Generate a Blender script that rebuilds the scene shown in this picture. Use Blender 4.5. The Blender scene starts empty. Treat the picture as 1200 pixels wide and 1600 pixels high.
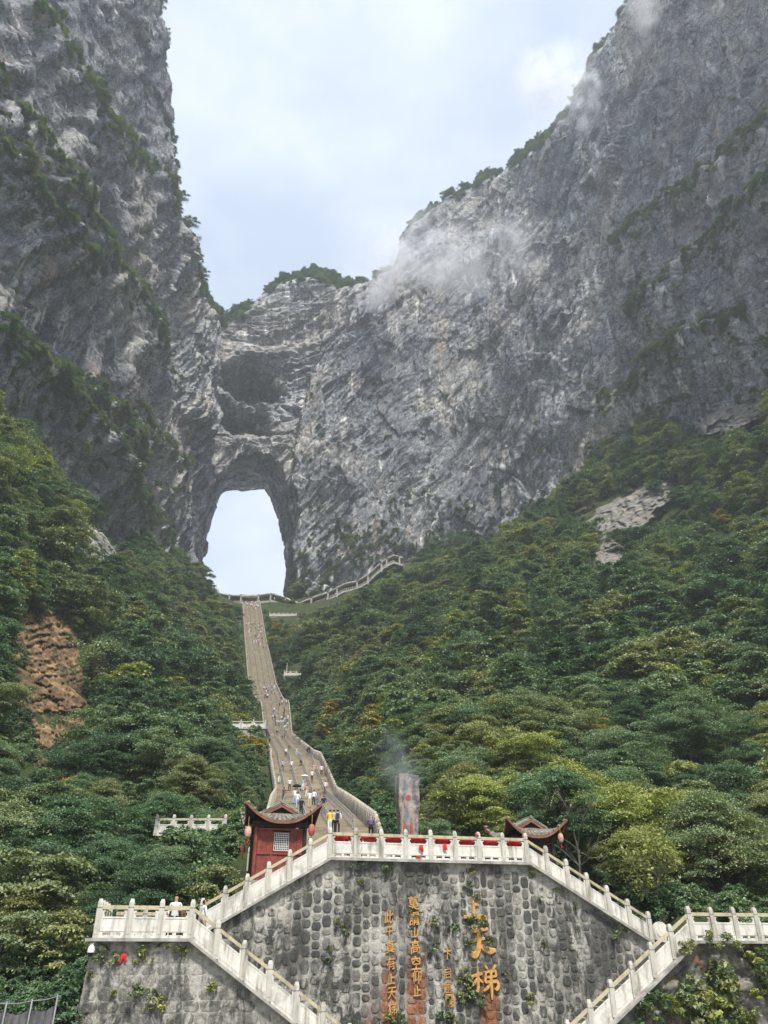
import bpy, math, random
import numpy as np
from mathutils import Vector, Matrix

random.seed(7)
RNG = np.random.default_rng(11)
SC = bpy.context.scene
COL = SC.collection

# ------------------------------------------------------------------ camera
cam_data = bpy.data.cameras.new("camera")
cam_data.sensor_fit = 'VERTICAL'
cam_data.sensor_height = 34.6
cam_data.lens = 26.0
cam_data.clip_start = 0.1
cam_data.clip_end = 6000.0
cam = bpy.data.objects.new("camera", cam_data)
cam.location = (0, 0, 0)
cam.rotation_euler = (math.radians(120.0), 0, 0)
COL.objects.link(cam)
SC.camera = cam

# ------------------------------------------------------------------ sky, sun, exposure
SUN_EL, SUN_AZ = math.radians(58.0), math.radians(164.0)   # azimuth clockwise from +Y
world = bpy.data.worlds.new("World")
SC.world = world
world.use_nodes = True
wn, wl = world.node_tree.nodes, world.node_tree.links
wn.clear()
w_out = wn.new('ShaderNodeOutputWorld')
w_bg = wn.new('ShaderNodeBackground')
w_bg.inputs['Strength'].default_value = 0.105
w_sky = wn.new('ShaderNodeTexSky')
w_sky.sky_type = 'NISHITA'
w_sky.sun_disc = False
w_sky.sun_elevation = SUN_EL
w_sky.sun_rotation = SUN_AZ
w_sky.air_density = 1.0
w_sky.dust_density = 0.6
w_tc = wn.new('ShaderNodeTexCoord')
w_map = wn.new('ShaderNodeMapping')
w_map.inputs['Scale'].default_value = (1.0, 1.0, 1.5)
w_n1 = wn.new('ShaderNodeTexNoise')
w_n1.inputs['Scale'].default_value = 4.2
w_n1.inputs['Detail'].default_value = 7.0
w_n1.inputs['Roughness'].default_value = 0.55
w_rmp = wn.new('ShaderNodeValToRGB')
w_rmp.color_ramp.elements[0].position = 0.30
w_rmp.color_ramp.elements[0].color = (0.62, 0.62, 0.62, 1)
w_rmp.color_ramp.elements[1].position = 0.62
w_rmp.color_ramp.elements[1].color = (1, 1, 1, 1)
w_mix = wn.new('ShaderNodeMix')
w_mix.data_type = 'RGBA'
w_mix.inputs[7].default_value = (3.85, 4.25, 4.85, 1)          # thin bright cloud
wl.new(w_tc.outputs['Generated'], w_map.inputs['Vector'])
wl.new(w_map.outputs['Vector'], w_n1.inputs['Vector'])
wl.new(w_n1.outputs['Fac'], w_rmp.inputs['Fac'])
wl.new(w_rmp.outputs['Color'], w_mix.inputs[0])
wl.new(w_sky.outputs['Color'], w_mix.inputs[6])
wl.new(w_mix.outputs[2], w_bg.inputs['Color'])
wl.new(w_bg.outputs['Background'], w_out.inputs['Surface'])

sun_data = bpy.data.lights.new("sun", 'SUN')
sun_data.energy = 3.1
sun_data.angle = math.radians(8.0)
sun_data.color = (1.0, 0.95, 0.88)
sun = bpy.data.objects.new("sun", sun_data)
sd = Vector((math.sin(SUN_AZ) * math.cos(SUN_EL), math.cos(SUN_AZ) * math.cos(SUN_EL), math.sin(SUN_EL)))
sun.rotation_euler = sd.to_track_quat('Z', 'Y').to_euler()
sun.location = (0, -30, 60)
COL.objects.link(sun)

SC.view_settings.view_transform = 'Standard'
SC.view_settings.look = 'None'
SC.view_settings.exposure = 1.18
SC.view_settings.gamma = 1.0
SC.view_settings.use_curve_mapping = False
SC.render.engine = 'CYCLES'
SC.cycles.max_bounces = 6
SC.cycles.diffuse_bounces = 3
SC.cycles.glossy_bounces = 2
SC.cycles.transmission_bounces = 3
SC.cycles.volume_bounces = 1
SC.cycles.transparent_max_bounces = 8
SC.cycles.caustics_reflective = False
SC.cycles.caustics_refractive = False
SC.cycles.use_denoising = True

# ------------------------------------------------------------------ helpers
F = 1202.0
C30, S30 = math.cos(math.radians(30)), 0.5


def ray(px, py):
    xr, up = (px - 600.0) / F, (800.0 - py) / F
    return np.array((xr, C30 - up * S30, S30 + up * C30))


def at_dep(px, py, d):
    return ray(px, py) * d


def at_Y(px, py, Y):
    r = ray(px, py)
    return r * (Y / r[1])


def project(P):
    P = np.asarray(P, dtype=float)
    dep = P[..., 1] * C30 + P[..., 2] * S30
    up = (-P[..., 1] * S30 + P[..., 2] * C30) / dep
    return 600 + F * P[..., 0] / dep, 800 - F * up, dep


def _hash(ix, iy, iz, seed):
    h = (ix.astype(np.int64) * 374761393 + iy.astype(np.int64) * 668265263 + iz.astype(np.int64) * 2147483647 + seed * 144665) & 0xFFFFFFFF
    h = ((h ^ (h >> 13)) * 1274126177) & 0xFFFFFFFF
    h = ((h ^ (h >> 16)) * 2246822519) & 0xFFFFFFFF
    return (h ^ (h >> 15)) & 0xFFFFFFFF


def hash01(ix, iy, seed):
    return _hash(ix, iy, np.zeros_like(ix), seed) / 4294967295.0


def vnoise2(x, y, seed=0):
    """gradient noise on the plane, about -0.7 to 0.7"""
    ix, iy = np.floor(x), np.floor(y)
    fx, fy = x - ix, y - iy
    ix, iy = ix.astype(np.int64), iy.astype(np.int64)
    sx, sy = fx * fx * fx * (fx * (fx * 6 - 15) + 10), fy * fy * fy * (fy * (fy * 6 - 15) + 10)

    def g(a, b):
        t = hash01(ix + a, iy + b, seed) * 6.2831853
        return np.cos(t) * (fx - a) + np.sin(t) * (fy - b)
    n0 = g(0, 0) * (1 - sx) + g(1, 0) * sx
    n1 = g(0, 1) * (1 - sx) + g(1, 1) * sx
    return n0 * (1 - sy) + n1 * sy


def fbm2(x, y, oct=4, seed=0, gain=0.5, lac=2.03):
    r, a = 0, 1.0
    for i in range(oct):
        r = r + a * vnoise2(x, y, seed + 17 * i)
        x, y, a = x * lac + 13.7, y * lac - 5.1, a * gain
    return r


def facets(x, y, seed, slope=1.0):
    """broken-rock relief: every Voronoi cell is a plane with its own offset and tilt; also the distance to the joint between two cells"""
    ix, iy = np.floor(x).astype(np.int64), np.floor(y).astype(np.int64)
    f1 = np.full(x.shape, 9.0)
    f2 = np.full(x.shape, 9.0)
    val = np.zeros(x.shape)
    for a in (-1, 0, 1):
        for b in (-1, 0, 1):
            cx, cy = ix + a, iy + b
            dx = x - (cx + 0.1 + 0.8 * hash01(cx, cy, seed))
            dy = y - (cy + 0.1 + 0.8 * hash01(cx, cy, seed + 1))
            d = dx * dx + dy * dy
            v = (hash01(cx, cy, seed + 2) - 0.5) + slope * ((hash01(cx, cy, seed + 3) - 0.5) * dx + (hash01(cx, cy, seed + 4) - 0.5) * dy)
            near = d < f1
            f2 = np.where(near, f1, np.minimum(f2, d))
            val = np.where(near, v, val)
            f1 = np.where(near, d, f1)
    return val, np.sqrt(f2) - np.sqrt(f1)


def sstep(a, b, x):
    t = np.clip((x - a) / (b - a), 0, 1)
    return t * t * (3 - 2 * t)


def tag(o, label=None, cat=None, group=None, kind=None):
    if label: o['label'] = label
    if cat: o['category'] = cat
    if group: o['group'] = group
    if kind: o['kind'] = kind
    return o


def empty(name, loc, label=None, cat=None, group=None, rz=0.0):
    o = bpy.data.objects.new(name, None)
    o.empty_display_size = 0.3
    o.location = loc
    o.rotation_euler = (0, 0, rz)
    COL.objects.link(o)
    return tag(o, label, cat, group)


def link(name, me, parent=None, loc=(0, 0, 0), rot=(0, 0, 0), scale=(1, 1, 1)):
    o = bpy.data.objects.new(name, me)
    COL.objects.link(o)
    if parent is not None:
        o.parent = parent
    o.location, o.rotation_euler, o.scale = loc, rot, scale
    return o


def mesh_np(name, V, Fq, mats, smooth=False, mat_idx=None):
    """mesh from a numpy vertex array and an (n,4) or (n,3) face array"""
    me = bpy.data.meshes.new(name)
    V = np.asarray(V, dtype=np.float32)
    Fq = np.asarray(Fq, dtype=np.int32)
    n, k = Fq.shape
    me.vertices.add(len(V))
    me.vertices.foreach_set('co', V.ravel())
    me.loops.add(n * k)
    me.loops.foreach_set('vertex_index', Fq.ravel())
    me.polygons.add(n)
    me.polygons.foreach_set('loop_start', np.arange(0, n * k, k, dtype=np.int32))
    me.polygons.foreach_set('loop_total', np.full(n, k, dtype=np.int32))
    for m in mats:
        me.materials.append(m)
    if mat_idx is not None:
        me.polygons.foreach_set('material_index', np.asarray(mat_idx, dtype=np.int32))
    if smooth:
        me.polygons.foreach_set('use_smooth', np.ones(n, dtype=bool))
    me.update(calc_edges=True)
    return me


def grid_faces(nr, nc):
    i = np.arange(nr * nc).reshape(nr, nc)
    return np.stack([i[:-1, :-1], i[:-1, 1:], i[1:, 1:], i[1:, :-1]], -1).reshape(-1, 4)


class MB:
    """collects shapes in world space; build() links them as one mesh"""
    def __init__(self):
        self.v, self.f, self.m, self.cur = [], [], [], 0

    def mat(self, i):
        self.cur = i
        return self

    def poly(self, pts, faces):
        b = len(self.v)
        self.v += [tuple(float(c) for c in p) for p in pts]
        self.f += [tuple(i + b for i in f) for f in faces]
        self.m += [self.cur] * len(faces)
        return self

    BOXF = [(0, 3, 2, 1), (4, 5, 6, 7), (0, 1, 5, 4), (1, 2, 6, 5), (2, 3, 7, 6), (3, 0, 4, 7)]

    def box8(self, p):
        return self.poly(p, MB.BOXF)

    def box(self, c, ax, ay, az):
        """centre and three half-vectors"""
        c, ax, ay, az = (np.asarray(t, dtype=float) for t in (c, ax, ay, az))
        return self.box8([c + sx * ax + sy * ay + sz * az for sz in (-1, 1) for sx, sy in ((-1, -1), (1, -1), (1, 1), (-1, 1))])

    def slab(self, p, q, lo, hi, n, th, t0=0.0, off=0.0):
        """upright board from p to q, between the heights lo and hi over that line; n = horizontal normal, th = thickness, off = shift along n"""
        p, q, n = (np.asarray(t, dtype=float) for t in (p, q, n))
        a, b = n * (off - th / 2), n * (off + th / 2)
        z = np.array((0, 0, 1.0))
        return self.box8([p + b + z * lo, q + b + z * lo, q + a + z * lo, p + a + z * lo, p + b + z * hi, q + b + z * hi, q + a + z * hi, p + a + z * hi])

    def tube(self, pts, rad, sides=6, cap=True):
        pts = [np.asarray(p, dtype=float) for p in pts]
        if np.isscalar(rad): rad = [rad] * len(pts)
        rings, prev = [], None
        for i, p in enumerate(pts):
            d = pts[min(i + 1, len(pts) - 1)] - pts[max(i - 1, 0)]
            d = d / (np.linalg.norm(d) + 1e-9)
            if prev is None:
                prev = np.cross(d, (0, 0, 1.0)) if abs(d[2]) < 0.9 else np.cross(d, (1.0, 0, 0))
            u = prev - d * np.dot(prev, d)
            u = u / (np.linalg.norm(u) + 1e-9)
            prev, w = u, np.cross(d, u)
            rings.append([p + rad[i] * (math.cos(2 * math.pi * k / sides) * u + math.sin(2 * math.pi * k / sides) * w) for k in range(sides)])
        V = [p for r in rings for p in r]
        Fc = []
        for i in range(len(pts) - 1):
            for k in range(sides):
                a, b = i * sides + k, i * sides + (k + 1) % sides
                Fc.append((a, b, b + sides, a + sides))
        if cap:
            Fc.append(tuple(range(sides))[::-1])
            Fc.append(tuple(range((len(pts) - 1) * sides, len(pts) * sides)))
        return self.poly(V, Fc)

    def lathe(self, c, prof, sides=10, axis=None):
        """profile of (radius, height) turned about the upright through c"""
        c = np.asarray(c, dtype=float)
        V = [c + np.array((r * math.cos(2 * math.pi * k / sides), r * math.sin(2 * math.pi * k / sides), h)) for r, h in prof for k in range(sides)]
        Fc = []
        for i in range(len(prof) - 1):
            for k in range(sides):
                a, b = i * sides + k, i * sides + (k + 1) % sides
                Fc.append((a, b, b + sides, a + sides))
        Fc.append(tuple(range(sides))[::-1])
        Fc.append(tuple(range((len(prof) - 1) * sides, len(prof) * sides)))
        return self.poly(V, Fc)

    def mesh(self, name, mats, org=(0, 0, 0), smooth=False):
        me = bpy.data.meshes.new(name)
        o = np.asarray(org, dtype=float)
        me.from_pydata([tuple(np.asarray(p) - o) for p in self.v], [], self.f)
        if not isinstance(mats, (list, tuple)): mats = [mats]
        for m in mats: me.materials.append(m)
        if len(mats) > 1:
            me.polygons.foreach_set('material_index', self.m)
        if smooth:
            me.polygons.foreach_set('use_smooth', [True] * len(self.f))
        me.update()
        return me

    def build(self, name, mats, parent=None, org=None, smooth=False):
        """org: where the object's origin lies in the world; a child's is its parent's unless given"""
        pw = np.array(parent.location) if parent is not None else np.zeros(3)
        if parent is not None and parent.parent is not None: pw = pw + np.array(parent.parent.location)
        org = pw if org is None else np.asarray(org, dtype=float)
        o = link(name, self.mesh(name, mats, org, smooth), parent)
        o.location = tuple(org - pw) if parent is not None else tuple(org)
        return o


# ------------------------------------------------------------------ materials
class NT:
    """short-hand for building a node tree"""
    def __init__(self, name):
        self.m = bpy.data.materials.new(name)
        self.m.use_nodes = True
        self.t = self.m.node_tree
        self.n = self.t.nodes
        self.n.clear()
        self.out = self.n.new('ShaderNodeOutputMaterial')

    def new(self, typ, **kw):
        nd = self.n.new('ShaderNode' + typ)
        for k, v in kw.items():
            if k in nd.inputs.keys():
                self.put(nd.inputs[k], v)
            else:
                setattr(nd, k, v)
        return nd

    def put(self, sock, v):
        if isinstance(v, bpy.types.NodeSocket):
            self.t.links.new(v, sock)
        else:
            sock.default_value = v

    def coord(self, scale=(1, 1, 1), kind='Object', rot=(0, 0, 0)):
        tc = self.new('TexCoord')
        mp = self.new('Mapping')
        mp.inputs['Scale'].default_value = scale
        mp.inputs['Rotation'].default_value = rot
        self.t.links.new(tc.outputs[kind], mp.inputs['Vector'])
        return mp.outputs['Vector']

    def world(self, scale=(1, 1, 1), rot=(0, 0, 0)):
        g = self.new('NewGeometry')
        mp = self.new('Mapping')
        mp.inputs['Scale'].default_value = scale
        mp.inputs['Rotation'].default_value = rot
        self.t.links.new(g.outputs['Position'], mp.inputs['Vector'])
        return mp.outputs['Vector']

    def noise(self, vec, scale=1.0, detail=4.0, rough=0.55, dist=0.0):
        nd = self.new('TexNoise')
        self.put(nd.inputs['Vector'], vec)
        nd.inputs['Scale'].default_value = scale
        nd.inputs['Detail'].default_value = detail
        nd.inputs['Roughness'].default_value = rough
        nd.inputs['Distortion'].default_value = dist
        return nd.outputs['Fac']

    def voronoi(self, vec, scale=1.0, feature='F1', out='Distance'):
        nd = self.new('TexVoronoi')
        nd.feature = feature
        self.put(nd.inputs['Vector'], vec)
        nd.inputs['Scale'].default_value = scale
        return nd.outputs[out]

    def ramp(self, fac, stops):
        nd = self.new('ValToRGB')
        els = nd.color_ramp.elements
        while len(els) < len(stops): els.new(0.5)
        for e, (p, c) in zip(els, stops):
            e.position = p
            e.color = (c, c, c, 1) if np.isscalar(c) else (*c, 1)
        self.put(nd.inputs['Fac'], fac)
        return nd.outputs['Color']

    def mix(self, fac, a, b, blend='MIX'):
        nd = self.new('Mix')
        nd.data_type = 'RGBA'
        nd.blend_type = blend
        nd.clamp_factor = True
        self.put(nd.inputs[0], fac)
        for s, v in ((nd.inputs[6], a), (nd.inputs[7], b)):
            self.put(s, (*v, 1) if isinstance(v, tuple) and len(v) == 3 else v)
        return nd.outputs[2]

    def math(self, op, a, b=0.0, clamp=False):
        nd = self.new('Math')
        nd.operation = op
        nd.use_clamp = clamp
        self.put(nd.inputs[0], a)
        self.put(nd.inputs[1], b)
        return nd.outputs[0]

    def bump(self, h, strength=0.5, dist=0.1, normal=None):
        nd = self.new('Bump')
        nd.inputs['Strength'].default_value = strength
        nd.inputs['Distance'].default_value = dist
        self.put(nd.inputs['Height'], h)
        if normal is not None: self.put(nd.inputs['Normal'], normal)
        return nd.outputs['Normal']

    def done(self, col, rough=0.85, normal=None, spec=0.25, metal=0.0):
        b = self.new('BsdfPrincipled')
        self.put(b.inputs['Base Color'], (*col, 1) if isinstance(col, tuple) else col)
        self.put(b.inputs['Roughness'], rough)
        b.inputs['Specular IOR Level'].default_value = spec
        b.inputs['Metallic'].default_value = metal
        if normal is not None: self.put(b.inputs['Normal'], normal)
        self.t.links.new(b.outputs[0], self.out.inputs['Surface'])
        return self.m


def worn(name, col, var=0.25, scale=3.0, rough=0.7, bump=0.15, dirt=None, bd=0.02, spec=0.3):
    """a plain coloured surface with tonal variation, blotchy dirt and fine relief"""
    t = NT(name)
    w = t.world()
    n1 = t.noise(w, scale, 5)
    lo = tuple(c * (1 - var) for c in col)
    hi = tuple(min(1, c * (1 + var)) for c in col)
    c = t.ramp(n1, [(0.3, lo), (0.7, hi)])
    if dirt is not None:
        c = t.mix(t.ramp(t.noise(w, scale * 0.6, 6, 0.65), [(0.5, 0.0), (0.72, 0.85)]), c, dirt)
    return t.done(c, rough, t.bump(t.noise(w, scale * 9, 4), bump, bd), spec)


def mat_rock():
    t = NT("limestone")
    w = t.world()

    def along(k, d=(0.50, 0.34, 0.80)):
        """position drawn out along the lie of the beds, so that grain and bands follow it"""
        dp = t.new('VectorMath')
        dp.operation = 'DOT_PRODUCT'
        t.put(dp.inputs[0], w)
        dp.inputs[1].default_value = d
        sc = t.new('VectorMath')
        sc.operation = 'SCALE'
        sc.inputs[0].default_value = d
        t.put(sc.inputs['Scale'], t.math('MULTIPLY', dp.outputs['Value'], k))
        sb = t.new('VectorMath')
        sb.operation = 'SUBTRACT'
        t.put(sb.inputs[0], w)
        t.put(sb.inputs[1], sc.outputs[0])
        return sb.outputs[0]
    big = t.noise(w, 0.018, 5, 0.6)
    mid = t.noise(along(0.62), 0.12, 8, 0.66, 0.5)
    fine = t.noise(along(0.72), 0.75, 6, 0.68)
    grit = t.noise(along(0.5), 1.9, 5, 0.75)
    base = t.ramp(mid, [(0.31, (0.080, 0.085, 0.097)), (0.44, (0.175, 0.183, 0.197)), (0.56, (0.275, 0.28, 0.287)), (0.72, (0.50, 0.49, 0.465))])
    base = t.mix(0.85, base, t.ramp(fine, [(0.3, 0.2), (0.5, 0.5), (0.7, 0.82)]), 'OVERLAY')
    base = t.mix(0.85, base, t.ramp(grit, [(0.34, 0.10), (0.5, 0.5), (0.68, 0.88)]), 'OVERLAY')
    base = t.mix(t.ramp(big, [(0.48, 0.0), (0.68, 0.65)]), base, t.ramp(mid, [(0.3, (0.21, 0.18, 0.14)), (0.7, (0.58, 0.51, 0.41))]))
    zone = t.noise(t.world((1, 1, 0.6)), 0.014, 4, 0.6)
    base = t.mix(1.0, base, t.ramp(zone, [(0.35, (0.70, 0.73, 0.79)), (0.5, (0.97, 0.99, 1.02)), (0.65, (1.28, 1.26, 1.22))]), 'MULTIPLY')
    rs = t.noise(t.world((1, 1, 0.12)), 0.10, 6, 0.6, 0.4)
    base = t.mix(t.math('MULTIPLY', t.ramp(rs, [(0.54, 0.0), (0.66, 0.7)]), t.ramp(t.noise(w, 0.02, 3), [(0.46, 0.0), (0.6, 1.0)])), base, t.ramp(fine, [(0.35, (0.22, 0.165, 0.125)), (0.65, (0.56, 0.46, 0.37))]))
    # pale water streaks running down, and dark ones
    st = t.noise(t.world((1, 1, 0.10)), 0.22, 6, 0.62, 0.3)
    base = t.mix(t.math('MULTIPLY', t.ramp(st, [(0.55, 0.0), (0.66, 0.9)]), t.ramp(t.noise(w, 0.035, 3), [(0.44, 0.0), (0.60, 1.0)])), base, (0.74, 0.72, 0.67))
    dk = t.noise(t.world((1.3, 1.3, 0.12)), 0.16, 5, 0.6)
    base = t.mix(t.math('MULTIPLY', t.ramp(dk, [(0.55, 0.0), (0.68, 0.7)]), t.ramp(t.noise(w, 0.03, 3), [(0.40, 1.0), (0.58, 0.0)])), base, (0.10, 0.105, 0.118))
    # open joints: dark lines along and across the beds
    wv = t.new('VectorMath')
    wv.operation = 'ADD'
    t.put(wv.inputs[0], along(0.7))
    nz_ = t.new('TexNoise')
    nz_.inputs['Scale'].default_value = 0.11
    nz_.inputs['Detail'].default_value = 4
    t.put(nz_.inputs['Vector'], w)
    vs = t.new('VectorMath')
    vs.operation = 'SCALE'
    t.put(vs.inputs[0], nz_.outputs['Color'])
    vs.inputs['Scale'].default_value = 9.0
    t.put(wv.inputs[1], vs.outputs[0])
    for sc_, wd_, st_ in ((0.085, 0.05, 0.85), (0.27, 0.09, 0.75)):
        e_ = t.voronoi(wv.outputs[0], sc_, 'DISTANCE_TO_EDGE')
        lines = t.math('MULTIPLY', t.ramp(e_, [(0.0, st_), (wd_, 0.0)]), t.ramp(t.noise(w, sc_ * 0.9, 4), [(0.42, 0.0), (0.56, 1.0)]))
        base = t.mix(lines, base, (0.045, 0.047, 0.053))
    # moss and grass where the rock lies back enough to hold soil
    g = t.new('NewGeometry')
    sep = t.new('SeparateXYZ')
    t.t.links.new(g.outputs['Normal'], sep.inputs[0])
    moss = t.math('MULTIPLY', t.ramp(sep.outputs['Z'], [(0.34, 0.0), (0.66, 0.85)]), t.ramp(t.noise(w, 0.09, 6, 0.65), [(0.42, 0.0), (0.6, 1.0)]))
    base = t.mix(moss, base, t.ramp(fine, [(0.35, (0.07, 0.09, 0.035)), (0.65, (0.20, 0.19, 0.085))]))
    nm = t.bump(fine, 0.55, 0.8)
    nm = t.bump(grit, 0.4, 0.3, nm)
    return t.done(base, 0.85, nm, 0.2)


def mat_soil():
    t = NT("forest_floor")
    w = t.world()
    c = t.ramp(t.noise(w, 0.35, 7, 0.65), [(0.3, (0.018, 0.03, 0.012)), (0.5, (0.04, 0.06, 0.022)), (0.7, (0.085, 0.085, 0.04))])
    c = t.mix(t.ramp(t.noise(w, 0.05, 4), [(0.55, 0.0), (0.7, 0.6)]), c, (0.10, 0.085, 0.05))
    return t.done(c, 0.95, t.bump(t.noise(w, 1.5, 6, 0.7), 0.8, 0.8), 0.1)


def mat_leaf(name, lo=0.70, hi=1.6):
    """tone comes from the tree (a property of the object, or of the instance point): 0 dark blue-green ... 1 yellow"""
    t = NT(name)
    a = t.new('Attribute')
    a.attribute_type = 'INSTANCER'
    a.attribute_name = 'tone'
    g = t.new('NewGeometry')
    col = t.ramp(a.outputs['Fac'], [(0.0, (0.058, 0.108, 0.060)), (0.22, (0.085, 0.155, 0.074)), (0.42, (0.135, 0.205, 0.105)), (0.58, (0.180, 0.222, 0.108)), (0.74, (0.222, 0.232, 0.092)), (0.88, (0.27, 0.31, 0.078)), (1.0, (0.36, 0.25, 0.06))])
    rnd = g.outputs['Random Per Island']
    col = t.mix(1.0, col, t.ramp(rnd, [(0.0, lo), (0.75, 1.05), (1.0, hi)]), 'MULTIPLY')
    col = t.mix(t.ramp(t.math('FRACT', t.math('MULTIPLY', rnd, 37.0)), [(0.88, 0.0), (1.0, 0.5)]), col, (0.15, 0.13, 0.05))
    d = t.new('BsdfPrincipled')
    t.put(d.inputs['Base Color'], col)
    d.inputs['Roughness'].default_value = 0.5
    d.inputs['Specular IOR Level'].default_value = 0.3
    tr = t.new('BsdfTranslucent')
    t.put(tr.inputs['Color'], t.mix(1.0, col, (1.3, 1.5, 0.7), 'MULTIPLY'))
    ms = t.new('MixShader')
    ms.inputs[0].default_value = 0.22
    t.t.links.new(d.outputs[0], ms.inputs[1])
    t.t.links.new(tr.outputs[0], ms.inputs[2])
    t.t.links.new(ms.outputs[0], t.out.inputs['Surface'])
    return t.m


M = {}
M['rock'] = mat_rock()
M['soil'] = mat_soil()
M['leaf'] = mat_leaf("leaf")
M['bark'] = worn("bark", (0.075, 0.06, 0.045), 0.4, 3.0, 0.9, 0.5)

# ------------------------------------------------------------------ the great stairway's line (used by the terrain, too)
ST_Y = np.array([44, 50, 60, 83, 106, 127, 150, 217, 226, 248, 256, 266, 332, 400, 406.0])
ST_Z = np.array([4.0, 4.2, 7.8, 13.0, 18.0, 27.2, 32.8, 52.6, 54.2, 71.0, 74.0, 82.6, 125, 172.5, 173.0])
ST_L = np.array([-7.5, -7.9, -8.6, -11.6, -14.2, -18.3, -21.5, -33.2, -34.5, -40.0, -43.0, -47.8, -63.3, -79.6, -81.0])
ST_R = np.array([0.6, 0.2, -0.6, -3.4, -6.2, -10.2, -13.4, -25.4, -26.6, -31.0, -33.8, -38.2, -53.9, -70.0, -71.4])


def st_z(Y): return np.interp(Y, ST_Y, ST_Z)
def st_l(Y): return np.interp(Y, ST_Y, ST_L)
def st_r(Y): return np.interp(Y, ST_Y, ST_R)


# ------------------------------------------------------------------ cliffs: one winding wall of rock
# x, Y, height of its foot, height of its crest
PLAN = np.array([
    (-185, -40, 60, 560), (-165, 20, 80, 560), (-141, 90, 105, 545), (-128, 150, 125, 530), (-125, 195, 142, 505), (-125, 237, 148, 482), (-125, 285, 157, 434),
    (-125, 334, 171, 410), (-123, 385, 186, 402), (-121, 418, 190, 412), (-114, 428, 188, 424), (-100, 433, 183, 452), (-80, 434, 183, 476), (-62, 434, 184, 484),
    (-44, 430, 190, 472), (-26, 424, 200, 452), (-4, 420, 207, 460), (11, 417, 208, 472), (18, 414, 209, 506), (45, 404, 206, 530), (71, 392, 188, 543),
    (98, 362, 208, 535), (118, 329, 222, 522), (130, 300, 211, 530), (142, 262, 197, 527), (153, 222, 188, 540), (165, 165, 165, 560), (183, 90, 140, 560), (215, -20, 90, 560)], dtype=float)
seg = np.r_[0, np.cumsum(np.hypot(np.diff(PLAN[:, 0]), np.diff(PLAN[:, 1])))]
U_LEN = seg[-1]


def catmull(u, vals):
    i = np.clip(np.searchsorted(seg, u, side='right') - 1, 0, len(seg) - 2)
    t = (u - seg[i]) / (seg[i + 1] - seg[i])
    p0, p1, p2, p3 = vals[np.maximum(i - 1, 0)], vals[i], vals[i + 1], vals[np.minimum(i + 2, len(vals) - 1)]
    h = seg[i + 1] - seg[i]
    m1 = (p2 - p0) / (seg[i + 1] - seg[np.maximum(i - 1, 0)]) * h
    m2 = (p3 - p1) / (seg[np.minimum(i + 2, len(vals) - 1)] - seg[i]) * h
    t2, t3 = t * t, t * t * t
    return (2 * t3 - 3 * t2 + 1) * p1 + (t3 - 2 * t2 + t) * m1 + (-2 * t3 + 3 * t2) * p2 + (t3 - t2) * m2


def u_of(x, Y):
    uu = np.linspace(0, U_LEN, 3000)
    return uu[np.argmin((catmull(uu, PLAN[:, 0]) - x) ** 2 + (catmull(uu, PLAN[:, 1]) - Y) ** 2)]


U_CORNER = u_of(-118, 424)
U_RIGHT = u_of(-10, 421)
U_EDGE0 = u_of(-57, 433)
# ledges of the bedding that carry shrubs: (u at start, z at start, u at end, z at end, depth)
UL = lambda Y: u_of(-125, Y)
LEDGES = [(UL(110), 236, UL(345), 306, 5.5), (UL(120), 214, UL(225), 252, 4.5), (UL(150), 300, UL(300), 385, 3.0),
          (UL(170), 172, UL(330), 232, 5.0), (UL(200), 185, UL(385), 208, 5.0), (UL(300), 236, UL(395), 262, 4.0), (UL(240), 205, UL(330), 222, 3.5),
          (u_of(165, 165), 260, u_of(130, 300), 300, 4.0), (u_of(160, 190), 300, u_of(128, 305), 360, 3.0), (u_of(142, 262), 250, u_of(118, 329), 262, 4.0), (u_of(150, 235), 232, u_of(130, 300), 262, 5.0)]


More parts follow.
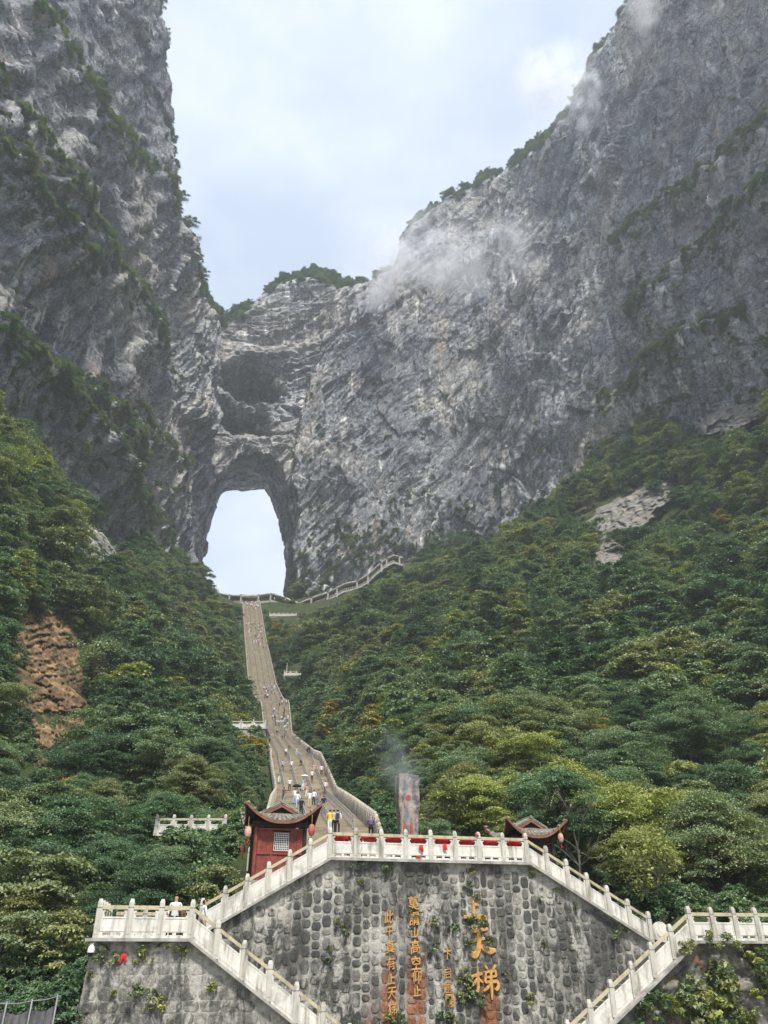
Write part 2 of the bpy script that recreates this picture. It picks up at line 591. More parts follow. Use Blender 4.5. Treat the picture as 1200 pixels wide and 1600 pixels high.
def cliff_disp(u, z, zc):
    """how far the rock stands out of the smooth wall, in metres along the wall's normal"""
    wx, wz = 9 * vnoise2(u / 38, z / 38, 5), 9 * vnoise2(u / 38, z / 38, 6)
    left = u < U_CORNER
    # the beds are inclined: shear the plane so that blocks lean along them
    # the buttress right of the gate stands forward of the knob above it; its edge leans to the right as it climbs
    ue = U_EDGE0 + np.interp(z, [200, 290, 372, 465], [2.0, -3.0, 6.0, 36.0]) + 5 * fbm2(z / 26, z * 0 + u * 0.0, 3, 98)
    knob = (~left) & (u < ue)
    th = np.where(left, math.radians(66), np.where(knob & (z > 300), math.radians(10), math.radians(58)))
    uu, zz = (u + wx) * np.cos(th) + (z + wz) * np.sin(th), -(u + wx) * np.sin(th) + (z + wz) * np.cos(th)
    d = 9.0 * fbm2(u / 75, z / 110, 3, 31)
    f, e = facets(uu / 38, zz / 20, 40, 1.2)
    d += 4.2 * f
    f, e = facets(uu / 27, zz / 5.4, 50, 1.1)
    d += 2.5 * f - 0.9 * np.exp(-(e / 0.07) ** 2) * sstep(0.0, 0.4, vnoise2(u / 25, z / 25, 55))
    f, e = facets(uu / 10 + 0.3 * f, zz / 2.6, 60, 1.1)
    d += 1.2 * f - 0.4 * np.exp(-(e / 0.1) ** 2)
    f, e = facets(uu / 4.2, zz / 1.5, 70, 1.2)
    d += 0.65 * f
    # bedding: sheets of rock standing proud one over another
    b = (zz + 0.25 * u * np.where(left, 1, -1)) / 13 + 0.8 * vnoise2(u / 50, z / 50, 9)
    d += 1.5 * (np.abs((b % 1.0) - 0.5) * 2 - 0.5) * (0.4 + sstep(-0.1, 0.3, vnoise2(u / 60, z / 45, 12)))
    # long sheets of rock broken off along the beds, and joints that cut across them
    q = zz / 10.5 + 0.9 * vnoise2(uu / 60, zz / 30, 57)
    on = sstep(-0.12, 0.25, vnoise2(uu / 55, zz / 40, 58))
    d += 3.4 * ((q % 1.0) - 0.5) * on
    q = uu / 27 + 0.8 * vnoise2(uu / 50, zz / 50, 59)
    d += 2.0 * ((q % 1.0) - 0.5) * sstep(-0.05, 0.3, vnoise2(uu / 45, zz / 45, 61))
    q = zz / 4.3 + 1.1 * vnoise2(uu / 30, zz / 14, 63)
    d += 1.5 * ((q % 1.0) - 0.5) * sstep(-0.2, 0.2, vnoise2(uu / 30, zz / 22, 64))
    q = 1 - 2 * np.abs(vnoise2((u + 0.15 * wx) / 9, z / 70, 65))
    d += 3.0 * (q - 0.6) * sstep(-0.15, 0.25, vnoise2(u / 50, z / 60, 66)) * (~left)
    d = d * (0.75 + 0.9 * np.abs(vnoise2(u / 70, z / 70, 62)))
    d += 0.55 * fbm2(u / 4, z / 6, 3, 80)
    for (u0, z0, u1, z1, dep) in LEDGES:
        k = (u - u0) / (u1 - u0)
        zl = z0 + (z1 - z0) * k + 7 * vnoise2(u / 22, u * 0, 91) + 3 * vnoise2(u / 7, u * 0, 92)
        on = sstep(-0.04, 0.06, k) * sstep(1.04, 0.94, k)
        below = (zl - z)
        d += on * dep * np.where(below > 0, np.exp(-below / 26), np.exp(below / 1.6) * 0) * sstep(-1.5, 1.5, below)
    d += 17 * sstep(-4, 7, u - ue) * sstep(120, 40, u - ue) * (~left)
    d += 8 * sstep(-85, -30, u - U_CORNER) * sstep(-4, -12, u - U_CORNER - 5 * vnoise2(z / 20, z * 0 + 7.3, 99)) * sstep(270, 310, z)
    # deep hollows under overhangs above the gate
    for (x, Y, z0, ru, rz, dep) in ((-94, 433, 362, 22, 20, 44), (-99, 433, 324, 20, 12, 30), (-40, 429, 398, 9, 6, 6), (-66, 434, 333, 7, 5, 5), (126, 312, 410, 6, 10, 8), (-125, 150, 246, 6, 7, 6), (-125, 232, 290, 10, 6, 6)):
        uc = u_of(x, Y)
        a, c = (u - uc) / ru + 0.38 * fbm2(z / 13, u / 13, 3, 95) + 0.25 * (z - z0) / rz, (z - z0) / rz + 0.45 * fbm2(u / 14, z / 14, 3, 96)
        top = sstep(1.0, 0.8, c) * sstep(-1.7, 0.7, c)
        d -= dep * top * sstep(1.0, 0.35, np.abs(a)) * (1 + 0.5 * vnoise2(u / 6, z / 3.5, 97))
    # a thick brow and sill round those hollows
    uc = u_of(-94, 433)
    d += 6 * np.exp(-((u - uc) / 20) ** 2) * (np.exp(-((z - 390) / 7) ** 2) + 1.1 * np.exp(-((z - 341) / 4) ** 2) + 1.0 * np.exp(-((z - 304) / 8) ** 2))
    return d


def wall_point(u, z, back=0.0):
    """world position of the undisplaced wall, and its normal toward the gorge"""
    x, Y = catmull(u, PLAN[:, 0]), catmull(u, PLAN[:, 1])
    e = 0.5
    tx, ty = catmull(np.minimum(u + e, U_LEN), PLAN[:, 0]) - catmull(np.maximum(u - e, 0), PLAN[:, 0]), catmull(np.minimum(u + e, U_LEN), PLAN[:, 1]) - catmull(np.maximum(u - e, 0), PLAN[:, 1])
    L = np.hypot(tx, ty)
    return x, Y, ty / L, -tx / L


# outline of the gate on the wall, as (x, z)
ARCH = np.array([(-112, 170), (-116, 200), (-120, 225), (-119, 248), (-114, 268), (-107, 283), (-98, 292), (-86, 296), (-75, 294), (-68, 284), (-63, 266), (-60, 240), (-59, 210), (-60, 170)], dtype=float)
EXIT = np.array([(-126, 170), (-131, 200), (-130, 246), (-127, 278), (-122, 299), (-118, 302), (-105, 302), (-91, 303), (-88, 299), (-80, 280), (-73, 252), (-70, 230), (-71, 205), (-74, 170)], dtype=float)


def in_poly(px, py, poly):
    r = np.zeros(px.shape, bool)
    j = len(poly) - 1
    for i in range(len(poly)):
        xi, yi, xj, yj = *poly[i], *poly[j]
        r ^= ((yi > py) != (yj > py)) & (px < (xj - xi) * (py - yi) / (yj - yi + 1e-12) + xi)
        j = i
    return r


def build_cliffs():
    dens = 1.0
    nu, nv, nb = int(1150 * dens), int(500 * dens), 26
    # finer columns where the wall is in view and faces the camera
    u = np.cumsum(np.interp(np.linspace(0, U_LEN, nu), [0, u_of(-135, 110), u_of(-125, 195), U_CORNER, u_of(142, 262), u_of(165, 165), U_LEN], [5, 3, 0.95, 0.85, 0.85, 1.4, 6]))
    u = (u - u[0]) / (u[-1] - u[0]) * U_LEN
    zb, zc = catmull(u, PLAN[:, 2]) - 32, catmull(u, PLAN[:, 3])
    zc = zc + 7 * vnoise2(u / 23, u * 0 + 0.5, 201) + 4 * vnoise2(u / 8, u * 0 + 0.5, 202)
    zc = np.clip(zc, zb + 60, 575)
    x, Y, nx, ny = wall_point(u, None)
    t = np.linspace(0, 1, nv)[:, None]
    Z = zb[None] + (zc - zb)[None] * t
    U = np.repeat(u[None], nv, 0)
    D = cliff_disp(U, Z, zc[None])
    # lean back a little, and round off toward the crest
    h = (Z - zb[None])
    lean = np.where(u[None] < U_CORNER, 0.0, 0.018) * h
    rnd = np.where(u[None] < U_CORNER, 5, 9) * sstep(26, 0, zc[None] - Z) ** 1.6
    fade = sstep(1.0, 0.9, t)
    off = D * (0.35 + 0.65 * fade) - lean - rnd
    V = np.stack([x[None] + nx[None] * off, Y[None] + ny[None] * off, Z], -1)
    # the top of the mountain: on behind the crest
    last = V[-1]
    k = np.linspace(0, 1, nb + 1)[1:, None]
    bo = 75 * k ** 1.3
    zt = last[None, :, 2] + 10 * np.sin(k * 1.6) + 3.0 * fbm2(U[:1] / 14 + 0 * k, k * 6 + 0 * U[:1], 3, 210) * np.minimum(1, 6 * k)
    top = np.stack([last[None, :, 0] - nx[None] * bo, last[None, :, 1] - ny[None] * bo, zt], -1)
    V = np.concatenate([V, top], 0)
    nr, nc = V.shape[:2]
    Fq = grid_faces(nr, nc)[:, ::-1]
    # open the gate
    cx, cz = V[..., 0].ravel(), V[..., 2].ravel()
    back = ((U[0] > u_of(-121, 418)) & (U[0] < U_RIGHT))
    inside = in_poly(cx + 2.2 * vnoise2(cx / 5, cz / 5, 301), cz + 2.2 * vnoise2(cx / 5, cz / 5, 302), ARCH) & np.tile(back, nr)
    Fq = Fq[~inside[Fq].any(1)]
    me = mesh_np("cliff", V.reshape(-1, 3), Fq, [M['rock']])
    o = link("cliff", me)
    tag(o, kind='structure')
    return u, zc, V[:nv], nx, ny


def resample(poly, n):
    s = np.r_[0, np.cumsum(np.hypot(*np.diff(poly, axis=0).T))]
    q = np.linspace(0, s[-1], n)
    return np.stack([np.interp(q, s, poly[:, 0]), np.interp(q, s, poly[:, 1])], -1)


def build_tunnel():
    n, m = 220, 90
    a, b = resample(ARCH, n), resample(EXIT, n)
    k = np.linspace(-0.06, 1, m)
    kk = np.clip(k, 0, 1)[:, None]
    P = a[None] * (1 - kk[..., None]) + b[None] * kk[..., None]
    c = P.mean(1, keepdims=True)
    flare = 1.05 + 0.5 * np.clip(-k, 0, 1)[:, None, None] / 0.06 * 0.35
    r = P - c
    ang = np.arange(n)[None] / n * 40 + 0 * kk
    dd = 3.2 * facets(ang / 3.1, kk * 66 / 8 + 0 * ang, 410, 1.2)[0] + 1.4 * facets(ang / 1.2, kk * 66 / 3.2 + 0 * ang, 420, 1.2)[0] + 1.5 * fbm2(ang / 2, kk * 9 + 0 * ang, 3, 430)
    ln = np.linalg.norm(r, axis=-1, keepdims=True)
    P = c + r * flare * (1 + dd[..., None] / ln)
    Yc = 437 + 60 * np.clip(k, 0, 1)
    V = np.stack([P[..., 0], np.repeat(Yc[:, None], n, 1) + 1.5 * vnoise2(ang, kk * 9 + 0 * ang, 440), P[..., 1]], -1)
    me = mesh_np("cave_tunnel", V.reshape(-1, 3), grid_faces(m, n), [M['rock']])
    tag(link("cave_tunnel", me), kind='structure')
    # its floor of earth and rubble
    gx, gy = np.meshgrid(np.linspace(-140, -50, 60), np.linspace(418, 505, 40))
    gz = 178 + 2.0 * fbm2(gx / 9, gy / 9, 3, 450) + np.clip((420 - gy) * 0.5, -5, 5) * 0
    me = mesh_np("cave_floor", np.stack([gx, gy, gz], -1).reshape(-1, 3), grid_faces(40, 60), [M['soil']])
    tag(link("cave_floor", me), kind='structure')


CL_U, CL_ZC, CL_V, CL_NX, CL_NY = build_cliffs()
build_tunnel()

# ------------------------------------------------------------------ terrain under the forest
CTRL = [(-20, 38, -2.0), (-15, 46, 0.0), (-27, 61, 3.7), (-30, 45, -1), (-47, 96, 23.6), (-75, 136, 64), (-90, 148, 100), (-33, 105, 18), (-47, 188, 52), (-77, 218, 84), (-60, 150, 48), (-25, 80, 11),
        (-56, 126, 39), (7.5, 93, 19), (30, 119, 34), (28, 90, 16), (40, 86, 12), (30, 67, 5), (20, 55, 3.0), (18, 209, 78), (52, 195, 84), (110, 200, 96), (112, 262, 152), (143, 229, 168), (58, 139, 42), (90, 150, 62),
        (66, 355, 178), (11, 399, 190), (-17, 373, 156), (10, 48, 3.6), (-40, 300, 104), (0, 300, 128), (60, 270, 138), (-30, 410, 182), (-95, 300, 128), (-90, 385, 170), (-105, 405, 184), (22, 45, 0.5), (30, 50, 0),
        (170, 90, 120), (-150, 60, 70), (-60, 30, -4.5), (60, 30, -4.5), (-60, -60, -4.5), (60, -60, -4.5), (0, -60, -4.5), (0, 20, -4.5), (-90, 20, 5), (95, 20, 5), (70, 70, 15), (-70, 70, 22),
        (-185, -60, 50), (215, -60, 80), (-120, -60, 10), (140, -60, 15)]
for r in PLAN[2:-2]:
    CTRL.append((r[0], r[1], r[2] + 3))
for Y in (60, 75, 90, 106, 127, 150, 175, 200, 217, 240, 262, 285, 310, 332, 355, 380, 400):
    for f in (-0.15, 1.15):
        CTRL.append((st_l(Y) * (1 - f) + st_r(Y) * f, Y, st_z(Y) - 0.6))
CTRL = np.array(CTRL, dtype=float)
_d = np.hypot(CTRL[:, None, 0] - CTRL[None, :, 0], CTRL[:, None, 1] - CTRL[None, :, 1])
_A = np.zeros((len(CTRL) + 3,) * 2)
_A[:-3, :-3] = _d + 0 * np.eye(len(CTRL))
_A[:-3, -3:] = np.c_[np.ones(len(CTRL)), CTRL[:, :2]]
_A[-3:, :-3] = _A[:-3, -3:].T
_W = np.linalg.solve(_A + 1e-6 * np.eye(len(_A)), np.r_[CTRL[:, 2], 0, 0, 0])

TX, TY = np.arange(-215, 240.1, 1.6), np.arange(-80, 442.1, 1.6)


def ground_raw(x, Y):
    z = _W[-3] + _W[-2] * x + _W[-1] * Y
    for i in range(len(CTRL)):
        z = z + _W[i] * np.hypot(x - CTRL[i, 0], Y - CTRL[i, 1])
    return z


def _terrain_grid():
    gx, gy = np.meshgrid(TX, TY)
    z = ground_raw(gx, gy)
    for _ in range(3):
        zp = np.pad(z, 1, mode='edge')
        z = (zp[:-2, 1:-1] + zp[2:, 1:-1] + zp[1:-1, :-2] + zp[1:-1, 2:] + 4 * z) / 8
    rough = sstep(45, 80, gy)
    z = z + rough * (4.0 * fbm2(gx / 34, gy / 34, 3, 501) + 1.2 * fbm2(gx / 8, gy / 8, 3, 502))
    # flat platform behind the upper balustrade, and a bench for the stairway
    zs, l, r = st_z(gy), st_l(gy), st_r(gy)
    dist = np.maximum(np.maximum(l - gx, gx - r), 0)
    w = sstep(6.0, 1.5, dist) * ((gy > 42) & (gy < 408))
    z = z * (1 - w) + np.minimum(z, zs - 0.9) * w
    up = sstep(9, 1.0, dist) * ((gy > 56) & (gy < 408))
    z = np.where((dist > 0), np.maximum(z, z * (1 - up) + (zs - 1.0) * up), z)
    ca, sa = math.cos(math.radians(13)), math.sin(math.radians(13))
    a, c = (gx - 2.27) * ca + (gy - 40.26) * sa, -(gx - 2.27) * sa + (gy - 40.26) * ca
    cap = np.where(np.abs(a) < 5, 3.6, np.maximum(3.98 - (np.abs(a) - 4.93) * 0.515, 0.6) - 0.9)
    z = np.where((np.abs(a) < 12.5) & (c < 7), np.minimum(z, cap), z)
    near = sstep(2.2, 0.4, c) * (np.abs(a) < 12.5) + sstep(0.5, -2.2, c) * (np.abs(a) >= 12.5) * (a < 34) * (a > 0) + sstep(-3.0, -4.6, c) * (a <= -12.5)
    near = np.where((a < -12.4) & (a > -14.7), sstep(1.0, -0.6, c), near)
    z = z * (1 - near) + np.minimum(z, -4.58) * near
    return gx, gy, z


GX, GY, GZ = _terrain_grid()


def ground(x, Y):
    x, Y = np.asarray(x, float), np.asarray(Y, float)
    i = np.clip((x - TX[0]) / 1.6, 0, len(TX) - 1.001)
    j = np.clip((Y - TY[0]) / 1.6, 0, len(TY) - 1.001)
    i0, j0 = i.astype(int), j.astype(int)
    fi, fj = i - i0, j - j0
    return (GZ[j0, i0] * (1 - fi) + GZ[j0, i0 + 1] * fi) * (1 - fj) + (GZ[j0 + 1, i0] * (1 - fi) + GZ[j0 + 1, i0 + 1] * fi) * fj


tag(link("hillside", mesh_np("hillside", np.stack([GX, GY, GZ], -1).reshape(-1, 3), grid_faces(*GX.shape), [M['soil']], smooth=True)), kind='structure')

# ------------------------------------------------------------------ trees
def leaf_quads(C, N, size, rng):
    """diamond leaves at the points C, facing roughly N"""
    n = len(C)
    A = rng.normal(size=(n, 3))
    A -= (A * N).sum(1, keepdims=True) * N
    A /= np.linalg.norm(A, axis=1, keepdims=True) + 1e-9
    B = np.cross(N, A)
    s = (size * rng.uniform(0.65, 1.35, n))[:, None]
    V = np.stack([C - A * s, C + B * s * 0.55 + N * s * 0.12, C + A * s, C - B * s * 0.55 + N * s * 0.12], 1).reshape(-1, 3)
    return V, np.arange(n * 4).reshape(n, 4)


def crown_points(rng, H, R, npad, per, base, flat, shape):
    """centres of leaf sprays set out over the crown, then the leaves of each spray"""
    pads = []
    for i in range(npad):
        h = base + (1 - base) * rng.uniform(0.0, 1.0) ** 0.85
        k = (h - base) / (1 - base)
        if shape == 'round': r = R * math.sqrt(max(0.03, 1 - (2 * k - 0.85) ** 2 / 1.45))
        elif shape == 'cone': r = R * (1.02 - k) ** 0.85
        elif shape == 'umbrella': r = R * (0.55 + 0.55 * k) * (1.0 if k < 0.85 else 0.75)
        else: r = R * (1 - 0.75 * k * k)
        rr = r * (0.35 + 0.65 * math.sqrt(rng.uniform()))
        th = rng.uniform(0, 2 * math.pi)
        wob = 1 + 0.34 * math.sin(2 * th + npad) + 0.26 * math.sin(3 * th + 2 * npad) + 0.18 * math.sin(5 * th + h * 9)
        pads.append((rr * wob * math.cos(th), rr * wob * math.sin(th), H * h, rng.uniform(0.55, 1.25)))
    C, N = [], []
    for (x, y, z, s) in pads:
        n = int(per * s)
        pr = 0.26 * R * s
        q = rng.normal(size=(n, 3)) * np.array((pr * rng.uniform(0.45, 0.8), pr * rng.uniform(0.45, 0.8), pr * flat * rng.uniform(0.6, 1.5)))
        # sprays droop toward their outer rim
        out = np.hypot(q[:, 0], q[:, 1])
        q[:, 2] -= 0.16 * out * out / max(pr, 0.1)
        C.append(q + (x, y, z))
        tilt = rng.normal(size=(n, 3)) * 0.55
        d = np.array((x, y, 0)) / (math.hypot(x, y) + 0.3) * 0.35
        nn = np.array((0, 0, 1.0)) + tilt + d
        N.append(nn / np.linalg.norm(nn, axis=1, keepdims=True))
    return np.concatenate(C), np.concatenate(N), pads


def limb_mesh(name, rng, H, pads, base, tr=0.16, nl=16, bare=False):
    b = MB()
    lean = rng.normal(size=2) * 0.04 * H
    top = np.array((lean[0], lean[1], H * 0.86))
    pts = [np.array((0, 0, -1.2)), np.array((0, 0, H * 0.12))]
    for k in (0.3, 0.5, 0.7, 1.0):
        pts.append(np.array((lean[0] * k + rng.normal() * 0.02 * H, lean[1] * k + rng.normal() * 0.02 * H, H * 0.86 * k)))
    b.tube(pts, [tr * 1.25, tr, tr * 0.8, tr * 0.62, tr * 0.42, tr * 0.12], 6)
    for (x, y, z, s) in pads[:nl]:
        z0 = max(H * base * 0.7, z - math.hypot(x, y) * 0.65)
        k = min(1, z0 / (H * 0.86))
        p = np.array((lean[0] * k, lean[1] * k, z0))
        q = np.array((x, y, z))
        m = p * 0.5 + q * 0.5 + np.array((0, 0, 0.06 * H)) + rng.normal(size=3) * 0.02 * H
        b.tube([p, m, q], [tr * 0.34, tr * 0.22, tr * 0.06], 4, False)
        if bare:
            for _ in range(7):
                e = rng.normal(size=3) * 0.16 * H + np.array((0, 0, 0.08 * H))
                f = rng.uniform(0.3, 1.0)
                p2 = m * (1 - f) + q * f
                b.tube([p2, p2 + e * 0.5 + rng.normal(size=3) * 0.02 * H, p2 + e], [tr * 0.12, tr * 0.08, tr * 0.03], 3, False)
    return b.mesh(name, M['bark'])


# kind: height, radius, sprays, leaves per spray, crown base, flatness of the sprays, shape, leaf size
SPEC = [(9.0, 4.2, 46, 230, 0.22, 0.13, 'round', 0.20), (8.0, 4.9, 34, 300, 0.30, 0.10, 'umbrella', 0.20), (10.5, 3.6, 52, 210, 0.20, 0.16, 'dome', 0.19), (7.0, 3.8, 40, 230, 0.12, 0.15, 'round', 0.19),
        (11.5, 3.3, 60, 160, 0.10, 0.09, 'cone', 0.19), (9.5, 4.0, 34, 60, 0.26, 0.16, 'round', 0.19), (6.0, 3.4, 36, 230, 0.06, 0.18, 'dome', 0.18), (9.5, 4.5, 54, 210, 0.18, 0.12, 'dome', 0.20)]
TREES = []
for k, (H, R, npad, per, base, flat, shape, ls) in enumerate(SPEC):
    rng = np.random.default_rng(100 + k)
    C, N, pads = crown_points(rng, H, R, npad, per, base, flat, shape)
    V, Fq = leaf_quads(C, N, ls, rng)
    TREES.append((mesh_np("crown", V, Fq, [M['leaf']]), limb_mesh("trunk", rng, H, pads, base), H, R))
# trees that stand close get leaves of their true size
for k, b_ in enumerate((0, 1, 3, 7)):
    H, R, npad, per, base, flat, shape, ls = SPEC[b_]
    rng = np.random.default_rng(160 + k)
    C, N, pads = crown_points(rng, H, R, int(npad * 1.3), int(per * 2.6), base, flat, shape)
    V, Fq = leaf_quads(C, N, ls * 0.52, rng)
    TREES.append((mesh_np("crown", V, Fq, [M['leaf']]), limb_mesh("trunk", rng, H, pads, base, 0.15, 26), H, R))
# shrubs: low, no trunk to speak of
SHRUBS = []
for k, (H, R, npad, per, flat, ls) in enumerate([(2.6, 1.9, 22, 170, 0.3, 0.14), (1.9, 2.2, 20, 170, 0.3, 0.14), (3.4, 1.7, 24, 170, 0.25, 0.14)]):
    rng = np.random.default_rng(200 + k)
    C, N, pads = crown_points(rng, H, R, npad, per, 0.02, flat, 'dome')
    V, Fq = leaf_quads(C, N, ls, rng)
    SHRUBS.append(mesh_np("shrub", V, Fq, [M['leaf']]))

# where trees stand: a jittered grid over the slopes
SP = 5.3
gx, gy = np.meshgrid(np.arange(-185, 215, SP), np.arange(112, 436, SP))
g2, h2 = np.meshgrid(np.arange(-90, 110, 3.3), np.arange(44, 113, 3.3))
gs = np.r_[np.full(gx.size, SP), np.full(g2.size, 3.3)]
gx, gy = np.r_[gx.ravel(), g2.ravel()], np.r_[gy.ravel(), h2.ravel()]
px_, py_ = gx + RNG.uniform(-0.6, 0.6, gx.size) * gs, gy + RNG.uniform(-0.6, 0.6, gx.size) * gs
l, r = st_l(py_), st_r(py_)
ok = ((px_ < l - 2.6) | (px_ > r + 2.6) | (py_ > 424))
# not through the cliffs: on the gorge's side of the wall
wallpoly = np.stack([catmull(np.linspace(0, U_LEN, 400), PLAN[:, 0]), catmull(np.linspace(0, U_LEN, 400), PLAN[:, 1])], -1)
ok &= in_poly(px_, py_, wallpoly)
pz_ = ground(px_, py_)
# local frame of the masonry: keep its platform clear
a_ = (px_ - 2.27) * math.cos(math.radians(14)) + (py_ - 40.26) * math.sin(math.radians(14))
c_ = -(px_ - 2.27) * math.sin(math.radians(14)) + (py_ - 40.26) * math.cos(math.radians(14))
ok &= ~((a_ > -9.5) & (a_ < 10.5) & (c_ < 12.5)) & ~((c_ < 4.0) & (a_ > -16)) & ~((c_ < -3.5))
# the walkway and its terraces under the gate
ok &= ~((py_ > 398) & (px_ > -112) & (px_ < -52))
ix, iy, idep = project(np.stack([px_, py_, pz_ + 4], -1))
ok &= (ix > -140) & (ix < 1340) & (iy < 1760) & (idep > 5)
# the raw scar of a rockfall
sx, sy = (ix - 85) / 62, (iy - 1075) / 120
scar = (sx * sx + sy * sy < 1) & (px_ < -30)
ok &= ~scar
px_, py_, pz_, ix, iy, idep = (t[ok] for t in (px_, py_, pz_, ix, iy, idep))
NT_ = len(px_)
# colour of each tree: patches of like kinds
tone = 0.34 + 0.42 * fbm2(px_ / 22, py_ / 22, 3, 601) + RNG.normal(size=NT_) * 0.25
tone += 0.22 * (ix > 560) * sstep(1000, 1330, iy) + 0.14 * (ix < 120) * sstep(900, 700, iy) - 0.10 * (ix < 420) * sstep(1000, 1200, iy) * sstep(60, 160, ix)
tone += 0.05 * sstep(1150, 1000, iy)
tone = np.clip(tone, 0.02, 0.90)
tone = np.where(RNG.uniform(size=NT_) < 0.007, 0.96, np.minimum(tone, 0.85))
kind = RNG.integers(0, len(SPEC), NT_)
scl = RNG.uniform(0.55, 1.7, NT_) * (1 + 0.45 * vnoise2(px_ / 20, py_ / 20, 602))
scl *= np.interp(pz_ - 0, [0, 60, 200], [0.85, 1.0, 0.95])
edge = np.minimum(np.abs(px_ - st_l(py_)), np.abs(px_ - st_r(py_)))
scl *= np.where(py_ < 424, 0.45 + 0.55 * sstep(2, 12, edge), 1)
scl *= np.interp(py_, [44, 60, 105, 125], [0.50, 0.56, 0.68, 0.9])
rot = RNG.uniform(0, 6.283, NT_)


def visible_sizes(X, Y, Z, H, R):
    """rough share of the picture each tree takes: discs painted from far to near into a small depth picture"""
    cx, cy, dp = project(np.stack([X, Y, Z + H * 0.55], -1))
    buf = np.full((200, 150), -1)
    order = np.argsort(-dp)
    for i in order:
        rr = F * R[i] / dp[i] / 8
        u, v = cx[i] / 8, cy[i] / 8
        a0, a1, b0, b1 = int(max(0, u - rr)), int(min(149, u + rr)), int(max(0, v - rr)), int(min(199, v + rr))
        if a1 < a0 or b1 < b0: continue
        yy, xx = np.mgrid[b0:b1 + 1, a0:a1 + 1]
        m = (xx - u) ** 2 + (yy - v) ** 2 <= rr * rr
        buf[b0:b1 + 1, a0:a1 + 1][m] = i
    # the masonry hides what is low
    buf[182:, 38:] = -1
    return np.bincount(buf[buf >= 0], minlength=len(X))


# keep the walkway, the stairway's right edge and the small terraces in sight: no crown may rise in front of them
Hs = np.array([t[2] for t in TREES])[kind] * scl
tx, ty, td = project(np.stack([px_, py_, pz_ + Hs], -1))
rad = F * 4.0 * scl / td
wy = np.interp(ix, [320, 380, 440, 468, 500, 540, 590, 610, 640], [935, 945, 956, 962, 950, 935, 905, 893, 893])
drop = (py_ < 412) & (ix > 325) & (ix < 645) & (ty < wy) & (py_ > 240)
rx = np.interp(iy, [930, 1072, 1100, 1145, 1165, 1180, 1240, 1300], [406, 437, 453, 458, 468, 508, 527, 590])
drop |= (px_ > st_r(py_)) & (ix - rad * 0.75 < rx) & (iy < 1300) & (py_ < 405)
lx = np.interp(iy, [930, 1000, 1072, 1140, 1180, 1240, 1300], [374, 392, 412, 414, 424, 431, 440])
drop |= (px_ < st_l(py_)) & (ix + rad * 0.55 > lx) & (iy < 1310) & (py_ < 405)
for (x0, x1, y0, y1, Yt) in ((350, 418, 1122, 1150, 149), (440, 475, 1030, 1064, 284), (414, 466, 948, 972, 394), (612, 660, 1205, 1300, 51), (374, 500, 1255, 1380, 44), (770, 890, 1262, 1330, 43)):
    drop |= (py_ < Yt + 2) & (ix + rad * 0.6 > x0) & (ix - rad * 0.6 < x1) & (ty < y1 - 4) & (iy > y0)
scx, scy = (ix - 80) / (58 + rad * 0.7), (np.minimum(ty, iy) * 0.5 + iy * 0.5 - 1062) / (132 + rad * 0.6)
drop |= (scx * scx + scy * scy < 1) & (px_ < -25) & (py_ < 134) & (py_ > 60)
for (ex_, ey_, rx_, ry_) in ((985, 800, 88, 30), (952, 866, 26, 30), (1140, 655, 66, 22), (150, 840, 46, 34)):
    drop |= (((ix - ex_) / (rx_ + rad * 0.4)) ** 2 + (((ty + iy) / 2 - ey_) / (ry_ + rad * 0.4)) ** 2 < 1)
keep = ~drop
px_, py_, pz_, ix, iy, idep, tone, kind, scl, rot = (t[keep] for t in (px_, py_, pz_, ix, iy, idep, tone, kind, scl, rot))
NT_ = len(px_)
Hs, Rs = np.array([t[2] for t in TREES])[kind] * scl, np.array([t[3] for t in TREES])[kind] * scl
vis = visible_sizes(px_, py_, pz_, Hs, Rs)
single = np.argsort(-vis)[:292]
is_single = np.zeros(NT_, bool)
is_single[single] = True
kind = np.where(is_single & (idep < 105), len(SPEC) + kind % 4, kind)

TONES = [(0.16, 'dark blue-green'), (0.32, 'deep green'), (0.48, 'mid green'), (0.64, 'olive green'), (0.80, 'yellowish green'), (2.0, 'autumn yellow')]
SHAPES = ['round-crowned', 'flat-topped', 'tall domed', 'low rounded', 'narrow pointed', 'thin spreading', 'small bushy', 'broad domed', 'round-crowned', 'flat-topped', 'low rounded', 'broad domed']


def zone(x, Y, u, v):
    if x < st_l(Y):
        if Y > 330: return 'close under the rock gate, left of the stairway'
        if v > 1290: return 'left of the red kiosk, low on the left bank'
        if u < 130: return 'at the left edge of the picture below the left cliff'
        if v < 960: return 'at the foot of the left cliff'
        if Y > 190: return 'beside the upper stairway on its left'
        return 'on the left slope between the rockfall scar and the stairway'
    if Y > 330: return 'below the covered walkway right of the rock gate'
    if v < 800: return 'high on the right under the right cliff'
    if v > 1280 and u > 880: return 'behind the right flight of white balustrades'
    if v > 1180 and u < 780: return 'behind the smoking stone pillar'
    if v > 1180: return 'above the roof of the right kiosk'
    if u > 1000: return 'at the right edge of the picture halfway up the slope'
    if u < 640: return 'beside the stairway on its right'
    return 'in the middle of the right slope'


for i in single:
    crown, trunk, H, R = TREES[kind[i]]
    tn = next(n for lim, n in TONES if tone[i] < lim)
    o = empty("broadleaf_tree" if kind[i] != 4 else "conifer_tree", (px_[i], py_[i], pz_[i] - 0.2), None, "tree", rz=rot[i])
    o.scale = (scl[i],) * 3
    zn = zone(px_[i], py_[i], ix[i], iy[i])
    o['label'] = f"{tn} {SHAPES[kind[i]]} tree {zn}"
    o['group'] = f"{tn} {SHAPES[kind[i]]} trees {zn}"
    c = link("crown", crown, o)
    c['tone'] = float(tone[i])
    link("trunk", trunk, o)


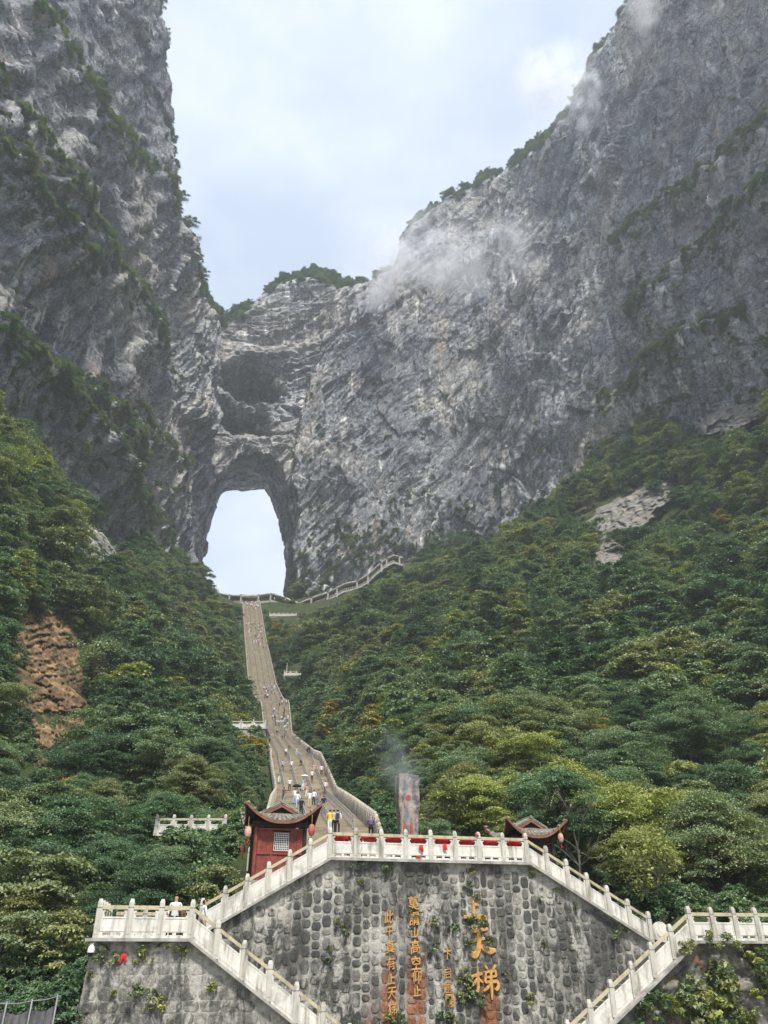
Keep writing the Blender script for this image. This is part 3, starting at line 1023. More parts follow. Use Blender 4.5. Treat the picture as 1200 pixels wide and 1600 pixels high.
def scatter(name, P, scale, rotz, tones, idx, protos, lean=None):
    """one object whose points carry copies of the given meshes"""
    me = bpy.data.meshes.new(name)
    me.vertices.add(len(P))
    me.vertices.foreach_set('co', np.asarray(P, dtype=np.float32).ravel())
    for nm, dt, val in (('scl', 'FLOAT', scale), ('rz', 'FLOAT', rotz), ('tone', 'FLOAT', tones), ('idx', 'INT', idx)):
        a = me.attributes.new(nm, dt, 'POINT')
        a.data.foreach_set('value', np.asarray(val, dtype=np.int32 if dt == 'INT' else np.float32))
    o = link(name, me)
    tag(o, kind='stuff')
    ng = bpy.data.node_groups.new(name, 'GeometryNodeTree')
    ng.interface.new_socket('Geometry', in_out='INPUT', socket_type='NodeSocketGeometry')
    ng.interface.new_socket('Geometry', in_out='OUTPUT', socket_type='NodeSocketGeometry')
    N, L = ng.nodes, ng.links
    gi, go = N.new('NodeGroupInput'), N.new('NodeGroupOutput')
    g2i = N.new('GeometryNodeGeometryToInstance')
    for p in reversed(protos):
        oi = N.new('GeometryNodeObjectInfo')
        oi.transform_space = 'ORIGINAL'
        oi.inputs['Object'].default_value = p
        oi.inputs['As Instance'].default_value = True
        L.new(oi.outputs['Geometry'], g2i.inputs['Geometry'])

    def named(nm, dt):
        q = N.new('GeometryNodeInputNamedAttribute')
        q.data_type = dt
        q.inputs['Name'].default_value = nm
        return next(s for s in q.outputs if s.name == 'Attribute' and s.enabled)
    mp = N.new('GeometryNodeMeshToPoints')
    iop = N.new('GeometryNodeInstanceOnPoints')
    iop.inputs['Pick Instance'].default_value = True
    cx = N.new('ShaderNodeCombineXYZ')
    L.new(gi.outputs[0], mp.inputs['Mesh'])
    L.new(mp.outputs['Points'], iop.inputs['Points'])
    L.new(g2i.outputs[0], iop.inputs['Instance'])
    L.new(named('idx', 'INT'), iop.inputs['Instance Index'])
    L.new(named('rz', 'FLOAT'), cx.inputs['Z'])
    L.new(cx.outputs[0], iop.inputs['Rotation'])
    L.new(named('scl', 'FLOAT'), iop.inputs['Scale'])
    L.new(iop.outputs[0], go.inputs[0])
    md = o.modifiers.new(name, 'NODES')
    md.node_group = ng
    return o


# crowns that stand in the scene lend their shape to the mass of the forest behind
def crown_of(k):
    for i in single:
        if kind[i] == k:
            for ch in bpy.data.objects:
                if ch.type == 'MESH' and ch.data == TREES[k][0]: return ch
    return None


first = {}
for ch in COL.objects:
    if ch.type == 'MESH' and ch.data.name.startswith('crown'):
        first.setdefault(ch.data.name, ch)
protos = [first[t[0].name] for t in TREES[:len(SPEC)]]
m = ~is_single
scatter("forest", np.stack([px_, py_, pz_ - 0.2], -1)[m], scl[m], rot[m], tone[m], kind[m], protos)

# ---- shrubs on the ledges of the cliffs and along the crests
P, S, T = [], [], []
for (u0, z0, u1, z1, dep) in LEDGES:
    n = int(abs(u1 - u0) * 2.5)
    uu = RNG.uniform(min(u0, u1) - 3, max(u0, u1) + 3, n)
    k = (uu - u0) / (u1 - u0)
    zz = z0 + (z1 - z0) * k + 7 * vnoise2(uu / 22, uu * 0, 91) + 3 * vnoise2(uu / 7, uu * 0, 92)
    zz = zz - np.abs(RNG.normal(size=n)) ** 1.4 * 5.5 + 1.0
    keep = vnoise2(uu / 16, uu * 0 + 3, 93) > -0.28
    j = np.clip(np.searchsorted(CL_U, uu), 0, len(CL_U) - 1)
    for q, jj, z in zip(keep, j, zz):
        if not q: continue
        row = np.argmin(np.abs(CL_V[:, jj, 2] - z))
        v = CL_V[row, jj]
        P.append((v[0] + CL_NX[jj] * 0.2, v[1] + CL_NY[jj] * 0.2, v[2] - 0.4))
        S.append(RNG.uniform(0.35, 1.25))
        T.append(np.clip(0.46 + RNG.normal() * 0.17, 0.05, 0.9))
# tufts wherever the rock leans back, thick low down and on the right
nrow, ncol = CL_V.shape[:2]
nz = np.gradient(CL_V, axis=0)
nu_ = np.gradient(CL_V, axis=1)
nrm = np.cross(nu_, nz)
nrm /= np.linalg.norm(nrm, axis=-1, keepdims=True) + 1e-9
if nrm[nrow // 2, ncol // 2, 1] > 0: nrm = -nrm
low = (CL_V[..., 2] - (catmull(CL_U, PLAN[:, 2])[None]))
ff = fbm2(CL_U[None] / 30 + 0 * low, CL_V[..., 2] / 24, 3, 610)
gatex = ((CL_V[..., 0] > -124) & (CL_V[..., 0] < -56) & (CL_V[..., 1] > 400) & (CL_V[..., 2] < 420))
prob = (0.011 * sstep(0.22, 0.7, nrm[..., 2]) * (0.35 + 1.6 * sstep(0.0, 0.3, ff)) + 0.05 * sstep(36, -6, low + 34 * ff) * sstep(-0.1, 0.45, nrm[..., 2] + 0.35)) * (~gatex)
pick = np.argwhere((RNG.uniform(size=prob.shape) < prob) & (low > -8))
for a, b in pick:
    v = CL_V[a, b]
    P.append((v[0], v[1], v[2] - 0.5))
    S.append(RNG.uniform(0.35, 1.15))
    T.append(np.clip(0.42 + RNG.normal() * 0.18, 0.05, 0.92))
P, S, T = np.array(P), np.array(S), np.array(T)
NCR = 0
SHO = []
for k, me in enumerate(SHRUBS):
    o = link("bush", me, None, (-58 + k * 3.1, 402.4, float(ground(-58 + k * 3.1, 402.4)) - 0.1))
    tag(o, ["low green bush nearest the steps at the stairway's right head", "middle one of three low bushes right of the stairway's head", "low green bush farthest from the steps at the stairway's right head"][k], "bush", "bushes at the head of the stairway")
    o['tone'] = 0.45
    SHO.append(o)
scatter("cliff_shrubs", P, S, RNG.uniform(0, 6.28, len(P)), T, RNG.integers(0, 3, len(P)), SHO)
# undergrowth that closes the forest floor
gx, gy = np.meshgrid(np.arange(-150, 175, 2.6), np.arange(27, 424, 2.6))
g2, h2 = np.meshgrid(np.arange(-60, 60, 1.15), np.arange(27, 82, 1.15))
gx, gy = np.r_[gx.ravel(), g2.ravel()], np.r_[gy.ravel(), h2.ravel()]
ux, uy = gx + RNG.uniform(-1.3, 1.3, gx.size), gy + RNG.uniform(-1.3, 1.3, gx.size)
uz = ground(ux, uy)
qx, qy, qd = project(np.stack([ux, uy, uz], -1))
a_ = (ux - 2.27) * math.cos(math.radians(13)) + (uy - 40.26) * math.sin(math.radians(13))
c_ = -(ux - 2.27) * math.sin(math.radians(13)) + (uy - 40.26) * math.cos(math.radians(13))
e_ok = ((ux < st_l(uy) - 1.5) | (ux > st_r(uy) + 1.5) | (uy < 47)) & in_poly(ux, uy, wallpoly) & (qx > -60) & (qx < 1260) & (qy < 1700)
e_ok &= ~((a_ > -5.8) & (a_ < 9.0) & (c_ < 13)) & ~((a_ > -10.3) & (a_ < -5.7) & (c_ < 5.6)) & ~((c_ < 2.6) & (a_ > -15.2)) & ~(c_ < -7)
e_ok &= ~(((qx - 80) / 52) ** 2 + ((qy - 1065) / 108) ** 2 + 1.1 * vnoise2(qx / 14, qy / 14, 605) < 1)
for (ex_, ey_, rx_, ry_) in ((985, 800, 85, 26), (952, 866, 22, 26), (1140, 655, 60, 18)):
    e_ok &= ~((((qx - ex_) / rx_) ** 2 + ((qy - ey_) / ry_) ** 2) < 1)
wy2 = np.interp(qx, [320, 380, 440, 468, 500, 540, 590, 610, 640], [932, 940, 950, 958, 948, 930, 900, 888, 888])
e_ok &= ~((uy < 411) & (uy > 375) & (qx > 325) & (qx < 645) & (qy - 11 < wy2))
for (x0, x1, y0, y1) in ((352, 418, 1122, 1140), (442, 474, 1036, 1057), (418, 466, 952, 966), (350, 372, 940, 952), (360, 378, 960, 974)):
    e_ok &= ~((qx > x0) & (qx < x1) & (qy > y0) & (qy < y1 + 7))
e_ok &= ~((uy > 396) & (ux > -84) & (ux < -66))
ux, uy, uz, qd = ux[e_ok], uy[e_ok], uz[e_ok], qd[e_ok]
ut = np.clip(0.20 + 0.6 * fbm2(ux / 20, uy / 20, 3, 603) + RNG.normal(size=len(ux)) * 0.13, 0.03, 0.92)  # leaf tone lowered, so shade in the gaps between crowns is in the colour
us = RNG.uniform(0.45, 1.0, len(ux)) * np.where(qd < 75, 0.65, 0.85)
scatter("undergrowth", np.stack([ux, uy, uz - 0.15], -1), us, RNG.uniform(0, 6.28, len(ux)), ut, RNG.integers(0, 3, len(ux)), SHO)

# small trees along the crest, some leaning out of the rock just below it
CP, CS, CT = [], [], []
for i in range(3600):
    j = RNG.integers(0, ncol)
    if CL_V[-1, j, 1] < 120: continue
    if float(vnoise2(np.array(CL_U[j] / 9), np.array(0.5), 611)) < RNG.uniform(-0.45, 0.15): continue
    b = abs(RNG.normal()) * 9
    f = RNG.uniform(0, 26) if RNG.uniform() < 0.45 else 0
    if f:
        row = np.argmin(np.abs(CL_V[:, j, 2] - (CL_ZC[j] - f * RNG.uniform(0, 1))))
        v = CL_V[row, j]
        CP.append((v[0], v[1], v[2] - 0.5))
    else:
        v = CL_V[-1, j]
        CP.append((v[0] - CL_NX[j] * b, v[1] - CL_NY[j] * b, v[2] + 0.12 * b - 0.6))
    CS.append(0.28 + 0.75 * RNG.uniform() ** 2)
    CT.append(np.clip(0.28 + RNG.normal() * 0.13, 0.02, 0.7))
CP = np.array(CP)
scatter("crest_trees", CP, np.array(CS), RNG.uniform(0, 6.28, len(CP)), np.array(CT), RNG.integers(0, len(protos), len(CP)), protos)

# ------------------------------------------------------------------ masonry: frame of the terraces (a along the wall, c away from the viewer)
YAW = math.radians(13.0)
EA = np.array((math.cos(YAW), math.sin(YAW), 0.0))
EC = np.array((-math.sin(YAW), math.cos(YAW), 0.0))
OO = np.array((2.27, 40.26, 0.0))
UPZ = np.array((0, 0, 1.0))
P1 = -3.7


def L(a, c, z): return OO + EA * a + EC * c + UPZ * z


def plane_c(px, py, c):
    r = ray(px, py)
    t = (np.dot(OO, EC) + c) / np.dot(r, EC)
    p = r * t - OO
    return float(np.dot(p, EA)), float(p[2])


def mat_marble(name, col=(0.56, 0.545, 0.49), grime=0.8):
    t = NT(name)
    w = t.world()
    c = t.ramp(t.noise(w, 2.2, 6, 0.6), [(0.25, tuple(k * 0.80 for k in col)), (0.7, tuple(min(1, k * 1.12) for k in col))])
    c = t.mix(t.ramp(t.noise(t.world((3.5, 3.5, 0.5)), 1.1, 6, 0.65), [(0.51, 0.0), (0.67, grime)]), c, (0.17, 0.155, 0.115))
    c = t.mix(t.ramp(t.noise(w, 0.9, 5, 0.7), [(0.56, 0.0), (0.68, 0.7 * grime)]), c, (0.20, 0.19, 0.15))
    return t.done(c, 0.62, t.bump(t.noise(w, 30, 4), 0.2, 0.01), 0.35)


M['marble'] = mat_marble("weathered_white_stone")
M['marble_post'] = mat_marble("weathered_grey_stone", (0.43, 0.415, 0.36), 0.95)
M['rail_stone'] = mat_marble("lichened_rail_stone", (0.41, 0.36, 0.24), 0.7)
M['coping'] = worn("coping_stone", (0.30, 0.29, 0.26), 0.35, 2.5, 0.85, 0.4, (0.10, 0.10, 0.09))
TEXT_COLS = [(plane_c(608, 1560, 0)[0], 0.42, plane_c(608, 1500, 0)[1]), (plane_c(650, 1560, 0)[0], 0.55, plane_c(645, 1490, 0)[1]), (plane_c(765, 1580, 0)[0], 0.5, plane_c(765, 1515, 0)[1]), (plane_c(578, 1585, 0)[0], 0.25, plane_c(578, 1560, 0)[1])]


def mat_wallstone(name, stone=True, rust=True, pale=0.75, even=False):
    t = NT(name)
    w = t.world()
    if stone:
        oi = t.new('ObjectInfo')
        g = t.new('NewGeometry')
        r = t.math('FRACT', t.math('ADD', oi.outputs['Random'], g.outputs['Random Per Island']))
        c = t.ramp(r, [(0.0, (0.042, 0.043, 0.044)), (0.4, (0.085, 0.085, 0.08)), (0.75, (0.15, 0.145, 0.13)), (1.0, (0.27, 0.255, 0.225))])
        if even: c = t.ramp(r, [(0.0, (0.12, 0.117, 0.107)), (1.0, (0.215, 0.205, 0.18))])
        c = t.mix(0.8, c, t.ramp(t.noise(w, 7, 6, 0.7), [(0.28, 0.18), (0.5, 0.5), (0.75, 0.85)]), 'OVERLAY')
    else:
        c = t.ramp(t.noise(w, 5, 6, 0.65), [(0.3, (0.20, 0.195, 0.17)), (0.5, (0.33, 0.315, 0.275)), (0.7, (0.50, 0.48, 0.43))])
    # black algae and white lime running down the wall, moss in the damp places
    run = t.noise(t.world((1, 1, 0.22)), 1.1, 7, 0.68, 0.3)
    c = t.mix(t.ramp(t.noise(t.world((1, 1, 0.45)), 0.42, 6, 0.7), [(0.44, 0.0), (0.545, 0.88)]), c, t.ramp(t.noise(w, 9, 4), [(0.35, (0.024, 0.025, 0.023)), (0.7, (0.085, 0.086, 0.078))]))
    c = t.mix(t.math('MULTIPLY', t.ramp(run, [(0.5, 0.0), (0.62, 0.85)]), t.ramp(t.noise(w, 0.5, 4), [(0.42, 0.0), (0.6, 1.0)])), c, (0.040, 0.041, 0.037))
    lime = t.math('MULTIPLY', t.ramp(t.noise(t.world((1, 1, 0.5)), 1.9, 8, 0.72, 0.5), [(0.475, 0.0), (0.575, pale)]), t.ramp(t.noise(t.world((1, 1, 0.6)), 0.33, 4, 0.6), [(0.44, 0.10), (0.56, 1.0)]))
    c = t.mix(lime, c, t.ramp(t.noise(w, 11, 4), [(0.3, (0.34, 0.325, 0.28)), (0.7, (0.58, 0.56, 0.505))]))
    c = t.mix(t.ramp(t.noise(w, 1.5, 7, 0.75), [(0.60, 0.0), (0.70, 0.7)]), c, t.ramp(t.noise(w, 8, 3), [(0.3, (0.045, 0.05, 0.018)), (0.7, (0.13, 0.125, 0.045))]))
    if rust:
        dp = t.new('VectorMath')
        dp.operation = 'DOT_PRODUCT'
        t.put(dp.inputs[0], w)
        dp.inputs[1].default_value = tuple(EA)
        sp = t.new('SeparateXYZ')
        t.put(sp.inputs[0], w)
        a0 = float(np.dot(OO, EA))
        wob = t.math('MULTIPLY', t.math('SUBTRACT', t.noise(t.world((1, 1, 0.3)), 2.0, 4), 0.5), 0.5)
        m = None
        for (ac, wd, zt) in TEXT_COLS:
            d = t.math('ABSOLUTE', t.math('ADD', t.math('SUBTRACT', dp.outputs['Value'], a0 + ac), wob))
            k = t.ramp(t.math('DIVIDE', d, wd), [(0.55, 1.0), (1.0, 0.0)])
            z = t.ramp(t.math('ADD', t.math('MULTIPLY', t.math('SUBTRACT', zt, sp.outputs['Z']), 0.45), 0.25), [(0.1, 0.0), (0.8, 1.0)])
            q = t.math('MULTIPLY', k, z)
            m = q if m is None else t.math('MAXIMUM', m, q)
        m = t.math('MULTIPLY', m, t.ramp(t.noise(w, 3.2, 6, 0.7), [(0.34, 0.15), (0.58, 0.92)]))
        c = t.mix(m, c, t.ramp(t.noise(w, 6, 4), [(0.3, (0.16, 0.055, 0.022)), (0.7, (0.36, 0.13, 0.05))]))
    return t.done(c, 0.85, t.bump(t.noise(w, 9, 8, 0.75), 0.9, 0.07), 0.3)


M['stone'] = mat_wallstone("wall_stone", True, True, 0.72)
M['mortar'] = mat_wallstone("wall_mortar", False)
M['block'] = mat_wallstone("wall_block", True, False, 0.72, True)
M['block_joint'] = mat_wallstone("wall_block_joint", False, False, 0.4)
M['paving'] = worn("paving", (0.27, 0.255, 0.225), 0.25, 1.6, 0.85, 0.3, (0.14, 0.13, 0.10))
M['riser'] = worn("stair_riser", (0.25, 0.21, 0.15), 0.3, 0.7, 0.9, 0.3, (0.14, 0.12, 0.085))  # darker copy of the stair stone: shade of upright faces put in its colour
M['stair'] = worn("stair_stone", (0.355, 0.32, 0.255), 0.22, 0.5, 0.85, 0.3, (0.18, 0.155, 0.115))
M['parapet'] = worn("parapet_stone", (0.36, 0.335, 0.28), 0.28, 1.1, 0.85, 0.3, (0.17, 0.155, 0.12))
M['red_cloth'] = worn("red_cloth", (0.46, 0.018, 0.020), 0.45, 14, 0.8, 0.3)
M['red_wood'] = worn("red_painted_wood", (0.200, 0.045, 0.030), 0.28, 5, 0.55, 0.25, (0.10, 0.03, 0.022))
M['dark_wood'] = worn("dark_wood", (0.030, 0.020, 0.017), 0.3, 5, 0.7, 0.2)
M['tile'] = worn("grey_roof_tile", (0.19, 0.185, 0.155), 0.45, 5, 0.85, 0.5, (0.08, 0.085, 0.055))
M['eave'] = worn("red_eave_board", (0.19, 0.075, 0.048), 0.35, 6, 0.7, 0.2)
M['gold'] = worn("ochre_paint", (0.45, 0.25, 0.075), 0.4, 7, 0.7, 0.3, (0.22, 0.13, 0.06))
M['white'] = worn("white_paint", (0.66, 0.65, 0.62), 0.1, 6, 0.5, 0.05)
M['steel'] = worn("grey_steel", (0.30, 0.30, 0.32), 0.2, 4, 0.4, 0.05)
M['black'] = worn("black_paint", (0.015, 0.015, 0.017), 0.2, 4, 0.4, 0.02)


def prism(b, prof, c0, c1):
    """upright prism: profile of (a, z) points, from c0 (front) to c1"""
    n = len(prof)
    V = [L(a, c0, z) for a, z in prof] + [L(a, c1, z) for a, z in prof]
    return b.poly(V, [tuple(range(n))[::-1], tuple(range(n, 2 * n))] + [(i, (i + 1) % n, n + (i + 1) % n, n + i) for i in range(n)])


# plaza in front of the walls
g = MB()
prof = [(-60, -4.53), (60, -4.53)]
V = [L(-60, P1 - 0.5, -4.52), L(60, P1 - 0.5, -4.52), np.array((60, -20, -4.52)), np.array((-60, -20, -4.52))]
g.poly(V, [(0, 3, 2, 1)])
tag(g.build("plaza_ground", M['paving']), kind='structure')

ZT, ZL = 3.98, 0.60
SLU, SLL = 0.56, 0.655


def upper_z(a): return np.where(np.abs(a) < 4.93, ZT, np.maximum(ZT - (np.abs(a) - 4.93) * SLU, ZL))
def lower_z(a): return np.where(np.abs(a) > 10.95, ZL, ZL - (10.95 - np.abs(a)) * SLL)


# floors and steps (mostly hidden behind the balustrades, there for other views)
g = MB()
prism(g, [(-4.95, 3.0), (4.95, 3.0), (4.95, ZT - 0.12), (-4.95, ZT - 0.12)], 0.55, 12)
tag(g.build("upper_terrace_floor", M['paving']), kind='structure')
for sgn in (-1, 1):
    g = MB()
    n = 20
    for i in range(n):
        a0, a1 = 4.95 + i * 6.5 / n, 4.95 + (i + 1) * 6.5 / n
        z1 = ZT - 0.14 - (i + 0.5) * (ZT - ZL) / n
        q = [(sgn * a0, z1 - 0.6), (sgn * a1, z1 - 0.6), (sgn * a1, z1), (sgn * a0, z1)]
        prism(g, q if sgn > 0 else q[::-1], 0.56, 2.0)
    tag(g.build("upper_flight_steps", M['paving']), kind='structure')
    g = MB()
    for i in range(24):
        a0, a1 = 10.95 - i * 0.32, 10.95 - (i + 1) * 0.32
        z1 = ZL - 0.14 - (i + 0.5) * 0.2096
        q = [(sgn * a1, min(z1 - 0.5, -4.5)), (sgn * a0, min(z1 - 0.5, -4.5)), (sgn * a0, z1), (sgn * a1, z1)]
        prism(g, q if sgn > 0 else q[::-1], P1 + 0.56, -0.12)
    tag(g.build("lower_flight_steps", M['paving']), kind='structure')
    g = MB()
    q = [(sgn * 10.97, -4.5), (sgn * 19.0, -4.5), (sgn * 19.0, ZL - 0.12), (sgn * 10.97, ZL - 0.12)] if sgn > 0 else [(-14.45, -4.5), (-10.97, -4.5), (-10.97, ZL - 0.12), (-14.45, ZL - 0.12)]
    prism(g, q, P1 + 0.56, 2.0)
    tag(g.build("landing_floor", M['paving']), kind='structure')


# ---- stones
def stone_mesh(name, seed, expo, mat):
    rng = np.random.default_rng(seed)
    n = 10
    V = []
    ph = rng.uniform(-0.12, 0.12, n)
    for (k, y) in ((1.0, 0.25), (0.98, -0.35), (0.74, -1.0)):
        for i in range(n):
            th = 2 * math.pi * (i + 0.5) / n
            cx, sx = math.cos(th), math.sin(th)
            r = (abs(cx) ** expo + abs(sx) ** expo) ** (-1 / expo) * (1 + ph[i] * (0.7 if expo < 4 else 0.25))
            V.append((0.5 * k * r * cx, y + rng.uniform(-0.2, 0.2) * (k < 0.9), 0.5 * k * r * sx))
    Fc = []
    for j in range(2):
        for i in range(n):
            a, b = j * n + i, j * n + (i + 1) % n
            Fc.append((a, b, b + n, a + n))
    Fc.append(tuple(range(2 * n, 3 * n)))
    me = bpy.data.meshes.new(name)
    me.from_pydata(V, [], Fc)
    me.materials.append(mat)
    me.polygons.foreach_set('use_smooth', [False] * len(Fc))
    me.update()
    return me


ROUND = [stone_mesh("stone", 300 + k, (3.0, 4.0, 5.5)[k % 3], M['stone']) for k in range(9)]
SQUARE = [stone_mesh("stone", 320 + k, 7.0, M['block']) for k in range(6)]


def lay_stones(parent, spots, protos, c, depth, limit=300):
    """spots: (a, z, width, height); the largest in the picture become parts, the rest one part"""
    def area(s):
        x, y, d = project(L(s[0], c, s[1]))
        return s[2] * s[3] / d ** 2 if -10 < x < 1210 and y < 1605 else 0
    spots = sorted(spots, key=area, reverse=True)
    rest = MB()
    pl_ = np.array(parent.location)
    for i, (a, z, w, h) in enumerate(spots):
        me = random.choice(protos)
        p = L(a, c, z)
        dep = depth * random.uniform(0.5, 1.4)
        rl = random.uniform(-0.11, 0.11)
        if i < limit and area((a, z, w, h)) > 0:
            o = link("stone", me, parent, tuple(p - pl_), (0, rl, YAW), (w, dep, h))
        else:
            rest.poly([p + EA * v.co.x * w + EC * v.co.y * dep + UPZ * v.co.z * h for v in me.vertices], [tuple(f.vertices) for f in me.polygons])
    if rest.v:
        o = rest.build("stonework", protos[0].materials[0], parent)
        tag(o, kind='stuff')


wall0 = empty("retaining_wall", L(0, 0, -4.53), "high grey wall of rounded stones carved with ochre Chinese characters, below the central white balustrade", "retaining wall")
b = MB()
aa = np.linspace(-11.4, 11.6, 60)
prism(b, [(-11.4, -4.53), (11.6, -4.53)] + [(11.6, 0.24), (4.93, ZT - 0.115), (-4.93, ZT - 0.115), (-11.4, 0.34)], 0.0, 0.55)
b.build("wall_core", M['mortar'], wall0)
spots = []
a = -11.2
while a < 11.4:
    w = random.uniform(0.30, 0.50)
    z = -4.45 + random.uniform(0, 0.3)
    while True:
        h = random.uniform(0.26, 0.66)
        top = float(upper_z(np.array(max(abs(a), abs(a + w))))) - 0.16
        if z + h > top: break
        spots.append((a + w / 2 + random.uniform(-0.02, 0.02), z + h / 2, w * random.uniform(0.80, 1.0), h * random.uniform(0.84, 1.0)))
        z += h + random.uniform(0.01, 0.05)
    a += w + random.uniform(0.0, 0.035)
lay_stones(wall0, spots, ROUND, 0.0, 0.032)
b = MB()
for p, q in ((L(-11.2, -0.06, ZT - 6.27 * SLU), L(-4.93, -0.06, ZT)), (L(-4.93, -0.06, ZT), L(4.93, -0.06, ZT)), (L(4.93, -0.06, ZT), L(11.7, -0.06, ZT - 6.77 * SLU))):
    b.slab(p, q, -0.12, 0.0, -EC, 0.5)
b.build("coping", M['coping'], wall0)

wall1 = empty("retaining_wall", L(-10, P1, -4.53), "stained wall of squared grey blocks under the left landing and left lower flight", "retaining wall")
b = MB()
BAT = 0.0
prism(b, [(-14.75, -4.53), (-3.2, -4.53), (-10.95, ZL - 0.11), (-14.52, ZL - 0.11)], P1, P1 + 0.55)
b.slab(L(-14.75, P1 + 0.55, -4.53), L(-14.75, 0.5, -4.53), 0, 3.4, -EA, 0.4, off=-0.2)
b.build("wall_core", M['block_joint'], wall1)
spots = []
z = -4.5
while z < ZL - 0.3:
    h = random.uniform(0.34, 0.48)
    a = -14.70 + 0.05 * (z + 4.5) + random.uniform(0.0, 0.02)
    while a < -3.2:
        w = random.uniform(0.45, 0.85)
        if z + h < float(lower_z(np.array(a + w))) - 0.15 and a + w < -3.2:
            spots.append((a + w / 2, z + h / 2, w * 0.965, h * 0.95))
        a += w
    z += h
lay_stones(wall1, spots, SQUARE, P1, 0.014)
b = MB()
for p, q in ((L(-14.62, P1 - 0.06, ZL), L(-10.95, P1 - 0.06, ZL)), (L(-10.95, P1 - 0.06, ZL), L(-3.1, P1 - 0.06, ZL - 7.85 * SLL))):
    b.slab(p, q, -0.11, 0.0, -EC, 0.5)
b.slab(L(-14.62, P1 + 0.2, ZL), L(-14.62, 1.8, ZL), -0.11, 0.0, -EA, 0.4)
b.build("coping", M['coping'], wall1)

wall2 = empty("retaining_wall", L(13, P1, -4.53), "rough overgrown rock wall under the right landing, with orange stains", "retaining wall")
nn, mm = 110, 44
ua = np.linspace(3.2, 20.0, nn)[None]
zt = lower_z(ua) - 0.11
zz = -4.55 + np.linspace(0, 1, mm)[:, None] * (zt + 4.55)
AA = np.repeat(ua, mm, 0)
dd = 0.30 * facets(AA / 0.8, zz / 0.6, 710, 1.3)[0] + 0.14 * facets(AA / 0.33, zz / 0.28, 720, 1.3)[0] + 0.22 * fbm2(AA / 1.6, zz / 1.6, 3, 730)
dd = (dd - 0.10) * sstep(0.0, 0.5, zt - zz) + 0.0
Pw = OO[None, None] + AA[..., None] * EA + (P1 + 0.02 - np.clip(dd, -0.35, 0.4))[..., None] * EC + zz[..., None] * UPZ
t = NT("rough_wall_rock")
w = t.world()
c = t.ramp(t.noise(w, 2.2, 7, 0.68), [(0.3, (0.05, 0.05, 0.045)), (0.5, (0.13, 0.125, 0.11)), (0.72, (0.33, 0.31, 0.27))])
c = t.mix(t.ramp(t.noise(w, 1.3, 5, 0.65), [(0.55, 0.0), (0.66, 0.8)]), c, (0.085, 0.085, 0.035))
c = t.mix(t.ramp(t.noise(w, 0.9, 4, 0.6), [(0.60, 0.0), (0.68, 0.85)]), c, (0.33, 0.13, 0.06))
M['rough'] = t.done(c, 0.9, t.bump(t.noise(w, 9, 6, 0.7), 0.7, 0.05), 0.2)
me = mesh_np("rock_face", Pw.reshape(-1, 3) - np.array(wall2.location), grid_faces(mm, nn), [M['rough']])
link("rock_face", me, wall2)
b = MB()
prism(b, [(3.2, -4.53), (20, -4.53), (20, ZL - 0.12), (10.95, ZL - 0.12)], P1 + 0.42, P1 + 0.56)
b.build("wall_core", M['block_joint'], wall2)
b = MB()
for p, q in ((L(10.95, P1 - 0.06, ZL), L(20, P1 - 0.06, ZL)), (L(3.1, P1 - 0.06, ZL - 7.85 * SLL), L(10.95, P1 - 0.06, ZL))):
    b.slab(p, q, -0.11, 0.0, -EC, 0.5)
b.build("coping", M['coping'], wall2)


# ---- balustrades
def post(b, p, h=1.36, w=0.105, ea=EA, ec=EC):
    p = np.asarray(p, float)
    z = UPZ
    b.box(p + z * (h - 0.33) / 2, ea * w, ec * w, z * (h - 0.33) / 2)
    b.box(p + z * (h - 0.31), ea * w * 0.72, ec * w * 0.72, z * 0.02)
    b.box(p + z * (h - 0.21), ea * w * 0.92, ec * w * 0.92, z * 0.08)
    q = p + z * (h - 0.13)
    k, k2 = w * 0.92, w * 0.55
    b.box8([q - ea * k - ec * k, q + ea * k - ec * k, q + ea * k + ec * k, q - ea * k + ec * k] + [t_ + z * 0.13 for t_ in (q - ea * k2 - ec * k2, q + ea * k2 - ec * k2, q + ea * k2 + ec * k2, q - ea * k2 + ec * k2)])
    # raised field down the face of the shaft
    b.box(p + z * 0.50 - ec * (w + 0.006), ea * w * 0.55, ec * 0.006, z * 0.36)


def lathe_x(b, p, q, r, sides=8):
    b.tube([p, q], r, sides)


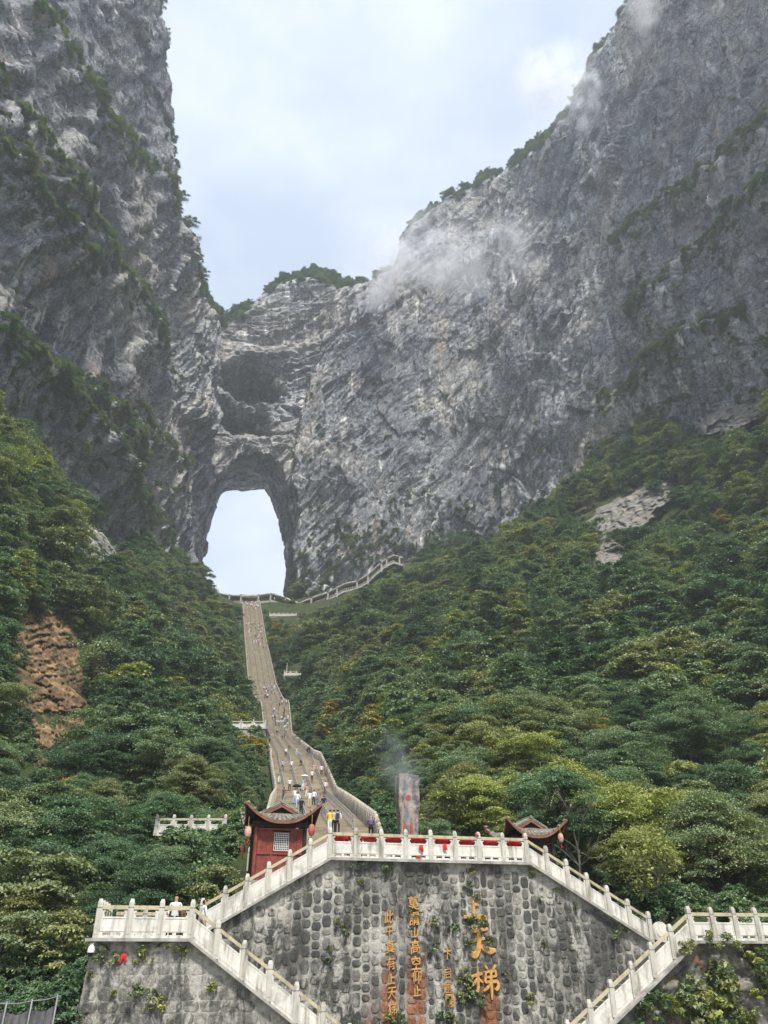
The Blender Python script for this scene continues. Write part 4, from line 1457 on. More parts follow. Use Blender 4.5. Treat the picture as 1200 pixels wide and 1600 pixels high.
def balustrade(name, label, pts, level, hpost=1.36, first=True, last=True, group=None, mats=('marble', 'marble_post', 'rail_stone'), ec=EC):
    """a run of posts, panels and handrails through the given points (one post on each)"""
    pts = [np.asarray(p, float) for p in pts]
    root = empty(name, tuple(pts[len(pts) // 2]), label, "balustrade", group)
    d = pts[-1] - pts[0]
    ea = np.array((d[0], d[1], 0)) / math.hypot(d[0], d[1])
    ec = np.array((-ea[1], ea[0], 0))
    s = hpost / 1.36
    for i, p in enumerate(pts):
        if (i == 0 and not first) or (i == len(pts) - 1 and not last): continue
        b = MB()
        post(b, p + ea * random.uniform(-0.012, 0.012) + UPZ * random.uniform(-0.012, 0.008), hpost + random.uniform(-0.015, 0.015), 0.105 * s, ea, ec)
        b.build("post", M[mats[1]], root)
    for p, q in zip(pts[:-1], pts[1:]):
        u = (q - p) / np.linalg.norm(q - p)
        g = 0.1 * s / np.linalg.norm(u[:2])
        p2, q2 = p + u * g, q - u * g
        W = np.linalg.norm((q2 - p2)[:2])
        b = MB()
        b.slab(p2, q2, 0.98 * s, 1.09 * s, ec, 0.15 * s)
        b.slab(p2, q2, 1.09 * s, 1.12 * s, ec, 0.11 * s)
        b.build("handrail", M[mats[2]], root)
        b = MB()
        F_ = lambda t_: p2 + (q2 - p2) * t_
        m_ = 0.055
        if level:
            # foot with two slots, framed panel, and carved brackets under the rail
            b.slab(p2, q2, 0.0, 0.085 * s, ec, 0.13 * s)
            b.slab(p2, q2, 0.19 * s, 0.73 * s, ec, 0.085 * s)
            for t0, t1 in ((0, 0.16), (0.44, 0.56), (0.84, 1)):
                b.slab(F_(t0), F_(t1), 0.085 * s, 0.19 * s, ec, 0.11 * s)
            b.slab(F_(0.2), F_(0.42), 0.085 * s, 0.115 * s, ec, 0.10 * s)
            b.slab(F_(0.58), F_(0.8), 0.085 * s, 0.115 * s, ec, 0.10 * s)
            for t0, t1, z0, z1 in ((0.04, 0.96, 0.67, 0.705), (0.04, 0.96, 0.225, 0.26), (0.04, 0.075, 0.26, 0.67), (0.925, 0.96, 0.26, 0.67)):
                b.slab(F_(t0), F_(t1), z0 * s, z1 * s, ec, 0.115 * s)
            for t0, t1, z0 in ((0, 0.13, 0.73), (0, 0.09, 0.785), (0, 0.09, 0.84), (0, 0.14, 0.895), (0.87, 1, 0.73), (0.91, 1, 0.785), (0.91, 1, 0.84), (0.86, 1, 0.895)):
                b.slab(F_(t0), F_(t1), z0 * s, (z0 + 0.06) * s, ec, 0.09 * s)
        else:
            b.slab(p2, q2, 0.0, 0.10 * s, ec, 0.13 * s)
            b.slab(p2, q2, 0.10 * s, 0.78 * s, ec, 0.085 * s)
            for t0, t1, z0, z1 in ((0.03, 0.97, 0.715, 0.75), (0.03, 0.97, 0.14, 0.18), (0.03, 0.07, 0.18, 0.715), (0.93, 0.97, 0.18, 0.715)):
                b.slab(F_(t0), F_(t1), z0 * s, z1 * s, ec, 0.11 * s)
            for t0, t1 in ((0, 0.07), (0.93, 1)):
                b.slab(F_(t0), F_(t1), 0.78 * s, 0.98 * s, ec, 0.09 * s)
        b.build("panel", M[mats[0]], root)
    return root


def even(p, q, n): return [np.asarray(p) + (np.asarray(q) - np.asarray(p)) * i / n for i in range(n + 1)]


RB = balustrade("balustrade", "level white balustrade along the top of the carved wall, red cloth in its gaps", even(L(-4.93, 0.1, ZT), L(4.93, 0.1, ZT), 8), True)
balustrade("balustrade", "sloping white balustrade of the left upper flight, in front of the red kiosk", even(L(-10.5, 0.1, ZT - 5.57 * SLU), L(-4.93, 0.1, ZT), 6), False, last=False)
balustrade("balustrade", "sloping white balustrade of the right upper flight, ending in a round drum stone", even(L(4.93, 0.1, ZT), L(11.05, 0.1, ZT - 6.12 * SLU), 6), False, first=False)
balustrade("balustrade", "level white balustrade of the left landing above the squared block wall", even(L(-14.46, P1 + 0.1, ZL), L(-10.95, P1 + 0.1, ZL), 3), True)
balustrade("balustrade", "sloping white balustrade of the left lower flight running down to the bottom edge", even(L(-10.95, P1 + 0.1, ZL), L(-3.45, P1 + 0.1, ZL - 7.5 * SLL), 7), False, first=False)
balustrade("balustrade", "sloping white balustrade of the right lower flight with weeds at its foot", even(L(3.45, P1 + 0.1, ZL - 7.5 * SLL), L(10.95, P1 + 0.1, ZL), 7), False, last=False)
balustrade("balustrade", "level white balustrade of the right landing at the right edge", even(L(10.95, P1 + 0.1, ZL), L(18.9, P1 + 0.1, ZL), 7), True)
balustrade("balustrade", "short white balustrade at the outer end of the left landing", even(L(-14.46, P1 + 0.1, ZL), L(-14.46, 1.6, ZL), 4), True, first=False)
balustrade("balustrade", "white balustrade at the back of the left landing, half hidden by the front one", even(L(-14.3, 1.7, ZL), L(-11.6, 1.7, ZL), 2), True, first=False)

# drum stone that ends the right upper flight
ds = empty("drum_stone", tuple(L(11.55, 0.1, 0.49)), "round carved drum stone at the foot of the right upper flight's rail", "drum stone")
b = MB()
b.tube([L(11.6, 0.03, 1.06), L(11.6, 0.17, 1.06)], 0.42, 20)
b.tube([L(11.6, 0.0, 1.06), L(11.6, 0.2, 1.06)], 0.25, 16)
b.build("drum", M['marble'], ds)
b = MB()
b.slab(L(11.1, 0.1, 0.75), L(12.05, 0.1, 0.49), 0, 0.25, -EC, 0.16)
b.build("drum_foot", M['marble_post'], ds)

# ---- red prayer cloth tied behind the central balustrade: one bundle in each bay
pp = even(L(-4.93, 0.30, ZT), L(4.93, 0.30, ZT), 8)
for i in range(8):
    rng = np.random.default_rng(800 + i)
    p, q = pp[i] * 0.83 + pp[i + 1] * 0.17, pp[i] * 0.17 + pp[i + 1] * 0.83
    root = empty("prayer_ribbons", tuple((p + q) / 2 + UPZ * 0.78), "bundle of red prayer ribbons tied in a gap of the central white balustrade", "ribbons", "red prayer ribbons along the central balustrade")
    b = MB()
    b.tube([p - EA * 0.25 + UPZ * 1.04, q + EA * 0.25 + UPZ * 1.04], 0.012, 5)
    b.build("cord", M['red_cloth'], root)
    b = MB()
    n = 34
    for k in range(n):
        t0 = (k + rng.uniform(0, 1)) / n
        x = p + (q - p) * t0 + EC * rng.uniform(-0.05, 0.05)
        ln = rng.uniform(0.22, 0.5)
        wd = rng.uniform(0.018, 0.04)
        s1, s2 = rng.uniform(-0.05, 0.05, 2)
        for (z0, z1, o0, o1) in ((1.04, 1.04 - ln * 0.5, 0, s1), (1.04 - ln * 0.5, 1.04 - ln, s1, s1 + s2)):
            b.box8([x + EA * (o0 - wd) + UPZ * z0 - EC * 0.004, x + EA * (o0 + wd) + UPZ * z0 - EC * 0.004, x + EA * (o0 + wd) + UPZ * z0 + EC * 0.004, x + EA * (o0 - wd) + UPZ * z0 + EC * 0.004,
                    x + EA * (o1 - wd) + UPZ * z1 - EC * 0.02, x + EA * (o1 + wd) + UPZ * z1 - EC * 0.02, x + EA * (o1 + wd) + UPZ * z1 - EC * 0.012, x + EA * (o1 - wd) + UPZ * z1 - EC * 0.012])
    o = b.build("ribbon", M['red_cloth'], root)
    tag(o, kind='stuff')
# a few that hang over to the front
for k, (px, py, lab) in enumerate(((658, 1320, "loose red ribbon hanging over the third panel left of the central balustrade's middle post"), (695, 1318, "torn red ribbon draped on the middle of the central balustrade"), (744, 1302, "small knotted red cloth on the handrail toward the right end of the central balustrade"), (655, 1337, "red ribbon caught in the foot slot of a central balustrade panel"), (195, 1489, "red rag hanging on the block wall under the left landing"))):
    c_ = -0.02 if k < 4 else P1 - 0.05
    a0, z0 = plane_c(px, py, c_)
    b = MB()
    rng = np.random.default_rng(850 + k)
    for s_ in range(4):
        x = L(a0 + rng.uniform(-0.07, 0.07), c_, z0)
        ln = rng.uniform(0.15, 0.35) * (0.4 if k in (2, 3) else 1)
        wd = 0.05 if k != 3 else 0.12
        m_ = x + EA * rng.uniform(-0.04, 0.04) - UPZ * ln * 0.5 - EC * 0.03
        e_ = x + EA * rng.uniform(-0.08, 0.08) - UPZ * ln - EC * 0.01
        for (u_, v_) in ((x, m_), (m_, e_)):
            b.box8([u_ - EA * wd - EC * .005, u_ + EA * wd - EC * .005, u_ + EA * wd + EC * .005, u_ - EA * wd + EC * .005, v_ - EA * wd * .8 - EC * .005, v_ + EA * wd * .8 - EC * .005, v_ + EA * wd * .8 + EC * .005, v_ - EA * wd * .8 + EC * .005])
    o = b.build("red_ribbon", M['red_cloth'], None, L(a0, c_, z0))
    tag(o, lab, "ribbon")

# ---- carved characters
def carve_text(ch, px, py, size_px, c=-0.075, squash=1.0, bold=0.0, slant=0.0):
    a0, z0 = plane_c(px, py, 0.0)
    a1, z1 = plane_c(px, py - size_px, 0.0)
    s = abs(z1 - z0)
    cu = bpy.data.curves.new("character", 'FONT')
    cu.body = ch
    cu.size = s * 1.08
    cu.align_x, cu.align_y = 'CENTER', 'CENTER'
    cu.extrude = 0.022
    cu.offset = bold * s
    cu.shear = slant
    ob = bpy.data.objects.new("character", cu)
    COL.objects.link(ob)
    me = bpy.data.meshes.new_from_object(ob.evaluated_get(bpy.context.evaluated_depsgraph_get()))
    COL.objects.unlink(ob)
    bpy.data.objects.remove(ob)
    me.name = "carved_character"
    me.materials.clear()
    me.materials.append(M['gold'])
    co = np.empty(len(me.vertices) * 3, np.float32)
    me.vertices.foreach_get('co', co)
    co = co.reshape(-1, 3)
    mid = (co[:, :2].max(0) + co[:, :2].min(0)) / 2
    x, y = (co[:, 0] - mid[0]) * squash, co[:, 1] - mid[1]
    y = y + 0.10 * x + 0.02 * s * np.sin(x / s * 7 + px)          # the brush rises to the right
    x = x + 0.03 * s * np.sin(y / s * 6 + py)
    W_ = OO[None] + (a0 + x)[:, None] * EA + (z0 + y)[:, None] * UPZ + (c - co[:, 2])[:, None] * EC
    me.vertices.foreach_set('co', (W_ - np.array(wall0.location)).astype(np.float32).ravel())
    me.update()
    o = link("carved_character", me, wall0)
    o['label'] = f"carved character {ch}"


for ch, y in zip("莫謂山高空仰止", (1411, 1435, 1457, 1479, 1504, 1526, 1548)):
    carve_text(ch, 645 + (y - 1411) * 0.045, y, 21 if ch not in "山止" else 17, bold=0.012, squash=0.85)
for ch, y in zip("此中真有上天梯", (1432, 1453, 1479, 1505, 1529, 1551, 1575)):
    carve_text(ch, 607 + (y - 1432) * 0.04, y, 20 if ch not in "中上" else 17, bold=0.010, squash=0.80)
for ch, y in zip("卞启题", (1490, 1520, 1543)):
    carve_text(ch, 698, y, 18, bold=0.004, squash=0.85)


def brush(name, strokes, px, py, w_px, h_px, label):
    """big brush character: strokes are lists of (x, y, width) in a unit square, swelling and tapering like the brush"""
    b = MB()
    a0, z0 = plane_c(px, py, 0)
    wa = (plane_c(px + w_px / 2, py, 0)[0] - plane_c(px - w_px / 2, py, 0)[0])
    ha = (plane_c(px, py - h_px / 2, 0)[1] - plane_c(px, py + h_px / 2, 0)[1])
    for k, st in enumerate(strokes):
        P = np.array(st, float)
        tt = np.linspace(0, len(P) - 1, 5 * (len(P) - 1) + 1)
        x, y, w = (np.interp(tt, range(len(P)), P[:, j]) for j in range(3))
        if len(P) > 2:
            for _ in range(2):
                x[1:-1], y[1:-1], w[1:-1] = (x[:-2] + 2 * x[1:-1] + x[2:]) / 4, (y[:-2] + 2 * y[1:-1] + y[2:]) / 4, (w[:-2] + 2 * w[1:-1] + w[2:]) / 4
        pts = np.stack([a0 + (x - 0.5) * wa, z0 + (y - 0.5) * ha], -1)
        tg = np.gradient(pts, axis=0)
        tg /= np.linalg.norm(tg, axis=1, keepdims=True) + 1e-9
        nr = np.stack([-tg[:, 1], tg[:, 0]], -1) * (w * wa / 2)[:, None]
        dz = 0.004 * k
        V = []
        for (q, m_) in zip(pts, nr):
            for (f, dep) in ((1.0, -0.055), (0.7, -0.105 - dz), (-0.7, -0.105 - dz), (-1.0, -0.055)):
                V.append(L(q[0] + m_[0] * f, dep, q[1] + m_[1] * f))
        n = len(pts)
        Fc = [(i * 4 + j, i * 4 + j + 1, i * 4 + 5 + j, i * 4 + 4 + j) for i in range(n - 1) for j in range(3)]
        Fc += [(0, 3, 2, 1), (4 * n - 4, 4 * n - 3, 4 * n - 2, 4 * n - 1)]
        b.poly(V, Fc)
    o = b.build(name, M['gold'], wall0)
    o['label'] = label


brush("carved_character", [[(0.44, 0.98, 0.10), (0.46, 0.6, 0.14), (0.45, 0.14, 0.16)], [(0.46, 0.66, 0.10), (0.62, 0.66, 0.14), (0.70, 0.62, 0.05)], [(0.0, 0.12, 0.14), (0.3, 0.10, 0.17), (0.7, 0.10, 0.20), (1.0, 0.06, 0.22)]], 741, 1419, 36, 36, "large carved character 上")
brush("carved_character", [[(0.18, 0.92, 0.12), (0.45, 0.95, 0.15), (0.78, 1.0, 0.10)], [(0.08, 0.60, 0.10), (0.40, 0.64, 0.13), (0.66, 0.68, 0.09)], [(0.46, 0.94, 0.12), (0.46, 0.6, 0.17), (0.42, 0.30, 0.20), (0.30, 0.10, 0.22), (0.10, 0.16, 0.08)], [(0.44, 0.52, 0.08), (0.60, 0.34, 0.15), (0.82, 0.26, 0.24), (1.02, 0.30, 0.12)]], 750, 1475, 44, 48, "large carved character 天")
brush("carved_character", [[(0.02, 0.66, 0.08), (0.22, 0.70, 0.11), (0.42, 0.76, 0.07)], [(0.26, 1.0, 0.08), (0.26, 0.5, 0.12), (0.24, 0.14, 0.11), (0.16, 0.2, 0.04)], [(0.24, 0.62, 0.08), (0.12, 0.42, 0.10), (0.0, 0.32, 0.05)], [(0.28, 0.60, 0.07), (0.36, 0.5, 0.09), (0.42, 0.46, 0.05)],
                          [(0.52, 1.04, 0.07), (0.58, 0.96, 0.10), (0.62, 0.90, 0.06)], [(0.92, 1.08, 0.06), (0.86, 0.98, 0.10), (0.78, 0.90, 0.06)], [(0.50, 0.80, 0.07), (0.72, 0.84, 0.11), (0.90, 0.86, 0.10), (0.90, 0.70, 0.10), (0.86, 0.64, 0.05)], [(0.54, 0.62, 0.07), (0.72, 0.65, 0.09), (0.88, 0.66, 0.06)], [(0.54, 0.78, 0.08), (0.52, 0.62, 0.10), (0.50, 0.46, 0.09), (0.70, 0.48, 0.10), (0.94, 0.50, 0.12), (0.98, 0.34, 0.13), (0.90, 0.20, 0.11), (0.80, 0.26, 0.04)], [(0.72, 0.92, 0.09), (0.72, 0.5, 0.13), (0.71, 0.1, 0.12), (0.70, -0.12, 0.05)], [(0.70, 0.44, 0.09), (0.58, 0.28, 0.11), (0.44, 0.16, 0.05)]], 757, 1533, 44, 46, "large carved character 梯")
# seal below the signature
a0, z0 = plane_c(702, 1563, 0)
b = MB()
b.box(L(a0, -0.06, z0), EA * 0.20, EC * 0.03, UPZ * 0.24)
b.build("carved_seal", M['gold'], wall0)
b = MB()
for k in range(4):
    for j in range(5):
        b.box(L(a0 - 0.13 + k * 0.087, -0.094, z0 - 0.17 + j * 0.085), EA * (0.030 if (k + j) % 3 else 0.012), EC * 0.004, UPZ * (0.012 if (k + j) % 2 else 0.032))
o = b.build("seal_relief", M['eave'], wall0)
o['kind'] = 'stuff'

# ------------------------------------------------------------------ kiosks with upturned roofs
def kiosk(a0, c0, z0, half, hwall, roof_half, label, lattice):
    """a0, c0: centre of the front; z0 floor"""
    cc = c0 + half
    root = empty("kiosk", tuple(L(a0, cc, z0)), label, "kiosk")
    K = lambda a, c, z: L(a0 + a, cc + c, z0 + z)
    # podium
    b = MB()
    b.box(K(0, 0, -0.65), EA * (half + 0.25), EC * (half + 0.25), UPZ * 0.65)
    b.build("podium", M['paving'], root)
    for sa in (-1, 1):
        for sc in (-1, 1):
            b = MB()
            b.tube([K(sa * half, sc * half, 0.0), K(sa * half, sc * half, hwall)], 0.10, 10)
            b.lathe(K(sa * half, sc * half, 0), [(0.16, 0), (0.17, 0.08), (0.12, 0.14)], 10)
            b.build("column", M['red_wood'] if sc < 0 and sa < 0 and lattice else M['dark_wood'], root)
    t = 0.05
    front = M['red_wood'] if lattice else M['dark_wood']  # without lattice the front is coloured dark, standing for shade under the eave
    ic = half - 0.1
    # front: boards, rails and frames
    wd = 2 * ic
    xs = [-ic, -ic + wd * 0.33, -ic + wd * 0.40, -ic + wd * 0.76, -ic + wd * 0.80, ic]
    zm = hwall * 0.46
    for (x0, x1) in ((-ic, -0.38 * ic), (-0.38 * ic, 0.48 * ic), (0.48 * ic, ic)):
        n = 3 if x1 - x0 > 0.6 else 2
        for k in range(n):
            y0, y1 = x0 + (x1 - x0) * k / n + 0.006, x0 + (x1 - x0) * (k + 1) / n - 0.006
            b = MB()
            b.slab(K(y0, -half + 0.02 + 0.006 * (k % 2), 0), K(y1, -half + 0.02 + 0.006 * (k % 2), 0), 0.10, zm - 0.04, -EC, t)
            b.build("plank", front, root)
            if not (lattice and x0 > -0.5 * ic and x1 < 0.6 * ic):
                b = MB()
                b.slab(K(y0, -half + 0.02 + 0.006 * (k % 2), 0), K(y1, -half + 0.02 + 0.006 * (k % 2), 0), zm + 0.04, hwall - 0.36, -EC, t)
                b.build("plank", front, root)
    for sgn in (-1, 1):                                            # side and back walls
        b = MB()
        b.slab(K(sgn * half, -ic, 0), K(sgn * half, ic, 0), 0.1, hwall - 0.3, EA, t)
        b.build("side_wall", M['dark_wood'], root)
    b = MB()
    b.slab(K(-ic, half, 0), K(ic, half, 0), 0.1, hwall - 0.3, EC, t)
    b.build("back_wall", M['dark_wood'], root)
    b = MB()
    for z in (0.05, zm, hwall - 0.32):
        b.slab(K(-ic, -half, 0), K(ic, -half, 0), z - 0.05, z + 0.05, -EC, 0.10)
    for x in (-0.38 * ic, 0.48 * ic):
        b.slab(K(x - 0.04, -half, 0), K(x + 0.04, -half, 0), 0.0, hwall - 0.37, -EC, 0.095)
    b.build("wall_frame", front, root)
    b = MB()
    for sc in (-1, 1):
        b.slab(K(-half - 0.2, sc * half, 0), K(half + 0.2, sc * half, 0), hwall - 0.22, hwall + 0.02, -EC, 0.16)
        b.slab(K(sc * half, -half - 0.2, 0), K(sc * half, half + 0.2, 0), hwall - 0.215, hwall + 0.025, EA, 0.15)
    b.build("lintel", M['dark_wood'], root)
    if lattice:
        x0, x1, zl, zh = -0.33 * ic, 0.43 * ic, zm + 0.12, hwall - 0.48
        win = MB()
        for (u0, u1, v0, v1) in ((x0, x1, zl - 0.04, zl), (x0, x1, zh, zh + 0.04), (x0, x0 + 0.05, zl, zh), (x1 - 0.05, x1, zl, zh)):
            win.slab(K(u0, -half - 0.01, 0), K(u1, -half - 0.01, 0), v0, v1, -EC, 0.08)
        wf = win.build("lattice_window", M['red_wood'], root)
        b = MB()
        b.slab(K(x0 + .05, -half + 0.05, 0), K(x1 - .05, -half + 0.05, 0), zl, zh, -EC, 0.02)
        b.build("backing", M['dark_wood'], wf)
        b = MB()
        n = 8
        for i in range(n + 1):
            x = x0 + 0.07 + (x1 - x0 - 0.14) * i / n
            b.slab(K(x - 0.012, -half - 0.02, 0), K(x + 0.012, -half - 0.02, 0), zl + 0.01, zh - 0.01, -EC, 0.02)
            z = zl + 0.015 + (zh - zl - 0.03) * i / n
            j = (i % 2) * 0.06
            b.slab(K(x0 + 0.06 + j, -half - 0.035, 0), K(x1 - 0.06 - j, -half - 0.035, 0), z - 0.012, z + 0.012, -EC, 0.02)
        b.build("lattice", M['white'], wf)
    # roof: a skirt that sweeps up to four corners, and a small gabled ridge on it
    E, I, hr, lift = roof_half, roof_half * 0.50, 0.50, 0.86
    zb = hwall + 0.02

    def skirt(side, s, t_, dz=0.0):
        e = E * (1 - t_) + I * t_
        k = abs(s)
        z = zb + hr * t_ ** 1.25 + lift * (k ** 2.5) * (1 - t_) ** 1.8 + dz
        out = e + 0.16 * (k ** 4) * (1 - t_)
        x, y = s * out, -(e + 0.16 * (k ** 4) * (1 - t_))
        for _ in range(side):
            x, y = -y, x
        return K(x, y, z)
    ns, nt = 24, 7
    roof = MB()
    for side in range(4):
        V, Fc = [], []
        for dz in (0.0, -0.07):
            for i in range(ns + 1):
                for j in range(nt + 1):
                    V.append(skirt(side, -1 + 2 * i / ns, j / nt, dz))
        N1 = (ns + 1) * (nt + 1)
        for i in range(ns):
            for j in range(nt):
                a_ = i * (nt + 1) + j
                Fc.append((a_, a_ + nt + 1, a_ + nt + 2, a_ + 1))
                Fc.append((N1 + a_, N1 + a_ + 1, N1 + a_ + nt + 2, N1 + a_ + nt + 1))
        roof.poly(V, Fc)
    rf = roof.build("roof", M['dark_wood'], root)
    tiles, fascia, hips = MB(), MB(), MB()
    for side in range(4):
        nrow = 13
        for r in range(nrow):
            s = -0.94 + 1.88 * r / (nrow - 1)
            tl = 1.0
            pts = [skirt(side, s * (1 - 0.0 * q), q, 0.035) for q in np.linspace(-0.02, tl, 6)]
            tiles.tube(pts, 0.07 * E / 1.9, 6)
            # pan tiles between the rows, overlapping downhill
            if r < nrow - 1:
                s2 = s + 0.94 / (nrow - 1)
                for q in np.linspace(0.0, 0.88, 7):
                    a_, b_, c_, d_ = skirt(side, s + 0.012, q, 0.022), skirt(side, 2 * s2 - s - 0.012, q, 0.022), skirt(side, 2 * s2 - s - 0.012, q + 0.13, 0.010), skirt(side, s + 0.012, q + 0.13, 0.010)
                    tiles.box8([a_ - UPZ * 0.02, b_ - UPZ * 0.02, c_ - UPZ * 0.02, d_ - UPZ * 0.02, a_, b_, c_, d_])
        for i in range(ns):
            p, q = skirt(side, -1 + 2 * i / ns, 0.0, -0.07), skirt(side, -1 + 2 * (i + 1) / ns, 0.0, -0.07)
            n_ = np.cross(q - p, UPZ)
            n_ /= np.linalg.norm(n_)
            fascia.slab(p, q, -0.075, 0.06, n_, 0.05, off=0.02)
        hp = [skirt(side, 1.0, q, 0.09) for q in np.linspace(-0.10, 1, 9)]
        hp[0] = hp[0] + UPZ * 0.10
        hips.tube(hp, [0.05, 0.065, 0.075, 0.08, 0.08, 0.08, 0.08, 0.08, 0.08], 7)
    for side in range(4):                                          # round end tiles along the eave
        for r in range(13):
            s = -0.94 + 1.88 * r / 12
            p = skirt(side, s, -0.03, 0.035)
            q = skirt(side, s, 0.04, 0.035)
            tiles.tube([p, q], 0.088 * E / 1.9, 8)
    tl_ = tiles.build("roof_tile", M['tile'], rf)
    tl_['kind'] = 'stuff'
    fascia.build("eave_board", M['eave'], rf)
    hips.build("hip_ridge", M['tile'], rf)
    # gable
    zi = zb + hr - 0.03
    hg = 0.46
    gb = MB()
    for sgn in (-1, 1):
        for c_ in (-1,):
            pass
        prof = [(0, zi + hg), (sgn * (I + 0.14), zi - 0.03)]
        p0, p1 = prof
        A, B, C, D = K(p0[0], -I - 0.18, p0[1]), K(p1[0], -I - 0.18, p1[1]), K(p1[0], I + 0.18, p1[1]), K(p0[0], I + 0.18, p0[1])
        gb.box8([A - UPZ * .05, B - UPZ * .05, C - UPZ * .05, D - UPZ * .05, A, B, C, D])
    gb.build("gable_roof", M['tile'], rf)
    b = MB()
    for sgn in (-1, 1):
        for k in range(9):
            y = -I - 0.12 + (2 * I + 0.24) * k / 8
            b.tube([K(0.03 * sgn, y, zi + hg + 0.03), K(sgn * (I + 0.14), y, zi)], 0.045, 6)
    o = b.build("gable_tile", M['tile'], rf)
    o['kind'] = 'stuff'
    b = MB()
    b.tube([K(0, -I - 0.22, zi + hg + 0.07), K(0, I + 0.22, zi + hg + 0.07)], 0.075, 8)
    b.build("ridge", M['tile'], rf)
    for c_ in (-1, 1):
        b = MB()
        y = c_ * (I + 0.14)
        for sgn in (-1, 1):
            A, B = K(0, y, zi + hg - 0.06), K(sgn * (I + 0.10), y, zi - 0.10)
            b.slab(A, B, -0.13, 0.0, -EC, 0.05)
        b.build("barge_board", M['eave'], rf)
        b = MB()
        y = c_ * (I - 0.06)
        b.poly([K(-I, y, zi - 0.05), K(I, y, zi - 0.05), K(0, y, zi + hg - 0.1), K(-I, y + 0.05, zi - 0.05), K(I, y + 0.05, zi - 0.05), K(0, y + 0.05, zi + hg - 0.1)], [(0, 1, 2), (5, 4, 3), (0, 3, 4, 1), (1, 4, 5, 2), (2, 5, 3, 0)])
        b.build("gable_wall", M['dark_wood'], rf)
    return root


KA, KZ = plane_c(434, 1376, 2.3)
kiosk(KA, 2.3, KZ, 1.2, 2.62, 1.72, "red plank kiosk with a white lattice window and grey upturned roof, left of the stairway", True)
RA, RZ = plane_c(838, 1306, 1.9)
kiosk(RA, 2.3, RZ - 2.62, 1.05, 2.62, 1.55, "kiosk with grey upturned roof half hidden behind the right end of the central balustrade", False)


def lantern(px, py, c, label, mat, r=0.17, h=0.42, cord=0.5):
    a, z = plane_c(px, py, c)
    root = empty("lantern", tuple(L(a, c, z)), label, "lantern")
    b = MB()
    n = 8
    b.lathe(L(a, c, z - h / 2), [(r * (0.72 + 0.28 * math.sin(math.pi * k / n)) * (1.0 if k % 2 else 0.965), h * k / n) for k in range(n + 1)], 14)
    b.build("lantern_body", mat, root)
    b = MB()
    b.lathe(L(a, c, z + h / 2), [(r * 0.6, 0), (r * 0.6, 0.04), (r * 0.3, 0.06)], 10)
    b.lathe(L(a, c, z - h / 2 - 0.05), [(r * 0.4, 0), (r * 0.6, 0.02), (r * 0.6, 0.05)], 10)
    b.tube([L(a, c, z + h / 2), L(a, c, z + h / 2 + cord)], 0.012, 5)
    b.build("lantern_cap", M['gold'], root)
    b = MB()
    for k in range(7):
        th = k * 0.9
        b.tube([L(a, c, z - h / 2 - 0.04), L(a + 0.03 * math.cos(th), c + 0.03 * math.sin(th), z - h / 2 - 0.32)], 0.009, 4)
    b.build("tassel", M['red_cloth'], root)


M['lantern_red'] = worn("faded_red_silk", (0.40, 0.095, 0.075), 0.25, 6, 0.6, 0.1)
M['lantern_pale'] = worn("bleached_pink_silk", (0.52, 0.32, 0.27), 0.3, 7, 0.6, 0.1, (0.42, 0.16, 0.12))
lantern(387.5, 1300, 1.6, "bleached pink lantern under the front left eave of the red kiosk", M['lantern_pale'])
lantern(379.5, 1326, 3.6, "small red lantern behind the left corner of the red kiosk", M['lantern_red'], 0.13, 0.34, 1.3)
lantern(487, 1297, 1.6, "faded red lantern under the right eave of the red kiosk", M['lantern_red'])
lantern(876, 1309, 1.6, "white and red lantern under the right eave of the right kiosk", M['lantern_pale'], 0.15, 0.36)

# lamp arm with a red lantern by the foot of the right upper flight
a0, z0 = plane_c(1029, 1455, 3.0)
lp = empty("lamp_post", tuple(L(a0, 3.0, z0 - 1.5)), "thin dark pole with a curved white arm behind the foot of the right upper flight", "lamp post")
b = MB()
b.tube([L(a0, 3.0, z0 - 1.5), L(a0, 3.0, z0 + 0.9)], 0.035, 8)
b.build("pole", M['steel'], lp)
b = MB()
b.tube([L(a0, 3.0, z0 + 0.6), L(a0 + 0.15, 3.0, z0 + 0.82), L(a0 + 0.45, 3.0, z0 + 0.95), L(a0 + 0.85, 3.0, z0 + 0.92)], 0.025, 6)
b.build("arm", M['white'], lp)
lantern(1037, 1434, 2.8, "red lantern hanging by the thin pole at the foot of the right upper flight", M['lantern_red'], 0.11, 0.36, 0.3)

# ------------------------------------------------------------------ stone pillar with incense
pc = 11.5
a0, z0 = plane_c(636, 1212, pc)
a1, z1 = plane_c(636, 1312, pc)
pw = (plane_c(652, 1240, pc)[0] - plane_c(620, 1240, pc)[0]) / 2
t = NT("burnt_pillar_stone")
w = t.world()
c = t.ramp(t.noise(w, 2.6, 7, 0.7), [(0.3, (0.05, 0.048, 0.05)), (0.5, (0.13, 0.125, 0.125)), (0.68, (0.36, 0.32, 0.29))])
c = t.mix(t.ramp(t.noise(t.world((1, 1, 0.3)), 1.9, 4), [(0.52, 0.0), (0.64, 0.7)]), c, (0.40, 0.29, 0.215))
M['pillar'] = t.done(c, 0.9, t.bump(t.noise(w, 12, 6, 0.7), 0.6, 0.06), 0.2)
pil = empty("stone_pillar", tuple(L(a0, pc, z1 - 1.2)), "tall weathered stone pillar with a burnt face and a small red emblem, smoke before it", "stone pillar")
n, m = 72, 46
th = np.linspace(0, 2 * math.pi, n, endpoint=False)[None]
hh = np.linspace(0, 1, m)[:, None]
ex = 26.0
r = (np.abs(np.cos(th)) ** ex + np.abs(np.sin(th)) ** ex) ** (-1 / ex)
H_ = z0 - z1 + 1.2
prf = 0.86 + 0.14 * sstep(0.45, 0.62, hh)
cap = np.where(hh > 0.985, 0.97, 1.0)
